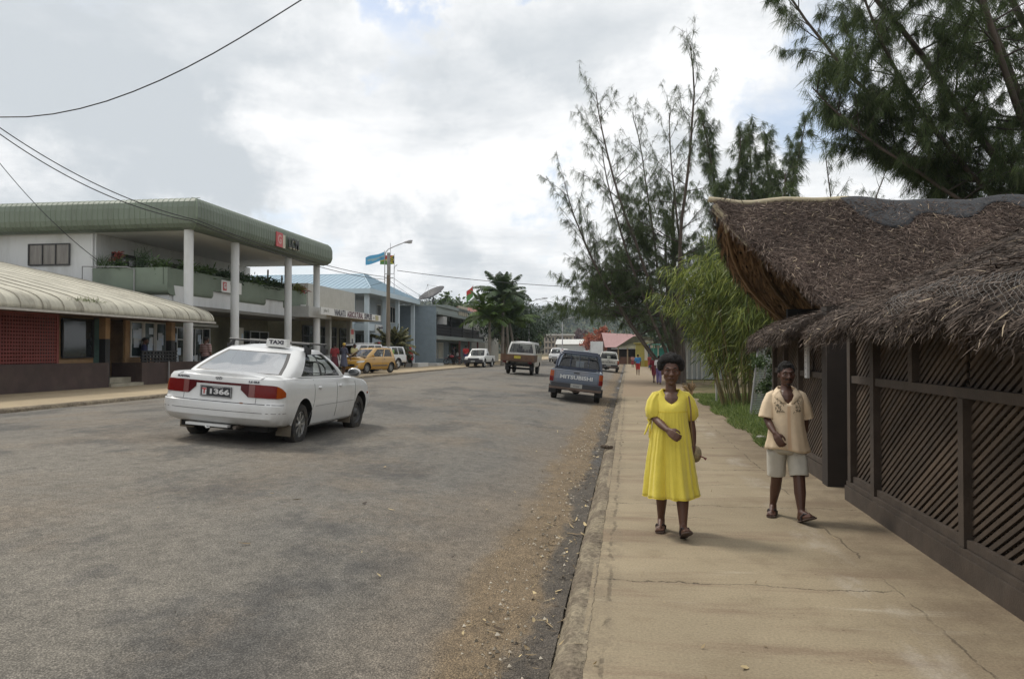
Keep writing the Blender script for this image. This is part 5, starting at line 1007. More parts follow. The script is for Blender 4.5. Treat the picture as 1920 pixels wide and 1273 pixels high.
    ch = MB(); ch.box((0, 1.2, .42), (.9, 4.4, .10)); ch.tube([(-.62, 0, .34), (.62, 0, .34)], .045, 8); ch.ball((0, 0, .32), (.13, .13, .13)); ch.build('chassis', UNDER, T); mirrors(T, .82, 2.15, 1.12)
    if hoop:
        h = MB()
        for y, zt_ in ((.80, 1.56), (.62, 1.50)):
            h.tube([(-.76, y-.12, .98), (-.73, y-.06, 1.20), (-.66, y, zt_-.10), (-.56, y, zt_), (.56, y, zt_), (.66, y, zt_-.10), (.73, y-.06, 1.20), (.76, y-.12, .98)], .032, 8)
        for x in (-.30, 0, .30): h.tube([(x, .80, 1.0), (x, .80, 1.56)], .014, 6)
        h.box((0, .80, 1.02), (1.5, .05, .05)); h.build('roll_bar', M('hoop_blue', (.03, .04, .07), .4, coat=.5), T, 50)
    return T
def build_hatch(name, label, loc, rz, col, kind='hatch', group=None, scale=(1, 1, 1), rim='alloy', rack=False, plate_=None):
    T = thing(name, label, 'car' if kind != 'suv' else 'four wheel drive', loc, rz, group); T.scale = scale
    pm = paint(name+'_paint_%d' % len(MATS), col, damt=.12, metal=.1); suv = kind == 'suv'; H = .10 if suv else 0
    wb = 2.34 if not suv else 2.65
    def zt(y): return .90+H if y < wb-.55 else .90+H-(.19 if not suv else .05)*((y-wb+.55)/1.2)**1.5
    b = dict(rr=.22, rf=.36 if not suv else .18, br=.08, bf=.20 if not suv else .08); mz = lambda t: (lambda y: .54+(zt(y)-.54)*t)
    yr, yf = (-.55, wb+.68) if not suv else (-.85, wb+.78)
    lv = [dict(b, z=.22+H, w=.68, yr=yr+.06, yf=yf-.08), dict(b, z=.30+H, w=.74, yr=yr-.01, yf=yf), dict(b, z=.46+H*.5, w=.755, yr=yr-.02, yf=yf+.01), dict(b, z=mz(.05), w=.758, yr=yr, yf=yf-.03), dict(b, z=mz(.5), w=.755, yr=yr+.01, yf=yf-.10), dict(b, z=mz(.9), w=.735, yr=yr+.03, yf=yf-.22), dict(b, z=mz(1.), w=.70, yr=yr+.06, yf=yf-.30)]
    ring = Ring(lv, [k/18 for k in range(19)])
    make_body('body', ring, [pm], T, [(0, .28+H*.6, .345+H*.5, .77), (wb, .28+H*.6, .345+H*.5, .77)], lambda x, y, z: z+(.10 if not suv else .03)*(1-(x/.72)**2)*(1 if y > wb-.5 else .2))
    base = dict(z=lambda y: zt(min(y, wb-.3))+.005, w=.695, yr=yr+.03, yf=wb+.10 if not suv else wb-.25, rr=.14, rf=.16, br=.06, bf=.20); roof = dict(z=1.40 if not suv else 1.66, w=.53 if not suv else .60, yr=yr+.22, yf=wb-.98 if not suv else wb-1.0, rr=.12, rf=.12, br=.04, bf=.08)
    greenhouse(T, base, roof, pm, [(.10, .42), (.47, .90)] if not suv else [(.04, .30), (.34, .60), (.64, .93)], crown=.05, vb=(.06, .88))
    f = MB(); f.box((0, .9, .72), (1.3, 2.2, .02)); f.box((0, wb-.1, .86+H), (1.25, .4, .10)); f.build('cabin_floor', INTER, T); seat_set(T, wb-1.05, .45+H, (-.32, .32)); seat_set(T, .25, .48+H, (-.32, .32))
    for sd_ in (1, -1):
        lamp(T, ring, 'headlight', CLEAR, sd_*.40, sd_*.82, lambda d: .60+H+.05*(abs(d)-.4), lambda d: .68+H+.10*(abs(d)-.4), True); lamp(T, ring, 'tail_lamp', RED, sd_*.58, sd_*.80, .62+H, .86+H, False); lamp(T, ring, 'fog_lamp', CLEAR, sd_*.42, sd_*.54, .36+H, .43+H, True)
        for y in (wb-1.62, wb-.62):
            hh = MB(); hh.ball(ring.Y(y, .78+H, .006, sd_), (.018, .07, .02), 8, 6); hh.build('door_handle', TRIM, T, 60)
    g = MB(); ring.patch(g, -.34, .34, .40+H, .52+H, .006, 8, 2, True); g.build('grille', TRIM, T)
    dg = MB()
    for y0 in (wb-.48, wb-1.45, wb-2.15):
        for sd_ in (1, -1): dg.tube([ring.Y(y0, z, .001, sd_) for z in lit(.32+H, .88+H, 6)], .004, 4)
    ring.sidepatch(dg, .42, wb-.42, .40+H, .46+H, .006, 6, 1); dg.build('panel_gap', M('gap_grey', ()), T)
    if plate_: o, Mx, rz_ = plate(T, ring, 0, .47+H, .36, .11, None, M('plate_black', ()), M('plate_white', ()), .015, True); text('plate_number', plate_, .07, M('plate_white', ()), T, Vector(ring.S(0, .47+H, .022, True)), (R(90), 0, R(180)), 1.2, .001)
    wheels(T, [(.64, 0), (-.64, 0), (.64, wb), (-.64, wb)], .28+H*.6, .17, rim, RIMM); mirrors(T, .76, wb-.42, .97+H, pm if not suv else None)
    wp = MB(); wp.tube([(-.1, wb+.12, .93+H), (.3, wb-.05, 1.0+H)], .012, 4); wp.tube([(.25, wb+.10, .93+H), (.55, wb-.08, 1.0+H)], .012, 4); wp.build('wiper', TRIM, T)
    MB().box((0, wb/2, .24+H), (1.1, wb+.8, .06)).build('underbody', UNDER, T)
    if rack:
        r = MB(); z = 1.74
        for y in lit(.1, wb-1.1, 4): r.tube([(-.5, y, z), (.5, y, z)], .014, 5)
        for x in (-.5, .5): r.tube([(x, 0, z), (x, wb-1.0, z)], .018, 5)
        r.build('roof_rack', CHROME, T, 50)
    return T
def build_van():
    T = thing('van_truck', 'white van bodied truck with a rusty brown wooden tray behind its rear window', 'truck', (-6.15, 44.2, .335), R(-1), ry=R(3.5))
    wp = paint('van_white', (.60, .60, .57), damt=.3); bg = paint('van_beige', (.55, .54, .49), damt=.3); rust = M('rusty_tray', (.14, .082, .052), .85, var=.35, vscale=3, dirt=(.08, .05, .035), dscale=4)
    b = dict(rr=.16, rf=.20, br=.03, bf=.06)
    lv = [dict(b, z=.45, w=.78, yr=.05, yf=3.1), dict(b, z=.52, w=.82, yr=.02, yf=3.15), dict(b, z=.95, w=.835, yr=0.0, yf=3.15), dict(b, z=1.12, w=.83, yr=0.0, yf=3.12), dict(b, z=1.17, w=.82, yr=.0, yf=3.1)]
    ring = Ring(lv, [k/14 for k in range(15)]); make_body('body', ring, [bg], T, [(2.1, .33, .40, .85)])
    base = dict(z=lambda y: 1.172, w=.82, yr=.0, yf=3.09, rr=.16, rf=.2, br=.03, bf=.06); roof = dict(z=1.84, w=.66, yr=.12, yf=2.55, rr=.18, rf=.2, br=.03, bf=.06)
    greenhouse(T, base, roof, wp, [(.05, .33), (.37, .62), (.66, .95)], crown=.05, vb=(.08, .84))
    f = MB(); f.box((0, 1.5, .95), (1.4, 2.6, .02)); f.build('cabin_floor', INTER, T); seat_set(T, 2.3, .75)
    t = MB(); t.box((0, -.62, .78), (1.86, 1.24, .08)); t.build('tray_floor', rust, T)
    for nm, c, d in (('tray_tailgate', (0, -1.26, .95), (1.90, .05, .36)), ('tray_side', (.925, -.60, .95), (.05, 1.25, .36)), ('tray_side', (-.925, -.60, .95), (.05, 1.25, .36))):
        q = MB(); q.box(c, d)
        for k in (-.7, 0, .7):
            if nm == 'tray_tailgate': q.box((k, -1.295, .95), (.06, .02, .34))
        q.build(nm, rust, T)
    pl = MB(); pl.box((.0, -1.31, .98), (.36, .012, .14)); pl = pl.build('number_plate', M('plate_yellow', (.62, .50, .05), .5), T); text('plate_number', 'LT 218', .09, M('plate_green', (.08, .22, .10), .6), pl, (0, -1.318, .975), (R(90), 0, 0), 1., .001)
    for sd_ in (1, -1):
        q = MB(); q.box((sd_*.72, -1.27, .70), (.22, .04, .09)); q.build('tail_lamp', DRED, T)
        q = MB(); q.box((sd_*.70, -.42, .40), (.22, .02, .34)); q.build('mud_flap', TRIM, T)
        lamp(T, ring, 'headlight', CLEAR, sd_*.5, sd_*.78, .68, .86, True)
    wheels(T, [(.68, -.05), (-.68, -.05), (.70, 2.1), (-.70, 2.1)], .33, .19); ch = MB(); ch.box((-.35, .8, .56), (.09, 4.0, .14)); ch.box((.35, .8, .56), (.09, 4.0, .14)); ch.tube([(-.6, -.05, .33), (.6, -.05, .33)], .06, 8); ch.box((0, -1.1, .58), (1.4, .08, .10)); ch.build('chassis', UNDER, T); mirrors(T, .84, 2.75, 1.35)
    wp2 = MB(); wp2.tube([(-.05, -.03, 1.24), (.12, -.02, 1.26)], .014, 5); wp2.build('wiper', TRIM, T)
def build_motorbike(loc, rz, label):
    T = thing('motorbike', label, 'motorbike', loc, rz); red = paint('bike_red', (.35, .02, .03), damt=.1)
    for y in (0, 1.22):
        o = MB(); Mx = Matrix.Translation((0, y, .30)) @ Matrix.Rotation(R(90), 4, 'Y'); o.lathe([(.24, -.035), (.28, -.045), (.30, 0), (.28, .045), (.24, .035), (.235, 0), (.24, -.035)], 24, Mx, cap=False); o = o.build('wheel', TYRE, T, 50)
        r = MB(); r.lathe([(.24, -.02), (.24, .02)], 24, Mx, cap=False)
        for k in range(8): a = k*math.pi/4; r.tube([(0, y, .30), (0, y+.24*math.cos(a), .30+.24*math.sin(a))], .008, 4)
        r.build('rim', CHROME, o, 50)
    f = MB(); f.tube([(0, 1.22, .30), (0, 1.05, .62), (0, .95, .92)], .035, 6); f.tube([(0, .98, .80), (0, .62, .45), (0, .35, .42), (0, 0, .30)], .035, 6); f.box((0, .55, .38), (.22, .35, .28)); f.tube([(.12, .5, .32), (.14, -.1, .28), (.14, -.4, .34)], .035, 6); f.build('frame', UNDER, T)
    t = MB(); t.ball((0, .70, .78), (.13, .24, .12), 12, 8); t.box((0, 1.22, .64), (.12, .34, .02)); t.box((0, -.05, .66), (.14, .4, .04)); t.build('fuel_tank', red, T, 50); s_ = MB(); s_.ball((0, .22, .77), (.13, .36, .07), 12, 8); s_.build('saddle', SEAT, T, 50)
    h = MB(); h.tube([(-.34, .82, 1.02), (-.12, .95, .98), (.12, .95, .98), (.34, .82, 1.02)], .016, 6); h.tube([(-.2, .9, 1.0), (-.26, .92, 1.16)], .008, 4); h.tube([(.2, .9, 1.0), (.26, .92, 1.16)], .008, 4); h.build('handlebar', CHROME, T, 50)
    l = MB(); l.ball((0, 1.06, .88), (.08, .07, .08), 10, 8); l.build('headlight', CLEAR, T, 50)
def build_vehicles():
    build_taxi(); T = bpy.data.objects['taxi']; T.location.z += .035
    for c in T.children:
        if c.name.startswith('wheel') and 'disc' not in c.name: c.location.z -= .040
    build_pickup('pickup_truck', 'blue grey pickup truck with a roll bar and pale tailgate lettering, beside the kerb', (-1.72, 25.3, .035), R(1.8), R(6.4), (.10, .125, .17), 'MITSUBISHI', ('letter_silver', (.55, .56, .56), .4), True)
    build_pickup('pickup_truck', 'white pickup truck with a lettered tailgate just ahead of the blue grey pickup', (-1.62, 62.5, .03), R(1), R(4), (.52, .51, .46), 'MITSUBISHI', ('letter_dark', (.10, .09, .08), .5), False)
    build_pickup('pickup_truck', 'white pickup truck with dark bumper parked facing us in front of the grey balcony building', (-12.4, 66.2, .30), R(177), 0, (.60, .60, .58), None, None, False, False, dirt=.12)
    build_van()
    build_hatch('small_car', 'small gold hatchback parked nose out at the kerb by the lamp pole', (-14.35, 44.0, .41), R(163), (.50, .27, .035), 'hatch', plate_='1180')
    build_hatch('off_roader', 'white four wheel drive wagon with roof bars parked behind the gold hatchback', (-16.2, 47.2, .41), R(158), (.62, .63, .63), 'suv', rack=True)
    build_pickup('pickup_truck', 'white double cab pickup parked beyond the white four wheel drive wagon', (-17.0, 54.0, .41), R(162), 0, (.62, .63, .63), None, None, False, False, dirt=.1, canopy=True)
    build_motorbike((-17.6, 61.2, .40), R(205), 'dark red motorbike parked on the pavement beside the palm')
    build_motorbike((-15.9, 72.4, .40), R(100), 'black motorbike parked at the door of the grey building')
    for x, y, rz, c, k, l in ((-8.8, 98, 178, (.60, .60, .60), 'suv', 'white wagon coming up the far street, nearest of the oncoming cars'), (-9.6, 112, 179, (.50, .51, .53), 'hatch', 'pale silver car just behind the oncoming white wagon'), (-10.2, 126, 178, (.62, .61, .58), 'suv', 'cream wagon third in the line of oncoming cars'), (-7.4, 140, 180, (.25, .27, .30), 'hatch', 'grey car furthest down the street')):
        build_hatch('distant_car', l, (x, y, gz(x)), R(rz), c, k, rim='steel')
    # box truck far off
    T = thing('box_truck', 'white box truck parked far down the street', 'truck', (-6.0, 150, .33)); MB().b2((-1.2, 0, .8), (1.2, 5, 3.3)).build('cargo_box', paint('box_white', (.62, .63, .62)), T); c = MB(); c.b2((-1.0, 5.05, .5), (1.0, 6.8, 2.4)); c.build('cab', paint('box_white', ()), T); MB().b2((-.9, -.02, .5), (.9, 5.0, .79)).build('chassis', UNDER, T)
    wheels(T, [(1.0, 1.2), (-1.0, 1.2), (1.0, 5.8), (-1.0, 5.8)], .45, .3)
build_vehicles()
# ---------------------------------------------------------------- trees and plants
NEEDLE = M('casuarina_needle', (.068, .118, .042), .7, island=.55, trans=.5, var=.35, vscale=.8, col2=(.090, .112, .040)); NEEDLE2 = M('casuarina_needle_light', (.066, .110, .048), .7, island=.5, trans=.5, var=.3, vscale=.8, col2=(.088, .108, .042))
BARK = M('casuarina_bark', (.085, .066, .052), .9, var=.4, vscale=3, bump=.5, bscale=20); TWIG = M('casuarina_twig', (.055, .045, .038), .9)
def wig(rng, p, d, L, n, up=0., wob=.12):
    """a wandering branch: points from p along d"""
    pts = [np.array(p, float)]; d = np.array(d, float); d /= np.linalg.norm(d)
    for i in range(n): d = d+rng.normal(size=3)*wob+np.array([0, 0, up]); d /= np.linalg.norm(d); pts.append(pts[-1]+d*L/n)
    return pts, d
def casuarina(label, base, H, seed, leaders=((0, 0, 1, .22),), nb=24, L0=.30, elev=(30, 70), low=.12, dens=1., needle=(.22, .45), wid=.02, mats=None, sec=1., bias=None, shape=None, curl=.03, tass=9, fork=0., group=None):
    """leaders: (lean x, lean y, height share, radius); feathery hanging tassels along every twig"""
    rng = np.random.default_rng(seed); T = thing('casuarina_tree', label, 'tree', base, 0, group); tb = MB(); br = MB(); B = []; D = []
    def tassels(pts, step):
        P = np.array(pts); ln = np.linalg.norm(P[-1]-P[0]); n = max(1, int(ln/step*dens)); k = (.12+.88*rng.random(n))*(len(P)-1.001); i = k.astype(int); f = (k-i)[:, None]; B.append(P[i]*(1-f)+P[i+1]*f); dd = P[i+1]-P[i]; D.append(dd/(np.linalg.norm(dd, axis=1, keepdims=True)+1e-9))
    if fork: tb.tube([(0, 0, -.1), (.05, 0, fork*.5), (0, 0, fork+.2)], [.40, .34, .30], 10)
    for lx, ly, hs, r0 in leaders:
        d = np.array([lx, ly, 1.]); pts = [np.array([lx*.15*(not fork), ly*.15*(not fork), fork-.1])]; N_ = 14
        for k in range(N_): d = d/np.linalg.norm(d)+rng.normal(size=3)*.045+np.array([-lx*.012, -ly*.012, .02]); d /= np.linalg.norm(d); pts.append(pts[-1]+d*H*hs/N_)
        tb.tube(pts, [r0*(1-k/(N_+1.))**.75+.010 for k in range(N_+1)], 8); P = np.array(pts)
        for k in range(nb):
            h = low+(1-low)*((k+rng.random())/nb)**.9; h = min(h, .995); q = int(h*N_); f = h*N_-q; p = P[q]*(1-f)+P[q+1]*f; az = rng.random()*6.283 if bias is None or rng.random() > bias[1] else bias[0]+rng.normal()*.7
            el = R(elev[0]+(elev[1]-elev[0])*h+rng.normal()*8); L = H*L0*(shape(h) if shape else (1-h)**.7+.16)*(.65+.6*rng.random()); b1, _ = wig(rng, p, (math.cos(az)*math.cos(el), math.sin(az)*math.cos(el), math.sin(el)), L, 9, curl, .085)
            br.tube(b1, [max(.006, (r0*.30*(1-h)+.014)*(1-j/9.4)) for j in range(10)], 5, False); tassels(b1[3:], .22)
            for _ in range(int(L*2.2*sec)+2):
                j = 1.5+rng.random()*7.4; a = int(j); pp = b1[a]*(1-(j-a))+b1[a+1]*(j-a); dr = b1[a+1]-b1[a]; dr = dr/np.linalg.norm(dr)+rng.normal(size=3)*.5+np.array([0, 0, .05]); l2 = (.35+.65*rng.random())*min(1.6, .4+L*.25)*(1.15-.06*j); b2, _ = wig(rng, pp, dr, l2, 4, .0, .12); br.tube(b2, [.010, .008, .007, .005, .004], 3, False); tassels(b2, .15)
    tb.build('trunk', BARK, T, 60); br.build('branch', TWIG, T, 60)
    q = np.concatenate(B); dd = np.concatenate(D); n = len(q); sz = np.repeat(.55+.9*rng.random(n), tass); q = np.repeat(q, tass, 0)+rng.normal(size=(n*tass, 3))*.035; dd = np.repeat(dd*.35+rng.normal(size=(n, 3))*.22, tass, 0); d = dd+rng.normal(size=q.shape)*.26+np.array([0, 0, -.75]); L = rng.uniform(*needle, len(q))*sz
    leaves_mesh('crown', q, d, rng.normal(size=q.shape), L, wid*(.6+.8*rng.random(len(q))), mats or NEEDLE, T, bend=np.stack([np.zeros(len(q)), np.zeros(len(q)), -L*.15], 1), taper=.3); return T
def palm(name, label, base, H, seed, nf=16, fl=2.6, mats=None, r0=.16, group=None, lw=.075, nl=52, upright=.5, hang=.5, trunk=None, leaf=.55):
    rng = np.random.default_rng(seed); T = thing(name, label, 'palm tree', base, rng.random()*6, group)
    p, _ = wig(rng, (0, 0, -.1), (rng.normal()*.04, rng.normal()*.04, 1), H, 10, .0, .02); mb = MB(); mb.tube(p, [r0*(1.25 if i == 0 else 1.-.03*i) for i in range(11)], 10); mb.build('trunk', trunk or M('palm_trunk', (.20, .175, .145), .9, var=.3, vscale=4, stretch=(.4, .4, 4)), T, 50)
    top = np.array(p[-1]); rb = MB(); B = []; D = []; S = []; Ls = []
    for k in range(nf):
        az = k*2.399+rng.normal()*.2; el = R(75-120*upright*(k/nf)+rng.normal()*8); d = np.array([math.cos(az)*math.cos(el), math.sin(az)*math.cos(el), math.sin(el)]); pts = [top]; L = fl*(.8+.4*rng.random())
        for i in range(9): d = d+np.array([0, 0, -.085*hang*2*(1+i*.12)]); d /= np.linalg.norm(d); pts.append(pts[-1]+d*L/9)
        rb.tube(pts, [.03*(1-i/10.) for i in range(10)], 4, False); P = np.array(pts); t = np.repeat(np.linspace(.12, 1, nl), 2)*9; i = np.minimum(t.astype(int), 8); f = (t-i)[:, None]; q = P[i]*(1-f)+P[i+1]*f; a = P[i+1]-P[i]; a /= np.linalg.norm(a, axis=1, keepdims=True); sd_ = np.cross(a, [0, 0, 1.]); sd_ /= np.linalg.norm(sd_, axis=1, keepdims=True)+1e-9; sg = np.tile([1., -1.], nl)[:, None]
        B.append(q); D.append(sd_*sg+a*.7+np.array([0, 0, -.45])+rng.normal(size=q.shape)*.12); S.append(np.cross(a, sd_*sg)); Ls.append(leaf*L/2.6*np.sin(np.linspace(.35, 2.9, nl)).repeat(2)+.06)
    cr = leaves_mesh('crown', np.concatenate(B), np.concatenate(D), np.concatenate(S), np.concatenate(Ls), np.full(len(np.concatenate(Ls)), lw), mats or M('palm_leaf', (.055, .095, .028), .5, island=.4, trans=.25), T, bend=np.tile([0, 0, -.10], (len(np.concatenate(Ls)), 1)))
    rb.build('frond_stem', M('palm_stem', (.12, .15, .05), .7), cr, 50); return T
def leaf_tree(name, label, base, H, seed, clumps, n, ls, m_, r0=.2, group=None, cat='tree', wide=.5, trunk=True):
    """clumps: (x, y, z, radius) in metres from the base"""
    rng = np.random.default_rng(seed); T = thing(name, label, cat, base, 0, group)
    if trunk:
        tb = MB(); fork = np.array([0, 0, H*.32]); tb.tube([(0, 0, -.1), (rng.normal()*.05, 0, H*.15), fork], [r0*1.2, r0, r0*.85], 9)
        for x, y, z, r in clumps: c = np.array([x, y, z]); tb.tube([fork-[0, 0, .1], fork*.55+c*.45+rng.normal(size=3)*r*.12, c], [r0*.6, r0*.35, r0*.1], 6, False)
        tb.build('trunk', M('bark', (.16, .12, .08), .9, var=.3), T, 60)
    P = []; D = []; tot = sum(r**2 for *_, r in clumps)
    for x, y, z, r in clumps:
        k = int(n*r*r/tot); sub = max(4, int(k/55)); c = rng.normal(size=(sub, 3)); c /= np.linalg.norm(c, axis=1, keepdims=True); c *= (rng.random((sub, 1))**.45)*r*np.array([1, 1, .8]); i = rng.integers(0, sub, k); off = rng.normal(size=(k, 3))*r*.17; P.append(c[i]+off+np.array([x, y, z])); d = c[i]/(r)+rng.normal(size=(k, 3))*.7+np.array([0, 0, .1]); D.append(d)
    P = np.concatenate(P); D = np.concatenate(D); k = len(P)
    leaves_mesh('crown', P, D, rng.normal(size=(k, 3)), rng.uniform(ls*.6, ls*1.3, k), rng.uniform(ls*wide*.6, ls*wide*1.2, k), m_, T, bend=np.stack([np.zeros(k), np.zeros(k), -rng.random(k)*ls*.5], 1)); return T
LG = M('leaf_mid', (.060, .095, .030), .55, island=.5, trans=.25, var=.3, vscale=.7); LD = M('leaf_dark', (.033, .058, .024), .55, island=.5, trans=.2, var=.3, vscale=.7); LB = M('leaf_bright', (.085, .14, .028), .5, island=.4, trans=.3, var=.2, vscale=.7); LY = M('leaf_yellow', (.19, .17, .045), .6, island=.5, trans=.3); LBR = M('leaf_brown', (.16, .10, .06), .7, island=.5, trans=.2); LR = M('leaf_red', (.36, .06, .03), .6, island=.4, trans=.2, col2=(.30, .10, .04)); LO = M('leaf_maroon', (.12, .06, .06), .6, island=.5, trans=.2)
def bamboo():
    rng = np.random.default_rng(31); T = thing('bamboo_clump', 'tall yellow green bamboo clump with arching leafy canes beside the pavement', 'bamboo', (3.35, 23.5, 0)); cn = MB(); P = []; D = []
    for k in range(52):
        a = rng.random()*6.28; r = rng.random()**.6*.75; p = np.array([math.cos(a)*r*.85, math.sin(a)*r*1.3, -.05]); H = 2.6+2.7*rng.random()*(1-.25*r); out = np.array([math.cos(a), math.sin(a)*.8, 0])*(.10+.16*r)+np.array([-.06, 0, 1.]); pts, d = wig(rng, p, out, H*.8, 8, .0, .035)
        for i in range(5): d = d+np.array([out[0]*.25-.04, out[1]*.2, -.17]); d /= np.linalg.norm(d); pts.append(pts[-1]+d*.22)
        cn.tube(pts, [.018*(1-i/15.)+.003 for i in range(len(pts))], 5, False); Q = np.array(pts); n = 210; t = (.22+.78*rng.random(n)**.75)*(len(Q)-1.01); i = t.astype(int); f = (t-i)[:, None]; q = Q[i]*(1-f)+Q[i+1]*f; az = rng.random(n)*6.28; o = np.stack([np.cos(az), np.sin(az), rng.normal(size=n)*.3], 1)*(rng.random((n, 1))*.42); P.append(q+o); D.append(o*1.2+rng.normal(size=(n, 3))*.28+np.array([-.25, 0, -.62]))
    cn.build('cane', M('bamboo_cane', (.20, .17, .05), .5, island=.5, var=.3, col2=(.13, .10, .045)), T, 60); P = np.concatenate(P); D = np.concatenate(D); n = len(P)
    leaves_mesh('foliage', P, D, rng.normal(size=(n, 3)), rng.uniform(.16, .34, n), rng.uniform(.020, .036, n), M('bamboo_leaf', (.105, .165, .030), .5, island=.6, trans=.35, var=.5, vscale=1.6, col2=(.20, .22, .05)), T, bend=np.stack([np.zeros(n), np.zeros(n), -rng.random(n)*.07], 1), taper=.1)
def grass(name, label, area, n, h, m_, seed, zf=None):
    rng = np.random.default_rng(seed); x0, y0, x1, y1 = area; P = np.stack([rng.uniform(x0, x1, n), rng.uniform(y0, y1, n), np.zeros(n)], 1)
    if zf: P = P[zf(P)]
    k = len(P); d = rng.normal(size=(k, 3))*.45; d[:, 2] = 1; tag(leaves_mesh(name, P, d, rng.normal(size=(k, 3)), rng.uniform(h*.4, h, k), rng.uniform(.006, .014, k), m_, None, bend=np.stack([rng.normal(size=k)*h*.25, rng.normal(size=k)*h*.25, -rng.random(k)*h*.2], 1), taper=.1), label, kind='stuff')
def build_trees():
    casuarina('tall sparse feathery casuarina rising beside the pavement, middle tree over the street', (2.55, 40, 0), 16.7, 3, ((-.08, 0, 1, .11), (-.24, .05, .95, .09), (-.42, -.1, .82, .08), (.10, .1, .86, .08), (-.62, .1, .74, .07), (-.90, -.05, .60, .06), (-.14, .25, .9, .07)), nb=25, L0=.27, elev=(0, 60), low=.22, dens=.55, needle=(.16, .38), wid=.0100, mats=NEEDLE2, sec=1.2, shape=lambda h: .40+(1-h)*.5, tass=12)
    casuarina('low dense dark casuarina hanging its boughs over the kerb', (2.7, 43, 0), 9.6, 8, ((0, 0, .85, .20), (-.35, 0, .62, .12), (-.8, .1, .5, .08)), fork=2.4, nb=28, L0=.62, elev=(0, 42), low=.10, dens=.8, needle=(.22, .42), wid=.014, bias=(math.pi, .6), sec=1.35, shape=lambda h: (1-h)**.6+.14, curl=.0, tass=13)
    casuarina('narrow dark casuarina spire behind the thatched ridge, left of two', (6.3, 52, 0), 17.4, 5, ((0, 0, 1, .20), (.06, 0, .9, .12)), nb=46, L0=.20, elev=(40, 74), low=.2, dens=1.2, needle=(.25, .5), wid=.016, sec=1.2, tass=14)
    casuarina('narrow dark casuarina spire behind the thatched ridge, right of two', (8.9, 52, 0), 17.6, 6, ((0, 0, 1, .20), (.10, 0, .96, .12), (-.05, 0, .95, .1)), nb=40, L0=.20, elev=(40, 76), low=.2, dens=1.15, needle=(.25, .5), wid=.016, sec=1.2, tass=14)
    casuarina('thin almost bare casuarina between the dark spires and the big right one', (10.9, 42, 0), 12.8, 12, ((-.05, 0, 1, .07), (.08, 0, .95, .05)), nb=22, L0=.20, elev=(40, 72), low=.3, dens=.5, needle=(.2, .4), wid=.011, mats=NEEDLE2, tass=12)
    casuarina('huge casuarina with long ascending drooping boughs behind the thatched roof', (12.4, 23, 0), 14.5, 21, ((-.42, 0, 1, .13), (-.90, .05, 1, .12), (-.12, 0, 1, .13), (-1.45, -.05, .78, .08), (-.66, -.25, .95, .10), (-2.3, .1, .62, .07), (.15, -.1, 1, .12), (-1.1, .3, .95, .08), (-1.7, .1, .60, .06)), fork=4.0, nb=36, L0=.25, elev=(-5, 55), low=.06, dens=1.45, needle=(.14, .34), wid=.010, sec=1.55, shape=lambda h: .45+.55*(1-h), tass=14)
    casuarina('second large casuarina at the right edge of the picture behind the roof', (17.0, 27, 0), 15, 22, ((-.45, 0, 1, .2), (-.1, 0, 1, .2), (.2, 0, .9, .18), (-.9, 0, .9, .15)), fork=4.0, nb=28, L0=.26, elev=(-5, 56), low=.08, dens=1.25, needle=(.16, .38), wid=.012, sec=1.2, shape=lambda h: .45+.55*(1-h), tass=12)
    casuarina('casuarina sapling filling the gap under the gable of the thatched roof', (5.8, 33, 0), 9.0, 25, ((0, 0, 1, .13), (.1, 0, .9, .08)), nb=26, L0=.30, elev=(20, 60), low=.1, dens=1.0, needle=(.2, .45), wid=.014, tass=12)
    bamboo()
    leaf_tree('hibiscus_bush', 'dark leafy bush with round leaves beside the far thatch', (4.6, 22.5, 0), 2.6, 41, [(0, 0, 1.5, .9), (-.4, .3, 2.0, .6), (.5, 0, 1.0, .8)], 2600, .11, LD, .05, cat='bush', wide=.8)
    leaf_tree('croton_bush', 'yellow flecked bush low behind the wire gate', (4.4, 20.6, 0), 1.2, 42, [(0, 0, .75, .5), (.5, .2, .6, .4)], 1200, .08, LY, .03, cat='bush', wide=.5)
    leaf_tree('vine_bush', 'green climber growing over the wire gate', (3.35, 19.6, 0), 1.8, 43, [(0, 0, .8, .35), (0, .1, 1.35, .35), (.1, 0, 1.75, .3)], 1500, .07, LG, .02, cat='bush', wide=.7)
    gm = M('grass_blade', (.095, .175, .03), .6, island=.5, trans=.3, col2=(.16, .19, .05)); grass('grass', 'short green grass beside the pavement beyond the thatched building', (2.2, 13.5, 6, 30), 70000, .13, gm, 51, lambda P: P[:, 0] > 2.25+.12*np.sin(P[:, 1]*1.7)+.03*np.sin(P[:, 1]*7)); grass('grass', 'long green grass round the bamboo and the wire gate', (2.7, 14.6, 6, 27), 12000, .38, gm, 52, lambda P: (np.sin(P[:, 0]*3)+np.sin(P[:, 1]*1.3) > .3) | (P[:, 1] > 20))
    # left side
    palm('royal_palm', 'tall dark fronded palm among the street trees on the left', (-11.7, 72, .3), 6.6, 61, 26, 2.9, M('palm_dark', (.050, .082, .032), .5, island=.4, trans=.2), .17, 'palms on the left side of the street')
    palm('royal_palm', 'bright green palm nearest the parked white pickup', (-12.6, 70, .35), 4.4, 62, 28, 2.7, LB, .15, 'palms on the left side of the street'); palm('royal_palm', 'bright green palm on the street side of the palm clump', (-10.6, 73.5, .3), 4.2, 63, 26, 2.7, LB, .14, 'palms on the left side of the street')
    palm('royal_palm', 'mid green palm tucked behind the bright palms', (-12.0, 78, .3), 6.0, 64, 26, 3.0, LG, .15, 'palms on the left side of the street')
    palm('cycad_palm', 'low bushy palm with stiff yellow tipped fronds behind the lamp pole', (-17.95, 58.5, .4), 1.8, 65, 52, 1.75, M('cycad_leaf', (.05, .07, .03), .5, island=.5, trans=.15, col2=(.20, .18, .07)), .24, None, .07, 44, .80, .26, None, .36)
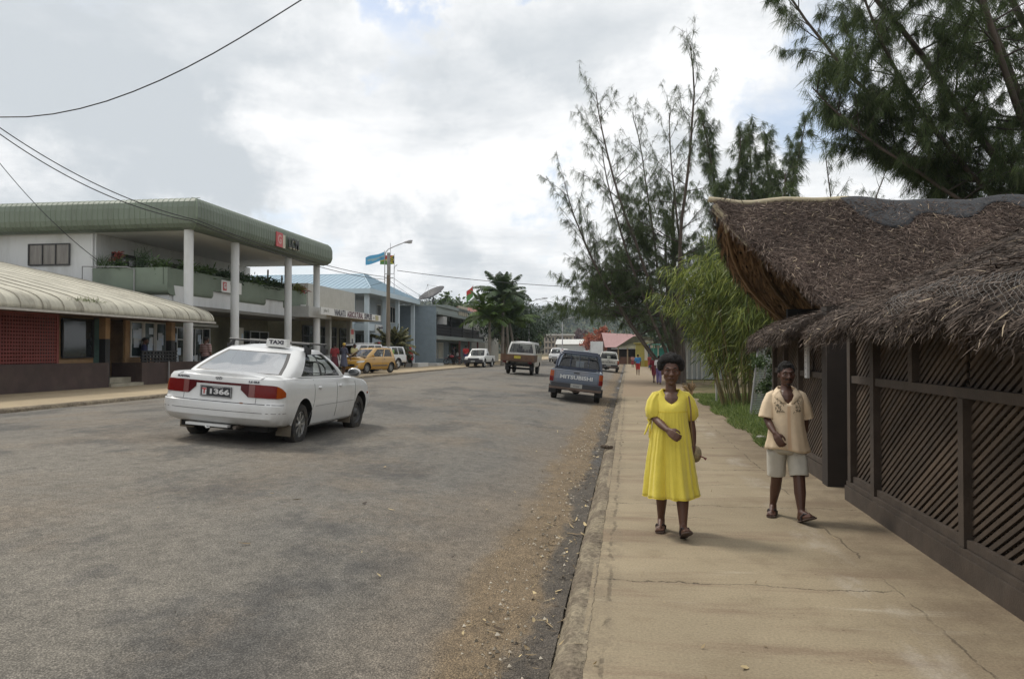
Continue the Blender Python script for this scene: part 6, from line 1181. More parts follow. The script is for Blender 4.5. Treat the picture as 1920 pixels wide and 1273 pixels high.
    for i, (x, y, h, m_, l) in enumerate(((-13.2, 83, 8.2, LD, 'dark spreading street tree rising behind the palms'), (-12.0, 90, 7.4, LD, 'second dark street tree beyond the palms'), (-14.2, 98, 7.0, LD, 'dark green street tree further along on the left'), (-16.2, 112, 7.0, LG, 'mid green street tree past the dark ones'), (-14.0, 104, 5.0, LB, 'bright green low tree at the street side'), (-16.8, 126, 6.0, LY, 'yellowing tree beyond the bright green one'), (-19.6, 138, 8.0, LBR, 'brown leafless looking tree behind the yellowing one'), (-12.4, 93, 3.4, LO, 'reddish flowering shrub under the street trees'))):
        leaf_tree('street_tree', l, (x, y, .35), h, 70+i, [(0, 0, h*.62, h*.34), (-h*.28, .3, h*.55, h*.26), (h*.26, -.3, h*.58, h*.26), (0, .5, h*.8, h*.24), (h*.1, -.6, h*.42, h*.24)], 5200, .26, m_, .16, wide=.55)
    leaf_tree('planter_bush', 'small bush at the foot of the lamp pole', (-17.6, 59.8, .4), 1.6, 90, [(0, 0, .9, .6)], 700, .14, LD, .05, cat='bush')
build_trees()
# ---------------------------------------------------------------- people
SKIN = M('skin_dark', (.100, .046, .028), .5, var=.12, vscale=9, spec=.5); SKINM = M('skin_man', (.078, .034, .022), .48, var=.12, vscale=9, spec=.5); HAIR = M('hair_black', (.012, .010, .009), .95, bump=1, bscale=160, var=.4, vscale=60); SOLE = M('sandal_sole', (.07, .045, .035), .8); STRAP = M('sandal_strap', (.03, .022, .024), .7); EYEW = M('eye_white', (.27, .24, .21), .4); EYEB = M('eye_iris', (.01, .007, .006), .15)
def chain(mb, pts, rs, n=12):
    """tapered limb through the joints, round at every joint"""
    pts = [Vector(p) for p in pts]; mb.tube(pts, list(rs), n)
    for p, r in zip(pts, rs): mb.ball(p, r, n, 8)
def remesh(mb, name, m_, parent, vox, sm=2, factor=.5):
    o = mb.build(name, m_, None); md = o.modifiers.new('r', 'REMESH'); md.mode = 'VOXEL'; md.voxel_size = vox; md.use_smooth_shade = True
    if sm: s_ = o.modifiers.new('s', 'SMOOTH'); s_.factor = factor; s_.iterations = sm
    bpy.context.view_layer.update(); dg = bpy.context.evaluated_depsgraph_get(); me = bpy.data.meshes.new_from_object(o.evaluated_get(dg)); old = o.data; o.modifiers.clear(); o.data = me; bpy.data.meshes.remove(old)
    me.polygons.foreach_set('use_smooth', [True]*len(me.polygons)); o.parent = parent; return o
def hand(mb, w, d, side, up, s=1., curl=1., thumb=1):
    """w wrist, d along the hand, side towards the thumb, up away from the palm"""
    w = Vector(w); d = Vector(d).normalized(); side = Vector(side); side = (side-d*side.dot(d)).normalized(); up = d.cross(side)*thumb
    P = lambda a, b, c: w+(d*a+side*b+up*c)*s
    for b in (-.028, -.010, .010, .028): chain(mb, [P(.0, b*.55, 0), P(.045, b*.9, .004), P(.088, b, 0)], [.016*s, .0155*s, .0115*s], 8)
    for b, l in ((-.031, .060), (-.011, .074), (.010, .080), (.030, .070)):
        p = P(.088, b, 0); q = [p]; a = .35*curl
        for k, f in enumerate((.45, .32, .23)):
            a2 = a+k*.62*curl; q.append(q[-1]+(d*math.cos(a2)-up*math.sin(a2))*l*f*s)
        chain(mb, q, [.0105*s, .0098*s, .0088*s, .0075*s], 8)
    chain(mb, [P(.018, .022, -.004), P(.045, .046, -.014), P(.072, .050, -.028), P(.092, .042, -.040)], [.015*s, .0125*s, .0105*s, .0085*s], 8)
def foot(mb, ankle, fwd, pitch, s=1., toes=True):
    """bare foot; returns heel, toe tip, forward and up vectors for the sandal"""
    a = Vector(ankle); f = Vector(fwd).normalized(); side = Vector((0, 0, 1)).cross(f); f = (f*math.cos(pitch)+Vector((0, 0, math.sin(pitch)))).normalized(); up = f.cross(side).normalized(); up = up if up.z > 0 else -up
    P = lambda x, y, z: a+(f*x+side*y+up*z)*s
    chain(mb, [P(0, 0, 0), P(-.035, 0, -.05)], [.036*s, .034*s], 10); chain(mb, [P(-.03, 0, -.055), P(.05, 0, -.045), P(.12, .0, -.060)], [.030*s, .034*s, .026*s], 10); chain(mb, [P(.0, 0, -.01), P(.07, 0, -.04)], [.036*s, .028*s], 10); chain(mb, [P(.06, -.018, -.06), P(.125, -.024, -.068)], [.024*s, .020*s], 8); chain(mb, [P(.06, .018, -.06), P(.12, .026, -.068)], [.024*s, .018*s], 8)
    for k, (y, l, r) in enumerate(((-.030, .172, .0125), (-.012, .170, .0095), (.004, .165, .009), (.018, .157, .0085), (.031, .148, .0085))): chain(mb, [P(.125, y*.95, -.068), P(l, y*1.08, -.072)], [r*1.15*s, r*s], 8)
    return P
def sandal(par, P, s=1.):
    b = MB(); prof = [(-.075, .0), (-.07, .022), (-.03, .033), (.04, .036), (.11, .047), (.15, .046), (.18, .034), (.195, .0)]; ol = [(x, y) for x, y in prof]+[(x, -y) for x, y in prof[-2:0:-1]]; n = len(ol)
    b.add([P(x, y, -.092) for x, y in ol]+[P(x, y, -.079) for x, y in ol], [tuple(range(n))[::-1], tuple(range(n, 2*n))]+[(i, (i+1) % n, n+(i+1) % n, n+i) for i in range(n)]); o = b.build('sandal', SOLE, par)
    t = MB()
    for sg in (1, -1): t.tube([P(.135, -.012, -.078), P(.115, -.008, -.045), P(.085, sg*.030-.004, -.030), P(.045, sg*.045, -.050), P(.03, sg*.042, -.082)], .008*s, 6)
    t.tube([P(.06, -.04, -.045), P(.065, 0, -.012), P(.06, .04, -.045)], .007*s, 6); t.build('sandal_strap', STRAP, o, 50)
def head(mb, c, s=1., yaw=0., male=False):
    """skull, jaw, brow, nose, lips, cheeks, ears; face towards -y"""
    c = Vector(c); Mz = Matrix.Rotation(yaw, 3, 'Z'); P = lambda x, y, z: c+Mz @ Vector((x*s, y*s, z*s)); B = lambda x, y, z, r: mb.ball(P(x, y, z), [q*s for q in r], 14, 10, Mz)
    B(0, .012, .035, (.074, .092, .090)); B(0, -.022, .0, (.067, .072, .085)); B(0, -.033, -.050, (.056, .054, .052)); B(0, -.060, -.088, (.030, .026, .022)); B(0, -.02, -.03, (.066, .062, .064))
    chain(mb, [P(-.046, -.078, .030), P(0, -.092, .033), P(.046, -.078, .030)], [.013*s, .014*s, .013*s], 8)
    chain(mb, [P(0, -.090, .022), P(0, -.104, -.006), P(0, -.112, -.020)], [.009*s, .012*s, .015*s], 8); B(-.014, -.098, -.024, (.012, .012, .010)); B(.014, -.098, -.024, (.012, .012, .010))
    chain(mb, [P(-.026, -.080, -.050), P(0, -.094, -.047), P(.026, -.080, -.050)], [.006*s, .009*s, .006*s], 8); chain(mb, [P(-.022, -.078, -.062), P(0, -.091, -.063), P(.022, -.078, -.062)], [.006*s, .0095*s, .006*s], 8)
    for sg in (1, -1): B(sg*.041, -.060, -.016, (.024, .020, .022)); B(sg*.076, .008, .0, (.010, .020, .030))
    chain(mb, [P(0, .03, -.05), P(0, .022, -.10), P(0, .022, -.16)], [.050*s, .045*s, .048*s], 12); return P
def eyes(par, P, s=1.):
    for sg in (1, -1):
        e = MB(); e.ball(P(sg*.031, -.078, .012), (.0130*s, .009*s, .0058*s), 10, 8); e = e.build('eye', EYEW, par, 60); i = MB(); i.ball(P(sg*.031, -.0855, .012), (.0062*s, .003*s, .0056*s), 10, 6); i.build('iris', EYEB, e, 60)
        b = MB(); b.tube([P(sg*.016, -.096, .034), P(sg*.032, -.095, .041), P(sg*.050, -.080, .036)], .0045*s, 6); b.build('eyebrow', HAIR, par, 60)
def loft(mb, rings, n=96, wrap=True):
    """rings: fn(theta) -> point"""
    vs = [r(2*math.pi*k/n) for r in rings for k in range(n)]
    mb.add(vs, [(j*n+k, j*n+(k+1) % n, (j+1)*n+(k+1) % n, (j+1)*n+k) for j in range(len(rings)-1) for k in range(n)])
def sleeve(mb, pts, rs, fold=.0, nf=9, n=40, ph=0., flat=1.):
    pts = [Vector(p) for p in pts]; rings = []; up = None
    for i, p in enumerate(pts):
        t = (pts[min(i+1, len(pts)-1)]-pts[max(i-1, 0)]).normalized(); up = up or Vector((0, 1, 0)); a = (up-t*up.dot(t)).normalized(); b = t.cross(a); up = a; r = rs[i]
        rings.append(lambda th, p=p, a=a, b=b, r=r, i=i: p+(a*math.cos(th)+b*math.sin(th)*flat)*r*(1+fold*math.sin(nf*th+ph+i*.25)*(1 if 0 < i < len(pts)-1 else .2)))
    loft(mb, rings, n)
def interp(tab, z):      # table of rows (z, ...) falling in z
    for a, b in zip(tab, tab[1:]):
        if a[0] >= z >= b[0]: t = (a[0]-z)/(a[0]-b[0]+1e-9); t = t*t*(3-2*t)*.5+t*.5; return [p+(q-p)*t for p, q in zip(a, b)]
    return list(tab[-1] if z < tab[-1][0] else tab[0])
def woman():
    T = thing('person', 'woman in a long bright yellow dress and sandals striding towards us', 'person', (.37, 6.98, 0)); T.scale = (1.03, 1.03, 1.035)
    mb = MB(); P = head(mb, (0, -.012, 1.373), .97); chain(mb, [(0, .01, 1.26), (0, .015, 1.20), (0, .015, 1.12)], [.044, .050, .10]); chain(mb, [(-.112, .012, 1.152), (0, .015, 1.155), (.112, .012, 1.152)], [.042, .060, .042])
    mb.ball((0, .015, 1.06), (.118, .085, .13), 16, 10); mb.ball((0, .015, .88), (.11, .085, .15), 16, 10); mb.ball((0, .015, .76), (.145, .105, .12), 16, 10)
    chain(mb, [(-.120, .01, 1.145), (-.136, .0, 1.07), (-.132, -.045, .985), (-.085, -.135, .940), (-.036, -.215, .902)], [.042, .042, .036, .034, .023]); hand(mb, (-.032, -.222, .899), (.55, -.62, -.42), (.45, -.1, .85), (0, 0, 1), .90, 1.35, 1)
    chain(mb, [(.120, .01, 1.145), (.146, .035, 1.06), (.168, .06, .955), (.182, .05, .86), (.190, .035, .775)], [.042, .042, .036, .034, .023]); hand(mb, (.190, .032, .767), (.02, -.12, -1), (-.25, -1, 0), (1, 0, 0), .92, .95, -1)
    chain(mb, [(-.075, .02, .76), (-.075, .055, .43), (-.076, .12, .29), (-.078, .175, .10)], [.085, .052, .050, .030]); chain(mb, [(.075, .0, .76), (.085, -.085, .44), (.088, -.10, .29), (.090, -.135, .10)], [.085, .052, .052, .031])
    P1 = foot(mb, (-.078, .175, .092), (-.12, -1, 0), R(0), .92); P2 = foot(mb, (.090, -.140, .100), (.16, -1, 0), R(24), .92)
    body = remesh(mb, 'body', SKIN, T, .0052, 4); eyes(T, P, .96); sandal(T, P1, .92); sandal(T, P2, .92)
    lp = MB(); lp.tube([P(-.020, -.0885, -.0555), P(0, -.101, -.0545), P(.020, -.0885, -.0555)], .0028, 5); lp.build('mouth_line', M('lip_dark', (.030, .012, .010), .5), T, 60)
    # afro
    h = MB(); rng = np.random.default_rng(2)
    for k in range(340):
        v = rng.normal(size=3); v /= np.linalg.norm(v)
        if v[2] < -.35 or (v[1] < -.45 and v[2] < .40) : continue
        h.ball(P(v[0]*.098, .026+v[1]*.098, .064+v[2]*.090), .020+.008*rng.random(), 7, 5)
    h.ball(P(0, .03, .062), (.091, .088, .086), 16, 10); remesh(h, 'hair', HAIR, T, .006, 1)
    # dress
    D = M('yellow_cotton', (.67, .55, .065), .75, var=.07, vscale=14, sheen=.25, bump=.16, bscale=30); DT = M('yellow_trim', (.66, .52, .05), .8)
    tab = [(1.225, .078, .072, .0, .012), (1.210, .108, .088, 0, .012), (1.180, .138, .103, 0, .010), (1.10, .136, .118, 0, .0), (1.045, .134, .124, 0, -.005), (.95, .146, .132, -.004, 0), (.80, .170, .145, -.006, .0), (.60, .198, .168, -.006, .01), (.45, .218, .195, -.004, .015), (.325, .234, .215, 0, .015)]
    zs = [1.225, 1.21, 1.18, 1.14, 1.10, 1.065, 1.045, 1.03, .99, .94]+[.90-.042*i for i in range(14)]+[.325]
    rng = random.Random(5); ph = [rng.uniform(0, 6.28) for _ in range(6)]
    def ring(z):
        _, rx, ry, cx, cy = interp(tab, z); t = max(0, (1.05-z)/.76)
        def f(th):
            s_, c_ = math.sin(th), math.cos(th); fr = max(0, -s_)      # -y is the front
            g = t**.75*.085*(abs(math.cos(4.5*th+ph[0]+.25*t+.5*math.sin(3*th+ph[4])))*1.6-1)*(1+.5*math.sin(2*th+ph[5]))+t*.055*math.cos(14*th+ph[1]-.6*t)+t**1.2*.045*math.cos(5*th+ph[2])+t**.4*.026*math.cos(31*th+ph[3])*(1-t)*1.4
            g -= t*.16*math.exp(-((th-4.62)/.10)**2)      # deep pleat at the front
            x = cx+rx*c_*(1+g); y = cy+ry*s_*(1+g*1.2); zz = z
            if z > 1.06: 
                k = max(0, 1-abs(th-1.5*math.pi)/1.25); zz = z-(.115*k)*max(0, (z-1.10)/.125); zz += .0
                if z > 1.09: y += .012*k
            if z < .33: zz = z+.010*abs(math.sin(6.5*th))-.018*(s_ > .2)*0
            leg = t*.045*math.exp(-((th-4.95)/.35)**2); y -= leg*1.3
            return (x, y, zz)
        return f
    d = MB(); loft(d, [ring(z) for z in zs], 192); dr = d.build('dress', D, T, 60, solid=.004, fixn=False)
    sl = MB(); sleeve(sl, [(-.085, .012, 1.180), (-.112, .010, 1.168), (-.134, .0, 1.12), (-.142, -.008, 1.06), (-.140, -.026, 1.012), (-.134, -.040, .990), (-.133, -.043, .983)], [.040, .052, .064, .072, .068, .046, .044], .075, 9); sl.build('sleeve', D, dr, 60, solid=.003, fixn=False)
    sl = MB(); sleeve(sl, [(.085, .012, 1.180), (.112, .014, 1.168), (.140, .030, 1.12), (.158, .045, 1.05), (.165, .055, 1.0), (.168, .06, .972), (.169, .06, .962)], [.040, .052, .062, .070, .066, .046, .044], .075, 9, ph=1.); sl.build('sleeve', D, dr, 60, solid=.003, fixn=False)
    tr = MB(); tr.tube([ring(1.045)(2*math.pi*k/96) for k in range(97)], .005, 5, False); tr.tube([tuple(Vector(ring(1.225)(2*math.pi*k/96))+Vector((0, 0, .001))) for k in range(97)], .005, 5, False); tr.tube([ring(.325)(2*math.pi*k/192) for k in range(193)], .004, 4, False)
    tr.tube([(-.152, -.045, 1.0), (-.10, -.07, .985), (-.135, -.075, .965)], .004, 4); tr.build('dress_trim', DT, dr, 60)
    bw = MB(); 
    for p in ([(-.165, .02, .955), (-.195, -.01, .975), (-.185, -.02, .945), (-.167, .0, .953)], [(-.165, .02, .955), (-.19, -.02, .93), (-.20, -.03, .90), (-.225, -.03, .845)], [(-.165, .02, .955), (-.175, -.03, .92), (-.180, -.035, .87), (-.185, -.04, .82)]): bw.tube(p, [.006, .010, .010, .006], 6)
    bw.build('bow', D, dr, 60)
    # bag: top-level, it hangs from her shoulder
    G = thing('shoulder_bag', 'small woven straw bag hanging at the yellow dressed woman’s hip', 'bag', (.37+.195, 6.98+.08, .70)); bm_ = M('straw', (.26, .205, .12), .85, island=.3, var=.5, vscale=40, bump=.6, bscale=120)
    b = MB(); b.ball((0.02, 0, 0), (.055, .085, .075), 14, 10); b.build('bag_body', bm_, G, 60); s_ = MB(); s_.tube([(.0, -.07, .05), (-.025, -.125, .25), (-.030, -.155, .40), (-.042, -.13, .50), (-.05, -.03, .545), (-.045, .06, .52), (-.02, .10, .35), (.02, .07, .06)], .0065, 6); s_.build('strap', M('strap_brown', (.19, .12, .06), .8), G, 60)
    k = MB(); k.tube([(.05, -.06, -.01), (.085, -.08, -.02), (.105, -.085, -.035)], [.006, .006, .014], 6); k.build('tassel', M('seed_red', (.14, .04, .03), .6), G, 60)
    br = MB(); rr = random.Random(3)
    for _ in range(50): br.tube([(-.01+rr.gauss(0, .008), .11, .52), (-.012+rr.gauss(0, .03), .12+rr.gauss(0, .02), .60+rr.gauss(0, .018))], .0055, 4)
    br.build('straw_tuft', M('straw_tuft', (.27, .19, .115), .9, island=.5), G)
def man():
    T = thing('person', 'man in a cream patterned shirt and pale shorts walking towards us along the lattice wall', 'person', (1.50, 7.79, 0)); T.scale = (1.04, 1.04, 1.045); mb = MB(); P = head(mb, (0, -.015, 1.318), .90, R(4), True)
    chain(mb, [(0, .01, 1.20), (0, .012, 1.10)], [.050, .10]); chain(mb, [(-.125, .012, 1.105), (0, .015, 1.115), (.125, .012, 1.105)], [.042, .064, .042]); mb.ball((0, .012, 1.0), (.125, .088, .13), 16, 10); mb.ball((0, .01, .84), (.125, .095, .15), 16, 10); mb.ball((0, .01, .70), (.13, .10, .11), 16, 10)
    chain(mb, [(-.138, .01, 1.095), (-.158, .005, 1.01), (-.172, -.015, .915), (-.155, -.09, .855), (-.130, -.165, .800)], [.046, .040, .035, .033, .022]); hand(mb, (-.128, -.170, .795), (.32, -.45, -.75), (.7, -.5, .3), (0, 0, 1), .92, 1.1, 1)
    chain(mb, [(.138, .01, 1.095), (.165, .04, 1.01), (.188, .08, .915), (.192, .13, .83), (.190, .165, .750)], [.046, .040, .035, .032, .022]); hand(mb, (.190, .168, .742), (-.05, .1, -1), (-.3, -1, 0), (1, 0, 0), .92, .9, -1)
    chain(mb, [(-.075, .015, .68), (-.078, .045, .385), (-.080, .115, .26), (-.090, .185, .098)], [.082, .052, .050, .030]); chain(mb, [(.078, .0, .68), (.095, -.075, .39), (.098, -.095, .26), (.100, -.135, .098)], [.082, .053, .053, .031])
    P1 = foot(mb, (-.090, .185, .092), (-.30, -1, 0), 0, .94); P2 = foot(mb, (.100, -.140, .098), (.38, -1, 0), R(20), .94); remesh(mb, 'body', SKINM, T, .0052, 4); eyes(T, P, .90); sandal(T, P1, .94); sandal(T, P2, .94)
    h = MB(); rng = np.random.default_rng(7)
    for k in range(260):
        v = rng.normal(size=3); v /= np.linalg.norm(v)
        if v[2] < -.15 or (v[1] < -.35 and v[2] < .62): continue
        h.ball(P(v[0]*.077, .014+v[1]*.094, .042+v[2]*.092), .011+.004*rng.random(), 6, 4)
    h.ball(P(0, .022, .050), (.070, .086, .082), 16, 10); remesh(h, 'hair', HAIR, T, .005, 1)
    bd = MB(); chain(bd, [P(-.032, -.084, -.042), P(-.014, -.098, -.037), P(.014, -.098, -.037), P(.032, -.084, -.042)], [.004, .0065, .0065, .004], 6); chain(bd, [P(-.02, -.072, -.086), P(0, -.082, -.09), P(.02, -.072, -.086)], [.006, .009, .006], 6); bd.build('moustache', HAIR, T, 60)
    S = M('cream_shirt', (.66, .52, .36), .8, var=.10, vscale=10, bump=.18, bscale=30); SP = M('shirt_placket', (.60, .42, .27), .8)
    tab = [(1.190, .074, .074, 0, .012), (1.170, .110, .092, 0, .012), (1.145, .145, .106, 0, .010), (1.08, .152, .118, 0, .0), (.98, .148, .120, 0, 0), (.86, .156, .126, 0, 0), (.74, .174, .134, .002, 0), (.635, .198, .148, .006, .005)]
    zs = [1.19, 1.17, 1.155, 1.14, 1.11, 1.08, 1.04, 1.0]+[.96-.045*i for i in range(7)]+[.66, .635]
    def ring(z):
        _, rx, ry, cx, cy = interp(tab, z); t = max(0, (1.05-z)/.42)
        def f(th):
            s_, c_ = math.sin(th), math.cos(th); g = t*.028*math.cos(7*th+.6+1.2*t)+t*.020*math.cos(11*th+2-.8*t)+.006*math.cos(5*th+z*40)*(z < 1.1)
            x = cx+rx*c_*(1+g); y = cy+ry*s_*(1+g*1.3); zz = z
            if z > 1.04: k = max(0, 1-abs(th-1.5*math.pi)/.85); zz = z-.135*k*max(0, (z-1.06)/.13); y += .010*k
            if z < .70: zz += .018*c_*(z < .70)*-1+.010*math.sin(3*th+1)
            return (x, y, zz)
        return f
    d = MB(); loft(d, [ring(z) for z in zs], 120); sh = d.build('shirt', S, T, 60, solid=.004, fixn=False)
    for pts, rs in (([(-.095, .012, 1.148), (-.125, .010, 1.125), (-.152, .006, 1.05), (-.168, .0, .985), (-.176, -.008, .935), (-.178, -.009, .925)], [.040, .054, .062, .066, .071, .072]), ([(.095, .012, 1.148), (.125, .014, 1.125), (.156, .03, 1.05), (.176, .055, .985), (.188, .074, .935), (.190, .076, .925)], [.040, .054, .062, .066, .071, .072])):
        q = MB(); sleeve(q, pts, rs, .035, 5); q.build('sleeve', S, sh, 60, solid=.003, fixn=False)
    cl = MB()
    for sg in (1, -1):
        a = [Vector((sg*.060, .07, 1.215)), Vector((sg*.078, .01, 1.205)), Vector((sg*.066, -.060, 1.165)), Vector((sg*.020, -.112, 1.062))]; b = [Vector((sg*.075, .085, 1.180)), Vector((sg*.112, .01, 1.172)), Vector((sg*.118, -.070, 1.120)), Vector((sg*.045, -.122, 1.070))]
        cl.add(a+b, [(0, 1, 5, 4), (1, 2, 6, 5), (2, 3, 7, 6)])
    cl.add([(-.060, .07, 1.215), (.060, .07, 1.215), (.075, .085, 1.18), (-.075, .085, 1.18)], [(0, 1, 2, 3)]); cl.build('collar', S, sh, 60, solid=.004)
    pk = MB(); pk.grid(lambda u, z: tuple(Vector(ring(z)(1.5*math.pi+u*.09))+Vector((0, -.004, 0))), [-1, 0, 1], [1.04-.04*i for i in range(10)]+[.64]); pk.build('placket', SP, sh, 60)
    em = MB(); rr = random.Random(12)
    for sg in (-1, 1):
        for k in range(44 if sg < 0 else 36):
            z = rr.uniform(.985, 1.125); th = 1.5*math.pi+sg*rr.uniform(.36, .82); p = Vector(ring(z)(th)); q = Vector(ring(z+rr.uniform(-.03, .012))(th+rr.uniform(-.15, .15))); p.y -= .0055; q.y -= .0055; mid = (p+q)/2+Vector((0, -.0015, rr.uniform(-.004, .008))); em.tube([p, mid, q], [.0012, .0034, .001], 4)
    em.build('embroidery', M('embroidery_dark', (.15, .13, .095), .8, island=.4), sh)
    K = M('pale_shorts', (.44, .415, .36), .85, var=.10, vscale=9, bump=.3, bscale=70); k = MB(); loft(k, [lambda th, z=z, rx=rx, ry=ry: (rx*math.cos(th), .01+ry*math.sin(th), z) for z, rx, ry in ((.80, .145, .115), (.72, .155, .122), (.64, .160, .128), (.60, .12, .10))], 64)
    for pts, rs, ph in (([(-.080, .012, .66), (-.083, .02, .60), (-.084, .032, .53), (-.084, .038, .46), (-.083, .044, .402), (-.083, .045, .395)], [.086, .088, .085, .082, .080, .079], 0), ([(.080, .0, .66), (.086, -.012, .60), (.092, -.035, .53), (.096, -.055, .46), (.098, -.07, .412), (.098, -.072, .405)], [.086, .088, .086, .083, .081, .080], 2)): sleeve(k, pts, rs, .03, 5, 48, ph)
    k.build('shorts', K, T, 60, solid=.004, fixn=False)
def passer(name_label, loc, rz, shirt, lower, hair=True, skirt=False, sc=1., group=None, stride=.22, cap=None, bend=0., sleeves=True, stripes=None, arms=(.1, -.1), long=True, vox=.014, bare=False):
    """a person seen from afar: one body, clothing as its own parts; faces -y before turning"""
    T = thing('person', name_label, 'person', loc, rz, group); T.scale = (sc, sc, sc); mb = MB(); P = head(mb, (0, -.02, 1.56), 1.0); s = stride
    chain(mb, [(0, .02, 1.44), (0, .02, 1.3)], [.06, .11]); chain(mb, [(-.15, .02, 1.36), (.15, .02, 1.36)], [.06, .06]); mb.ball((0, .02, 1.2), (.16, .10, .2), 12, 8); mb.ball((0, .02, .95), (.15, .11, .16), 12, 8)
    A = {}
    for sg, a in ((-1, arms[0]), (1, arms[1])): A[sg] = [(sg*.18, .02, 1.36), (sg*.22, .02-a*.35, 1.10), (sg*.215, -.04-a, .86)]; chain(mb, A[sg], [.052, .042, .028]); mb.ball((sg*.212, -.06-a*1.1, .79), (.028, .035, .06), 8, 6)
    Lg = {sg: [(sg*.08, .02, .92), (sg*.085, .0-sg*s*.45, .50), (sg*.085, .03-sg*s, .10)] for sg in (-1, 1)}
    for sg in (-1, 1): chain(mb, Lg[sg], [.09, .058, .036]); chain(mb, [(sg*.085, .05-sg*s, .05), (sg*.095, -.11-sg*s, .035)], [.04, .032])
    remesh(mb, 'body', SKIN, T, vox, 1)
    q = MB(); q.ball(P(0, .02, .045), (.082, .098, .088), 12, 8); q.build('hair' if cap is None else 'cap', HAIR if cap is None else cap, T, 60)
    c = MB(); c.ball((0, .02, 1.22), (.185, .125, .21), 14, 10); c.ball((0, .02, 1.0), (.175, .13, .16), 14, 10); chain(c, [(-.16, .02, 1.36), (.16, .02, 1.36)], [.075, .075])
    for sg in (-1, 1): a = [Vector(p) for p in A[sg]]; chain(c, [a[0], a[0].lerp(a[1], .75)], [.075, .066])
    o = remesh(c, 'shirt' if not skirt else 'dress_top', shirt, T, vox, 2)
    c = MB()
    if skirt: c.lathe([(.14, 1.02), (.17, .9), (.21, .6), (.24, .42), (.235, .415), (.05, .5)], 16, Matrix.Translation((0, .02, 0)) @ Matrix.Diagonal((1, .85, 1, 1))); c.build('skirt', lower, T, 50)
    else:
        c.ball((0, .02, .92), (.175, .13, .13), 12, 8)
        for sg in (-1, 1):
            l = [Vector(p) for p in Lg[sg]]; chain(c, [l[0], l[1]]+([l[1].lerp(l[2], .85)] if long else [l[1]]), [.105, .082]+([.068] if long else [.08]))
        remesh(c, 'trousers' if long else 'shorts', lower, T, vox, 1)
    return T
def build_people():
    woman(); man()
    C = lambda n, c: M(n, c, .85, var=.08, vscale=6)
    st = NB('striped_cloth'); fz = st.op('FRACT', st.op('MULTIPLY', st.z, 15.)); st.done(st.mix(st.ss(fz, .42, .52), (.42, .36, .34), (.20, .07, .07)), .9)
    passer('man in a red striped shirt standing with his back to us by the brown wall', (-16.9, 29.3, .40), R(165), st.m, C('dark_trousers', (.05, .05, .06)), sc=1.08, stride=.03, arms=(.02, .02))
    passer('person in dark blue standing at the shop railing under the curved verandah', (-18.0, 26.9, .46), R(120), C('navy_cloth', (.03, .035, .10)), C('dark_trousers', ()), sc=1.0, stride=.03)
    passer('woman in a red top standing beside the gold hatchback', (-15.7, 40.2, .41), R(170), C('red_cloth', (.26, .035, .04)), C('dark_skirt', (.10, .02, .03)), skirt=True, sc=.98, stride=.03)
    passer('person in a long blue grey coat and yellow cap beside the gold hatchback', (-15.25, 40.4, .41), R(150), C('blue_grey_cloth', (.085, .09, .13)), C('blue_grey_cloth', ()), skirt=True, sc=1.0, stride=.02, cap=C('yellow_cap', (.55, .36, .06)), arms=(.2, .1))
    passer('person in pale yellow leaning by the white four wheel drive wagon', (-16.3, 44.9, .41), R(60), C('pale_yellow_cloth', (.50, .46, .24)), C('dark_trousers', ()), sc=1.0, stride=.03)
    passer('person in a red hat behind the gold hatchback roof', (-16.45, 50.0, .41), R(20), C('pink_cloth', (.45, .22, .2)), C('dark_trousers', ()), sc=1.1, stride=.05, cap=C('red_cap', (.40, .04, .05)))
    passer('worker in a fluorescent green vest behind the lamp pole', (-17.65, 57.0, .41), R(90), C('fluorescent_green', (.32, .62, .06)), C('purple_trousers', (.14, .11, .24)), sc=.98, stride=.1)
    passer('man in a red shirt and blue trousers walking by the parked white pickup', (-14.6, 69.3, .41), R(185), C('bright_red_cloth', (.42, .03, .03)), C('blue_trousers', (.06, .08, .22)), sc=1.05, stride=.2)
    passer('person in black at the doorway of the grey building', (-16.6, 73.2, .41), R(90), C('black_cloth', (.02, .02, .022)), C('black_cloth', ()), sc=1.02, stride=.05)
    passer('boy in a blue shirt and red shorts walking away along the pavement', (.66, 54.6, 0), R(178), C('blue_cloth', (.05, .20, .42)), C('red_shorts', (.40, .03, .03)), long=False, sc=.86, stride=.16)
    passer('child in a white top and purple trousers walking away along the pavement', (1.5, 39.2, 0), R(175), C('white_cloth', (.58, .56, .56)), C('purple_trousers', ()), sc=.84, stride=.16)
    passer('child in a dark red top beside the white topped child', (1.33, 41.5, 0), R(160), C('dark_red_cloth', (.20, .025, .04)), C('dark_red_cloth', ()), long=False, sc=.84, stride=.3, arms=(.3, -.1))
    passer('small child in pink and red far along the pavement', (.45, 82, 0), R(180), C('pink_cloth', ()), C('red_cloth', ()), skirt=True, sc=.74, stride=.1)
    passer('girl in a red patterned dress by the teal stall', (2.05, 77, 0), R(10), C('red_pattern', (.30, .06, .05)), C('red_pattern', ()), skirt=True, sc=.78, stride=.08)
build_people()
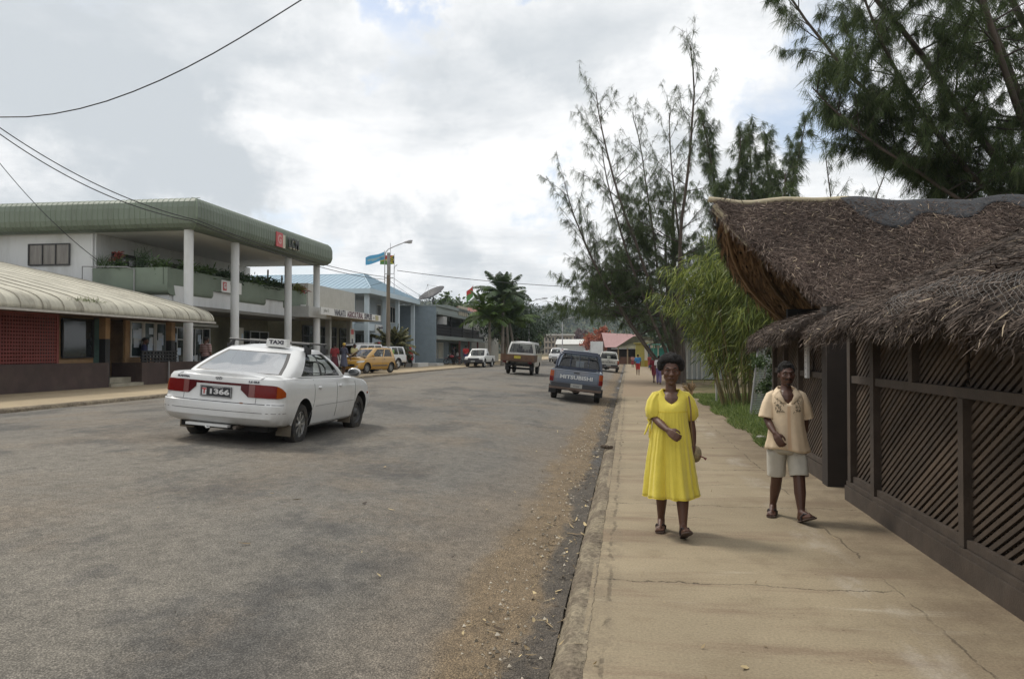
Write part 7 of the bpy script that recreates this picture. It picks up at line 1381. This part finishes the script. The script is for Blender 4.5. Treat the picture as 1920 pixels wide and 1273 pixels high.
# ---------------------------------------------------------------- poles, wires, flags, stalls, fence
def build_pole():
    T = thing('lamp_pole', 'tall weathered timber pole with a curved street lamp arm', 'lamp post', (-17.4, 55, .42)); w = M('pole_wood', (.19, .155, .115), .9, var=.35, vscale=2.5, bump=.4, bscale=20, stretch=(3, 3, .5)); g = M('grey_steel', (.3, .3, .3), .5)
    p = MB(); p.tube([(0, 0, -.1), (0, 0, 4), (0, 0, 6.8)], [.17, .145, .13], 12); p.build('pole', w, T, 50); p = MB(); p.tube([(.02, 0, 6.8), (.02, 0, 8.45)], .13, 10); p.build('pole_cap', M('pole_grey', (.28, .27, .25), .8, var=.25, vscale=3), T, 50)
    a = MB(); a.tube([(-.27, 0, 6.2), (-.27, 0, 8.1), (-.20, 0, 8.5), (.0, 0, 8.72), (.55, 0, 8.95), (1.25, 0, 9.2)], .035, 6); a.tube([(-.27, 0, 7.9), (0, 0, 7.9)], .03, 6); a.tube([(-.27, 0, 6.9), (0, 0, 6.9)], .03, 6); a.build('lamp_arm', g, T, 50)
    l = MB(); l.ball((1.5, 0, 9.25), (.36, .15, .10), 12, 8, Euler((0, R(-12), 0)).to_matrix()); l.build('lamp_head', M('lamp_grey', (.40, .40, .42), .4), T, 60); b = MB(); b.ball((1.6, 0, 9.18), (.22, .11, .09), 12, 8); b.build('lamp_glass', M('lamp_clear_dull', (.45, .45, .44), .2), T, 60)
    i = MB(); i.tube([(.0, -.1, 6.9), (.45, -.1, 6.9), (.5, -.1, 7.4), (.7, -.1, 7.55)], .025, 6); i.tube([(-.3, -.08, 6.6), (.4, -.08, 6.6)], .03, 6); i.build('wire_bracket', g, T, 50)
    bx = thing('yellow_box', 'yellow utility box standing at the foot of the timber lamp pole', 'box', (-16.0, 50.6, .41)); b = MB(); b.b2((-.35, -.2, 0), (.35, .2, .85)); b.b2((-.38, -.23, .852), (.38, .23, .90)); b.build('box_body', M('box_yellow', (.42, .26, .03), .6, var=.2), bx); b = MB(); b.b2((.38, -.2, 0), (.62, .15, .42)); b.build('box_base', M('box_dark', (.09, .06, .03), .8), bx)
    for x, y, h, l in ((-10.7, 84, 6.6, 'grey steel street lamp between the palms and the street trees'), (-9.9, 118, 6.0, 'slim grey lamp post further down the street')):
        t = thing('street_lamp', l, 'lamp post', (x, y, .35)); q = MB(); q.tube([(0, 0, 0), (0, 0, h), (.1, 0, h+.15)], [.09, .07, .05], 8); q.build('pole', M('lamp_grey', ()), t, 50); q = MB(); q.tube([(.05, 0, h+.1), (1.3, 0, h+.45)], .04, 6); q.ball((1.7, 0, h+.48), (.4, .14, .09), 10, 6); q.build('lamp_head', M('lamp_grey', ()), t, 50)
def wire(label, pts, r, sag, n=24):
    """a hanging wire through the given points, sagging between them"""
    out = []
    for (a, b), s_ in zip(zip(pts, pts[1:]), sag):
        a, b = Vector(a), Vector(b)
        for i in range(n+1): t = i/n; p = a.lerp(b, t); p.z -= 4*s_*t*(1-t); out.append(p)
    w = MB(); w.tube(out, r, 5, False); tag(w.build('overhead_wire', M('wire_black', (.015, .015, .017), .6), None, 60), label, 'wire', 'overhead wires')
def build_wires():
    def q(px, py, Y): return onY(px, py, Y)
    P0 = Vector((-17.4, 55, 7.0))
    wire('thick black wire sweeping across the top left of the sky', [q(x, y, 11) for x, y in ((-300, 190), (-150, 211), (-50, 219), (0, 220), (50, 219.5), (100, 214), (150, 204), (200, 190), (250, 172), (300, 151), (350, 127), (400, 100.5), (450, 71.5), (500, 41), (575, -6), (650, -55), (760, -130))], .010, [0]*16, 6)
    wire('upper of the two black wires running down past the green roof edge', [q(-300, 40, 20), q(0, 240, 24), onX(370, 413, -16.55), P0+Vector((-.2, -.1, .1))], .019, [0, .42, .35])
    wire('lower of the two black wires running down past the green roof edge', [q(-300, 60, 20), q(0, 252, 24), onX(358, 414, -16.45), P0+Vector((-.2, -.1, -.1))], .019, [0, .46, .40])
    wire('single wire dropping steeply to the green balcony corner', [q(-160, 130, 27), q(0, 307, 28.5), q(183, 488, 29.6)], .016, [0, .25]); 
    wire('black wire crossing the street from the lamp pole to the casuarinas', [P0+Vector((.7, -.1, .55)), (2.4, 62, 6.55)], .022, [.35])
    wire('upper thin wire from the lamp pole to the dish roof', [P0+Vector((.35, -.1, .05)), (-17.4, 70, 5.95)], .014, [.1]); wire('lower thin wire from the lamp pole to the dish roof', [P0+Vector((.2, -.1, -.25)), (-18.2, 69, 5.95)], .014, [.1])
    wire('faint wire from the lamp pole back to the blue roof', [P0+Vector((-.2, 0, -.2)), (-24, 56.5, 6.9)], .014, [.5]); wire('thin wire beyond the palms crossing to the right trees', [(-10.0, 84, 7.4), (1.5, 88, 6.0)], .02, [.3]); wire('thin wire from the dish roof towards the palms', [(-17.2, 71, 6.3), (-10.8, 84, 6.9)], .014, [.3])
def flag(name, label, base, h, w, hgt, mats_, pattern, seed, tilt=0., dirx=-1):
    T = thing(name, label, 'flag', base); p = MB(); p.tube([(0, 0, 0), (0, 0, h)], .025, 6); p.build('flagpole', M('lamp_grey', (.40, .40, .42), .4), T, 50)
    nx, nz = 18, 10; V = []; F = []; mi = []
    for j in range(nz+1):
        for i in range(nx+1): u = i/nx; v = j/nz; V.append((dirx*u*w*(1-.08*math.sin(u*5)), .12*w*math.sin(u*7+seed)*u, h-.1-hgt+v*hgt-tilt*u*w+.05*w*math.sin(u*6+v*2+seed)*u))
    for j in range(nz):
        for i in range(nx): F.append((j*(nx+1)+i, j*(nx+1)+i+1, (j+1)*(nx+1)+i+1, (j+1)*(nx+1)+i)); mi.append(pattern((i+.5)/nx, (j+.5)/nz))
    m_ = MB(); m_.v = V; m_.f = F; m_.mi = mi; m_.build('flag_cloth', mats_, T, 60, fixn=False)
def build_flags():
    B = M('flag_blue', (.10, .32, .50), .8, trans=.3); B2 = M('flag_pale', (.28, .40, .42), .8, trans=.3); Rd = M('flag_red', (.42, .04, .035), .8, trans=.3); G = M('flag_green', (.10, .22, .07), .8, trans=.3); Y = M('flag_yellow', (.55, .45, .05), .8, trans=.3); K = M('flag_black', (.02, .02, .02), .8)
    # on the blue roofed building
    def blue(u, v): return 1 if abs(v-.5) < .08 and u < .9 or (u-.55)**2+(v-.45)**2 < .02 else 0
    def van(u, v):      # black wedge at the hoist with a gold emblem, red above, green below, yellow Y
        w = .5*(1-u/.55)
        if u < .55 and abs(v-.5) < w-.07: return 2 if (u-.17)**2/.012+(v-.5)**2/.03 < 1 and (u-.17)**2/.005+(v-.5)**2/.012 > .6 else 3
        if (u < .55 and abs(v-.5) < w+.03) or (u >= .5 and abs(v-.5) < .07): return 2
        return 0 if v > .5 else 1
    flag('flag', 'pale blue flag flying above the blue roof', (-19.45, 60.5, 7.6), 2.2, 1.55, .62, [B, B2], blue, 1., .30)
    flag('flag', 'red, green, black and yellow flag flying beside the lamp pole', (-18.65, 60.5, 6.3), 3.2, 1.1, .72, [Rd, G, Y, K], van, 2.4, .05)
    T = thing('flagpole', 'bare thin pole above the blue roof', 'pole', (-19.0, 60.6, 7.0)); p = MB(); p.tube([(0, 0, 0), (0, 0, 3.4)], .022, 6); p.build('pole', M('lamp_grey', ()), T, 50)
    flag('flag', 'red and green flag hanging above the grey balcony building', (-16.9, 84, 5.9), 3.1, .7, 1.2, [Rd, G, Y], lambda u, v: 0 if v > .45+.2*u else 1, 0., .95)
def build_stalls():
    # closed red parasol in front of the blue building
    T = thing('parasol', 'closed red parasol standing by the low white wall', 'parasol', (-18.35, 64.2, .72)); T.scale = (.75, .75, .62); p = MB(); p.lathe([(.28, .25), (.36, .5), (.30, 1.2), (.17, 1.8), (.05, 2.2), (.02, 2.35)], 12); p.build('parasol_cloth', M('parasol_red', (.45, .025, .03), .8, var=.15), T, 40); q = MB(); q.tube([(0, 0, 0), (0, 0, .4)], .04, 6); q.build('pole', M('lamp_grey', ()), T, 50); q = MB(); q.lathe([(.35, 0), (.35, .12), (.05, .14)], 12); q.build('base', M('low_wall_white', ()), T)
    # kiosks and huts along the right side
    ye = M('kiosk_yellow', (.36, .30, .08), .8, var=.15); te = M('kiosk_teal', (.06, .28, .23), .8, var=.15); tel = M('kiosk_pale_teal', (.16, .42, .34), .8); cr = M('cream_paint', (.55, .50, .40), .7); dk = M('room_shade', ()); bl = M('kiosk_blue', (.05, .10, .30), .8)
    T = thing('yellow_kiosk', 'yellow and cream painted kiosk beside the teal stall', 'kiosk', (1.5, 86, 0)); MB().b2((-.7, 0, 0), (.25, 3, 2.5)).build('wall', ye, T); MB().b2((.252, -.03, 0), (.6, .3, 2.5)).build('pillar', cr, T); MB().b2((-.9, -.2, 2.5), (.7, 3.2, 2.62)).build('roof', ye, T); MB().b2((.25, -.1, 0), (.62, -.04, .7)).build('pillar_base', M('kiosk_base', (.35, .24, .03), .8), T)
    T = thing('teal_stall', 'teal painted wooden market stall with striped posts and a pale awning', 'stall', (3.1, 80, 0)); MB().b2((-1.0, .4, 0), (2.6, 2.5, 2.0)).build('wall', te, T); MB().b2((-1.1, -.3, 2.32), (2.8, 2.6, 2.42)).build('roof', tel, T)
    for i, x in enumerate((-.95, -.55, -.1, .35, .9, 2.5)): MB().b2((x-.06, .25, 0), (x+.06, .37, 2.3)).build('post', (bl, tel, cr, te, tel, tel)[i], T)
    MB().b2((1.0, -.28, 1.0), (2.5, .38, 2.0)).build('counter_shade', dk, T); b = MB(); b.tube([(1.0, -.3, 2.3), (2.5, -.3, 1.2)], .05, 4); b.build('brace', tel, T)  # solid near-black block stands in for the shade inside the stall's opening
    T = thing('thatched_hut', 'open sided thatched market hut with greenish mossy roof', 'hut', (.3, 104, 0)); r = MB(); r.add([(-2.0, -1, 2.15), (3.2, -1, 2.0), (3.2, 6, 2.0), (-2.0, 6, 2.15), (.4, .5, 3.7), (3.0, 2.5, 3.6), (.4, 4.5, 3.7)], [(0, 1, 5, 4), (1, 2, 6, 5), (0, 4, 6, 3), (4, 5, 6), (2, 3, 6)]); r.build('roof', M('mossy_thatch', (.11, .105, .06), .95, var=.4, vscale=1.5, dirt=(.06, .045, .04), dscale=.8, damt=.9), T)
    for x in (-1.6, -.4, 1.2, 2.8): MB().b2((x-.09, -.6, 0), (x+.09, -.42, 2.2)).build('post', M('hut_post', (.30, .22, .13), .9), T)
    MB().b2((-1.5, 2, 0), (2.9, 2.2, 2.0)).build('back_wall', M('hut_dark', (.04, .03, .025), .9), T); MB().b2((-1.5, -.3, 0), (.9, -.2, .95)).build('counter', M('hut_brown', (.14, .07, .045), .9), T)
    T = thing('pink_roofed_house', 'low market house with a faded pink tin roof', 'house', (-1.0, 150, 0)); MB().b2((-3, 0, -.2), (3.4, 8, 2.6)).build('wall', M('hut_dark', ()), T); r = MB(); r.add([(-3.4, -1, 2.5), (3.6, -1, 2.5), (3.6, 4, 5.0), (-4.2, 4, 5.4), (3.6, 9, 2.5), (-3.4, 9, 2.5)], [(0, 1, 2, 3), (3, 2, 4, 5)]); r.build('roof', M('pink_tin', (.33, .19, .18), .6, var=.15), T)
    MB().b2((-2.2, -1.6, 2.2), (3.8, -.8, 2.32)).build('awning', M('white_paint', ()), T)
    T = thing('pale_shed', 'pale grey boarded shed behind the casuarina trunk', 'shed', (4.1, 47, 0)); MB().b2((-.75, 0, 0), (1.6, 2, 2.3)).build('wall', M('shed_grey', (.36, .38, .38), .8, var=.15, vscale=3, stretch=(5, 5, .3)), T); s_ = MB()
    for k in range(4): s_.b2((-.7+k*.28, -.05, 0), (-.62+k*.28, -.003, 2.3))
    s_.build('board', M('white_paint', ()), T); MB().b2((-.95, -.3, 2.3), (1.8, 2.2, 2.4)).build('roof', M('shed_roof', (.25, .27, .27), .6), T)
    # wire gate and fence post beside the thatched building
    T = thing('wire_gate', 'leaning grey wire mesh gate panel at the end of the lattice wall', 'gate', (3.05, 19.7, 0)); f = MB(); a = Vector((-.10, 0, .08)); b = Vector((.12, .05, 1.85)); c = Vector((.85, 1.3, 1.85)); d = Vector((.75, 1.3, .05))
    f.tube([a, b, c, d, a], .025, 6); f.build('gate_frame', M('grey_steel', ()), T, 50); m_ = MB(); n = 30
    for k in range(1, n): t = k/n; m_.tube([a.lerp(b, t), d.lerp(c, t)], .004, 4, False); m_.tube([a.lerp(d, t), b.lerp(c, t)], .004, 4, False)
    m_.build('gate_mesh', M('galvanised_dull', (.33, .36, .36), .5), T)
    T = thing('fence_post', 'slim pale fence post in the grass in front of the bamboo', 'post', (2.72, 25.0, 0)); p = MB(); p.tube([(0, 0, -.05), (.01, 0, 1.5)], .03, 8); p.ball((.01, 0, 1.5), .034, 8, 6); p.build('post', M('post_pale', (.42, .42, .40), .7, var=.2), T, 50)
    rn = random.Random(8)
    for k, (x, y) in enumerate(((2.4, 14.8),)): 
        rk = MB(); rk.ball((0, 0, .03), (.10, .07, .045), 9, 6); o = rk.build('stone', M('stone_grey', (.35, .33, .30), .9, bump=.6, bscale=12), None, 50); o.location = (x, y, 0); tag(o, 'pale stone lying at the corner of the grass', 'stone')
    rk = MB(); rng = np.random.default_rng(3)
    for _ in range(14): rk.ball((rng.normal()*.07, rng.normal()*.05, .03+rng.random()*.03), (.05+rng.random()*.03, .04, .035), 7, 5)
    o = remesh(rk, 'mud_clod', M('mud_dark', (.10, .075, .055), .95, bump=.8, bscale=25), None, .012, 1); o.location = (-.36, 12.9, .0); o.scale = (.55, .55, .9); tag(o, 'dark clod of earth on the kerb edge', 'clod')
# ---------------------------------------------------------------- the far end of the street
def build_far():
    s = NB('far_hill'); a = s.noise(.02, 6, .65); b = s.noise(.09, 5, .7); c = s.mix(s.ss(a, .4, .6), (.030, .052, .026), (.060, .075, .035)); c = s.mix(s.ss(b, .55, .66, 0, .7), c, (.12, .09, .045)); hm = s.done(c, .95, None, spec=.1)
    xs = np.arange(-520, 421, 20.); ys = np.arange(420, 1301, 40.)
    def hz(x, y): t = np.clip((y-440)/620, 0, 1); return 58*t*t*(3-2*t)*(1+.10*np.sin(x*.017)+.05*np.sin(x*.05+1))*(.80+.2*np.cos((x+160)/230.))-1
    V = [(x, y, hz(x, y)) for y in ys for x in xs]; n = len(xs); F = [(j*n+i, j*n+i+1, (j+1)*n+i+1, (j+1)*n+i) for j in range(len(ys)-1) for i in range(n-1)]
    tag(np_mesh('hill', V, F, hm, smooth=180), kind='structure')
    rng = np.random.default_rng(77); k = 2600; X = rng.uniform(-420, 330, k); Y = 440+rng.random(k)**.8*640; Z = hz(X, Y); B = []; D = []; L = []
    for x, y, z in zip(X, Y, Z):
        r = rng.uniform(3, 7); m = 26; d = rng.normal(size=(m, 3)); d /= np.linalg.norm(d, axis=1, keepdims=True); B.append(np.array([x, y, z+r*.8])+d*r*np.array([1, 1, .8])*rng.random((m, 1))**.4); D.append(d+rng.normal(size=(m, 3))*.6); L.append(np.full(m, r*.42))
    B = np.concatenate(B); D = np.concatenate(D); L = np.concatenate(L)
    tag(leaves_mesh('far_woods', B, D, rng.normal(size=B.shape), L, L*.8, M('far_leaf', (.045, .068, .030), .8, island=.5, var=.5, vscale=.02, col2=(.085, .085, .038))), 'wooded hillside closing the far end of the street', kind='stuff')
    # coconut palms along the ridge
    P = palm('coconut_palm', 'coconut palm standing on the skyline of the far hill', (-150, 1040, 50), 15, 5, 12, 4.6, M('far_palm', (.035, .055, .028), .7), .3, 'coconut palms on the far ridge', .75, 12, .6, .5, None, 1.2)
    for i in range(64):
        x = rng.uniform(-300, 130); y = rng.uniform(900, 1120); s_ = rng.uniform(.5, .8); c = P if i == 0 else copy_tree(P); c.location = (x, y, hz(x, y)-1); c.rotation_euler.z = rng.random()*6; c.scale = (s_, s_, s_*rng.uniform(.8, 1.25))
    # buildings and trees in the middle distance
    T = thing('hotel_building', 'long two storey beige building with rows of openings across the far end of the street', 'building', (-27, 300, .6)); T.scale = (.48, .6, .64); be = M('hotel_beige', (.36, .31, .25), .85, var=.1); MB().b2((-11, 0, 0), (12, 12, 11.5)).build('wall', be, T); MB().b2((-12, -1.2, 11.5), (13, 13, 12.4)).build('roof', M('hotel_roof', (.50, .48, .44), .8), T)
    for lv in range(3):
        for k in range(8): MB().b2((-10+k*2.8, -.08, 1.2+lv*3.5), (-8.4+k*2.8, -.01, 3.4+lv*3.5)).build('window', M('hotel_dark', (.07, .06, .055), .6), T)
        MB().b2((-11.2, -.9, 3.55+lv*3.5), (12.2, -.09, 3.85+lv*3.5)).build('balcony_ledge', be, T)
    T = thing('long_shed', 'long low white roofed shed at the far end of the street', 'shed', (-13, 210, .5)); MB().b2((-6, 0, 0), (6, 8, 3.2)).build('wall', M('shed_grey', ()), T); MB().prism([(-.5, 3.2), (8.5, 3.2), (4, 4.6)], -6.5, 6.5, 0).build('roof', M('white_paint', ()), T)
    for i, (x, y, h, m_, sp, l) in enumerate(((-37, 250, 9, LBR, .36, 'brown bare looking tree left of the far hotel'), (-33, 255, 7, LY, .36, 'yellowish bush like tree at the left of the far hotel'), (-19, 322, 11, LO, .36, 'maroon flowering tree right of the far hotel'), (-15, 290, 8, LY, .34, 'yellow green tree right of the maroon one'), (-9, 285, 10, LD, .36, 'dark rounded tree behind the box truck'), (-6.5, 170, 6.8, LR, .40, 'flame tree covered in red blossom beyond the pink roof'), (6, 160, 9, LD, .4, 'dark tree behind the market huts'), (-42, 215, 13, LG, .38, 'green tree at the far left end of the street'), (6, 118, 8, LD, .42, 'dark green tree behind the thatched hut'), (12, 100, 9, LG, .42, 'broad green tree behind the stalls'), (9, 75, 9, LD, .42, 'dark broad tree behind the casuarinas'), (-36, 330, 11, LG, .36, 'green tree in front of the far hill'), (-36, 170, 9, LD, .4, 'dark tree behind the left street trees'), (-30, 130, 11, LG, .42, 'green tree rising behind the cream building'))):
        leaf_tree('distant_tree', l, (x, y, .3), h, 200+i, [(0, 0, h*.62, h*sp), (-h*.3, 0, h*.5, h*sp*.7), (h*.3, 0, h*.52, h*sp*.7), (0, 0, h*.85, h*sp*.6)], 2600, h*.055, m_, .2, wide=.7)
build_pole(); build_wires(); build_flags(); build_stalls(); build_far()
def build_haze():
    m_ = bpy.data.materials.new('haze_air'); m_.use_nodes = True; nt = m_.node_tree; nt.nodes.clear(); o = nt.nodes.new('ShaderNodeOutputMaterial'); v = nt.nodes.new('ShaderNodeVolumePrincipled'); v.inputs['Color'].default_value = (.72, .82, .92, 1); v.inputs['Density']  .default_value = .00022; v.inputs['Anisotropy'].default_value = 0
    nt.links.new(v.outputs[0], o.inputs['Volume']); b = MB(); b.b2((-1200, -200, -4), (1200, 1500, 100)); tag(b.build('haze', m_), 'thin pale haze over the street and the far hill', kind='stuff')
build_haze()
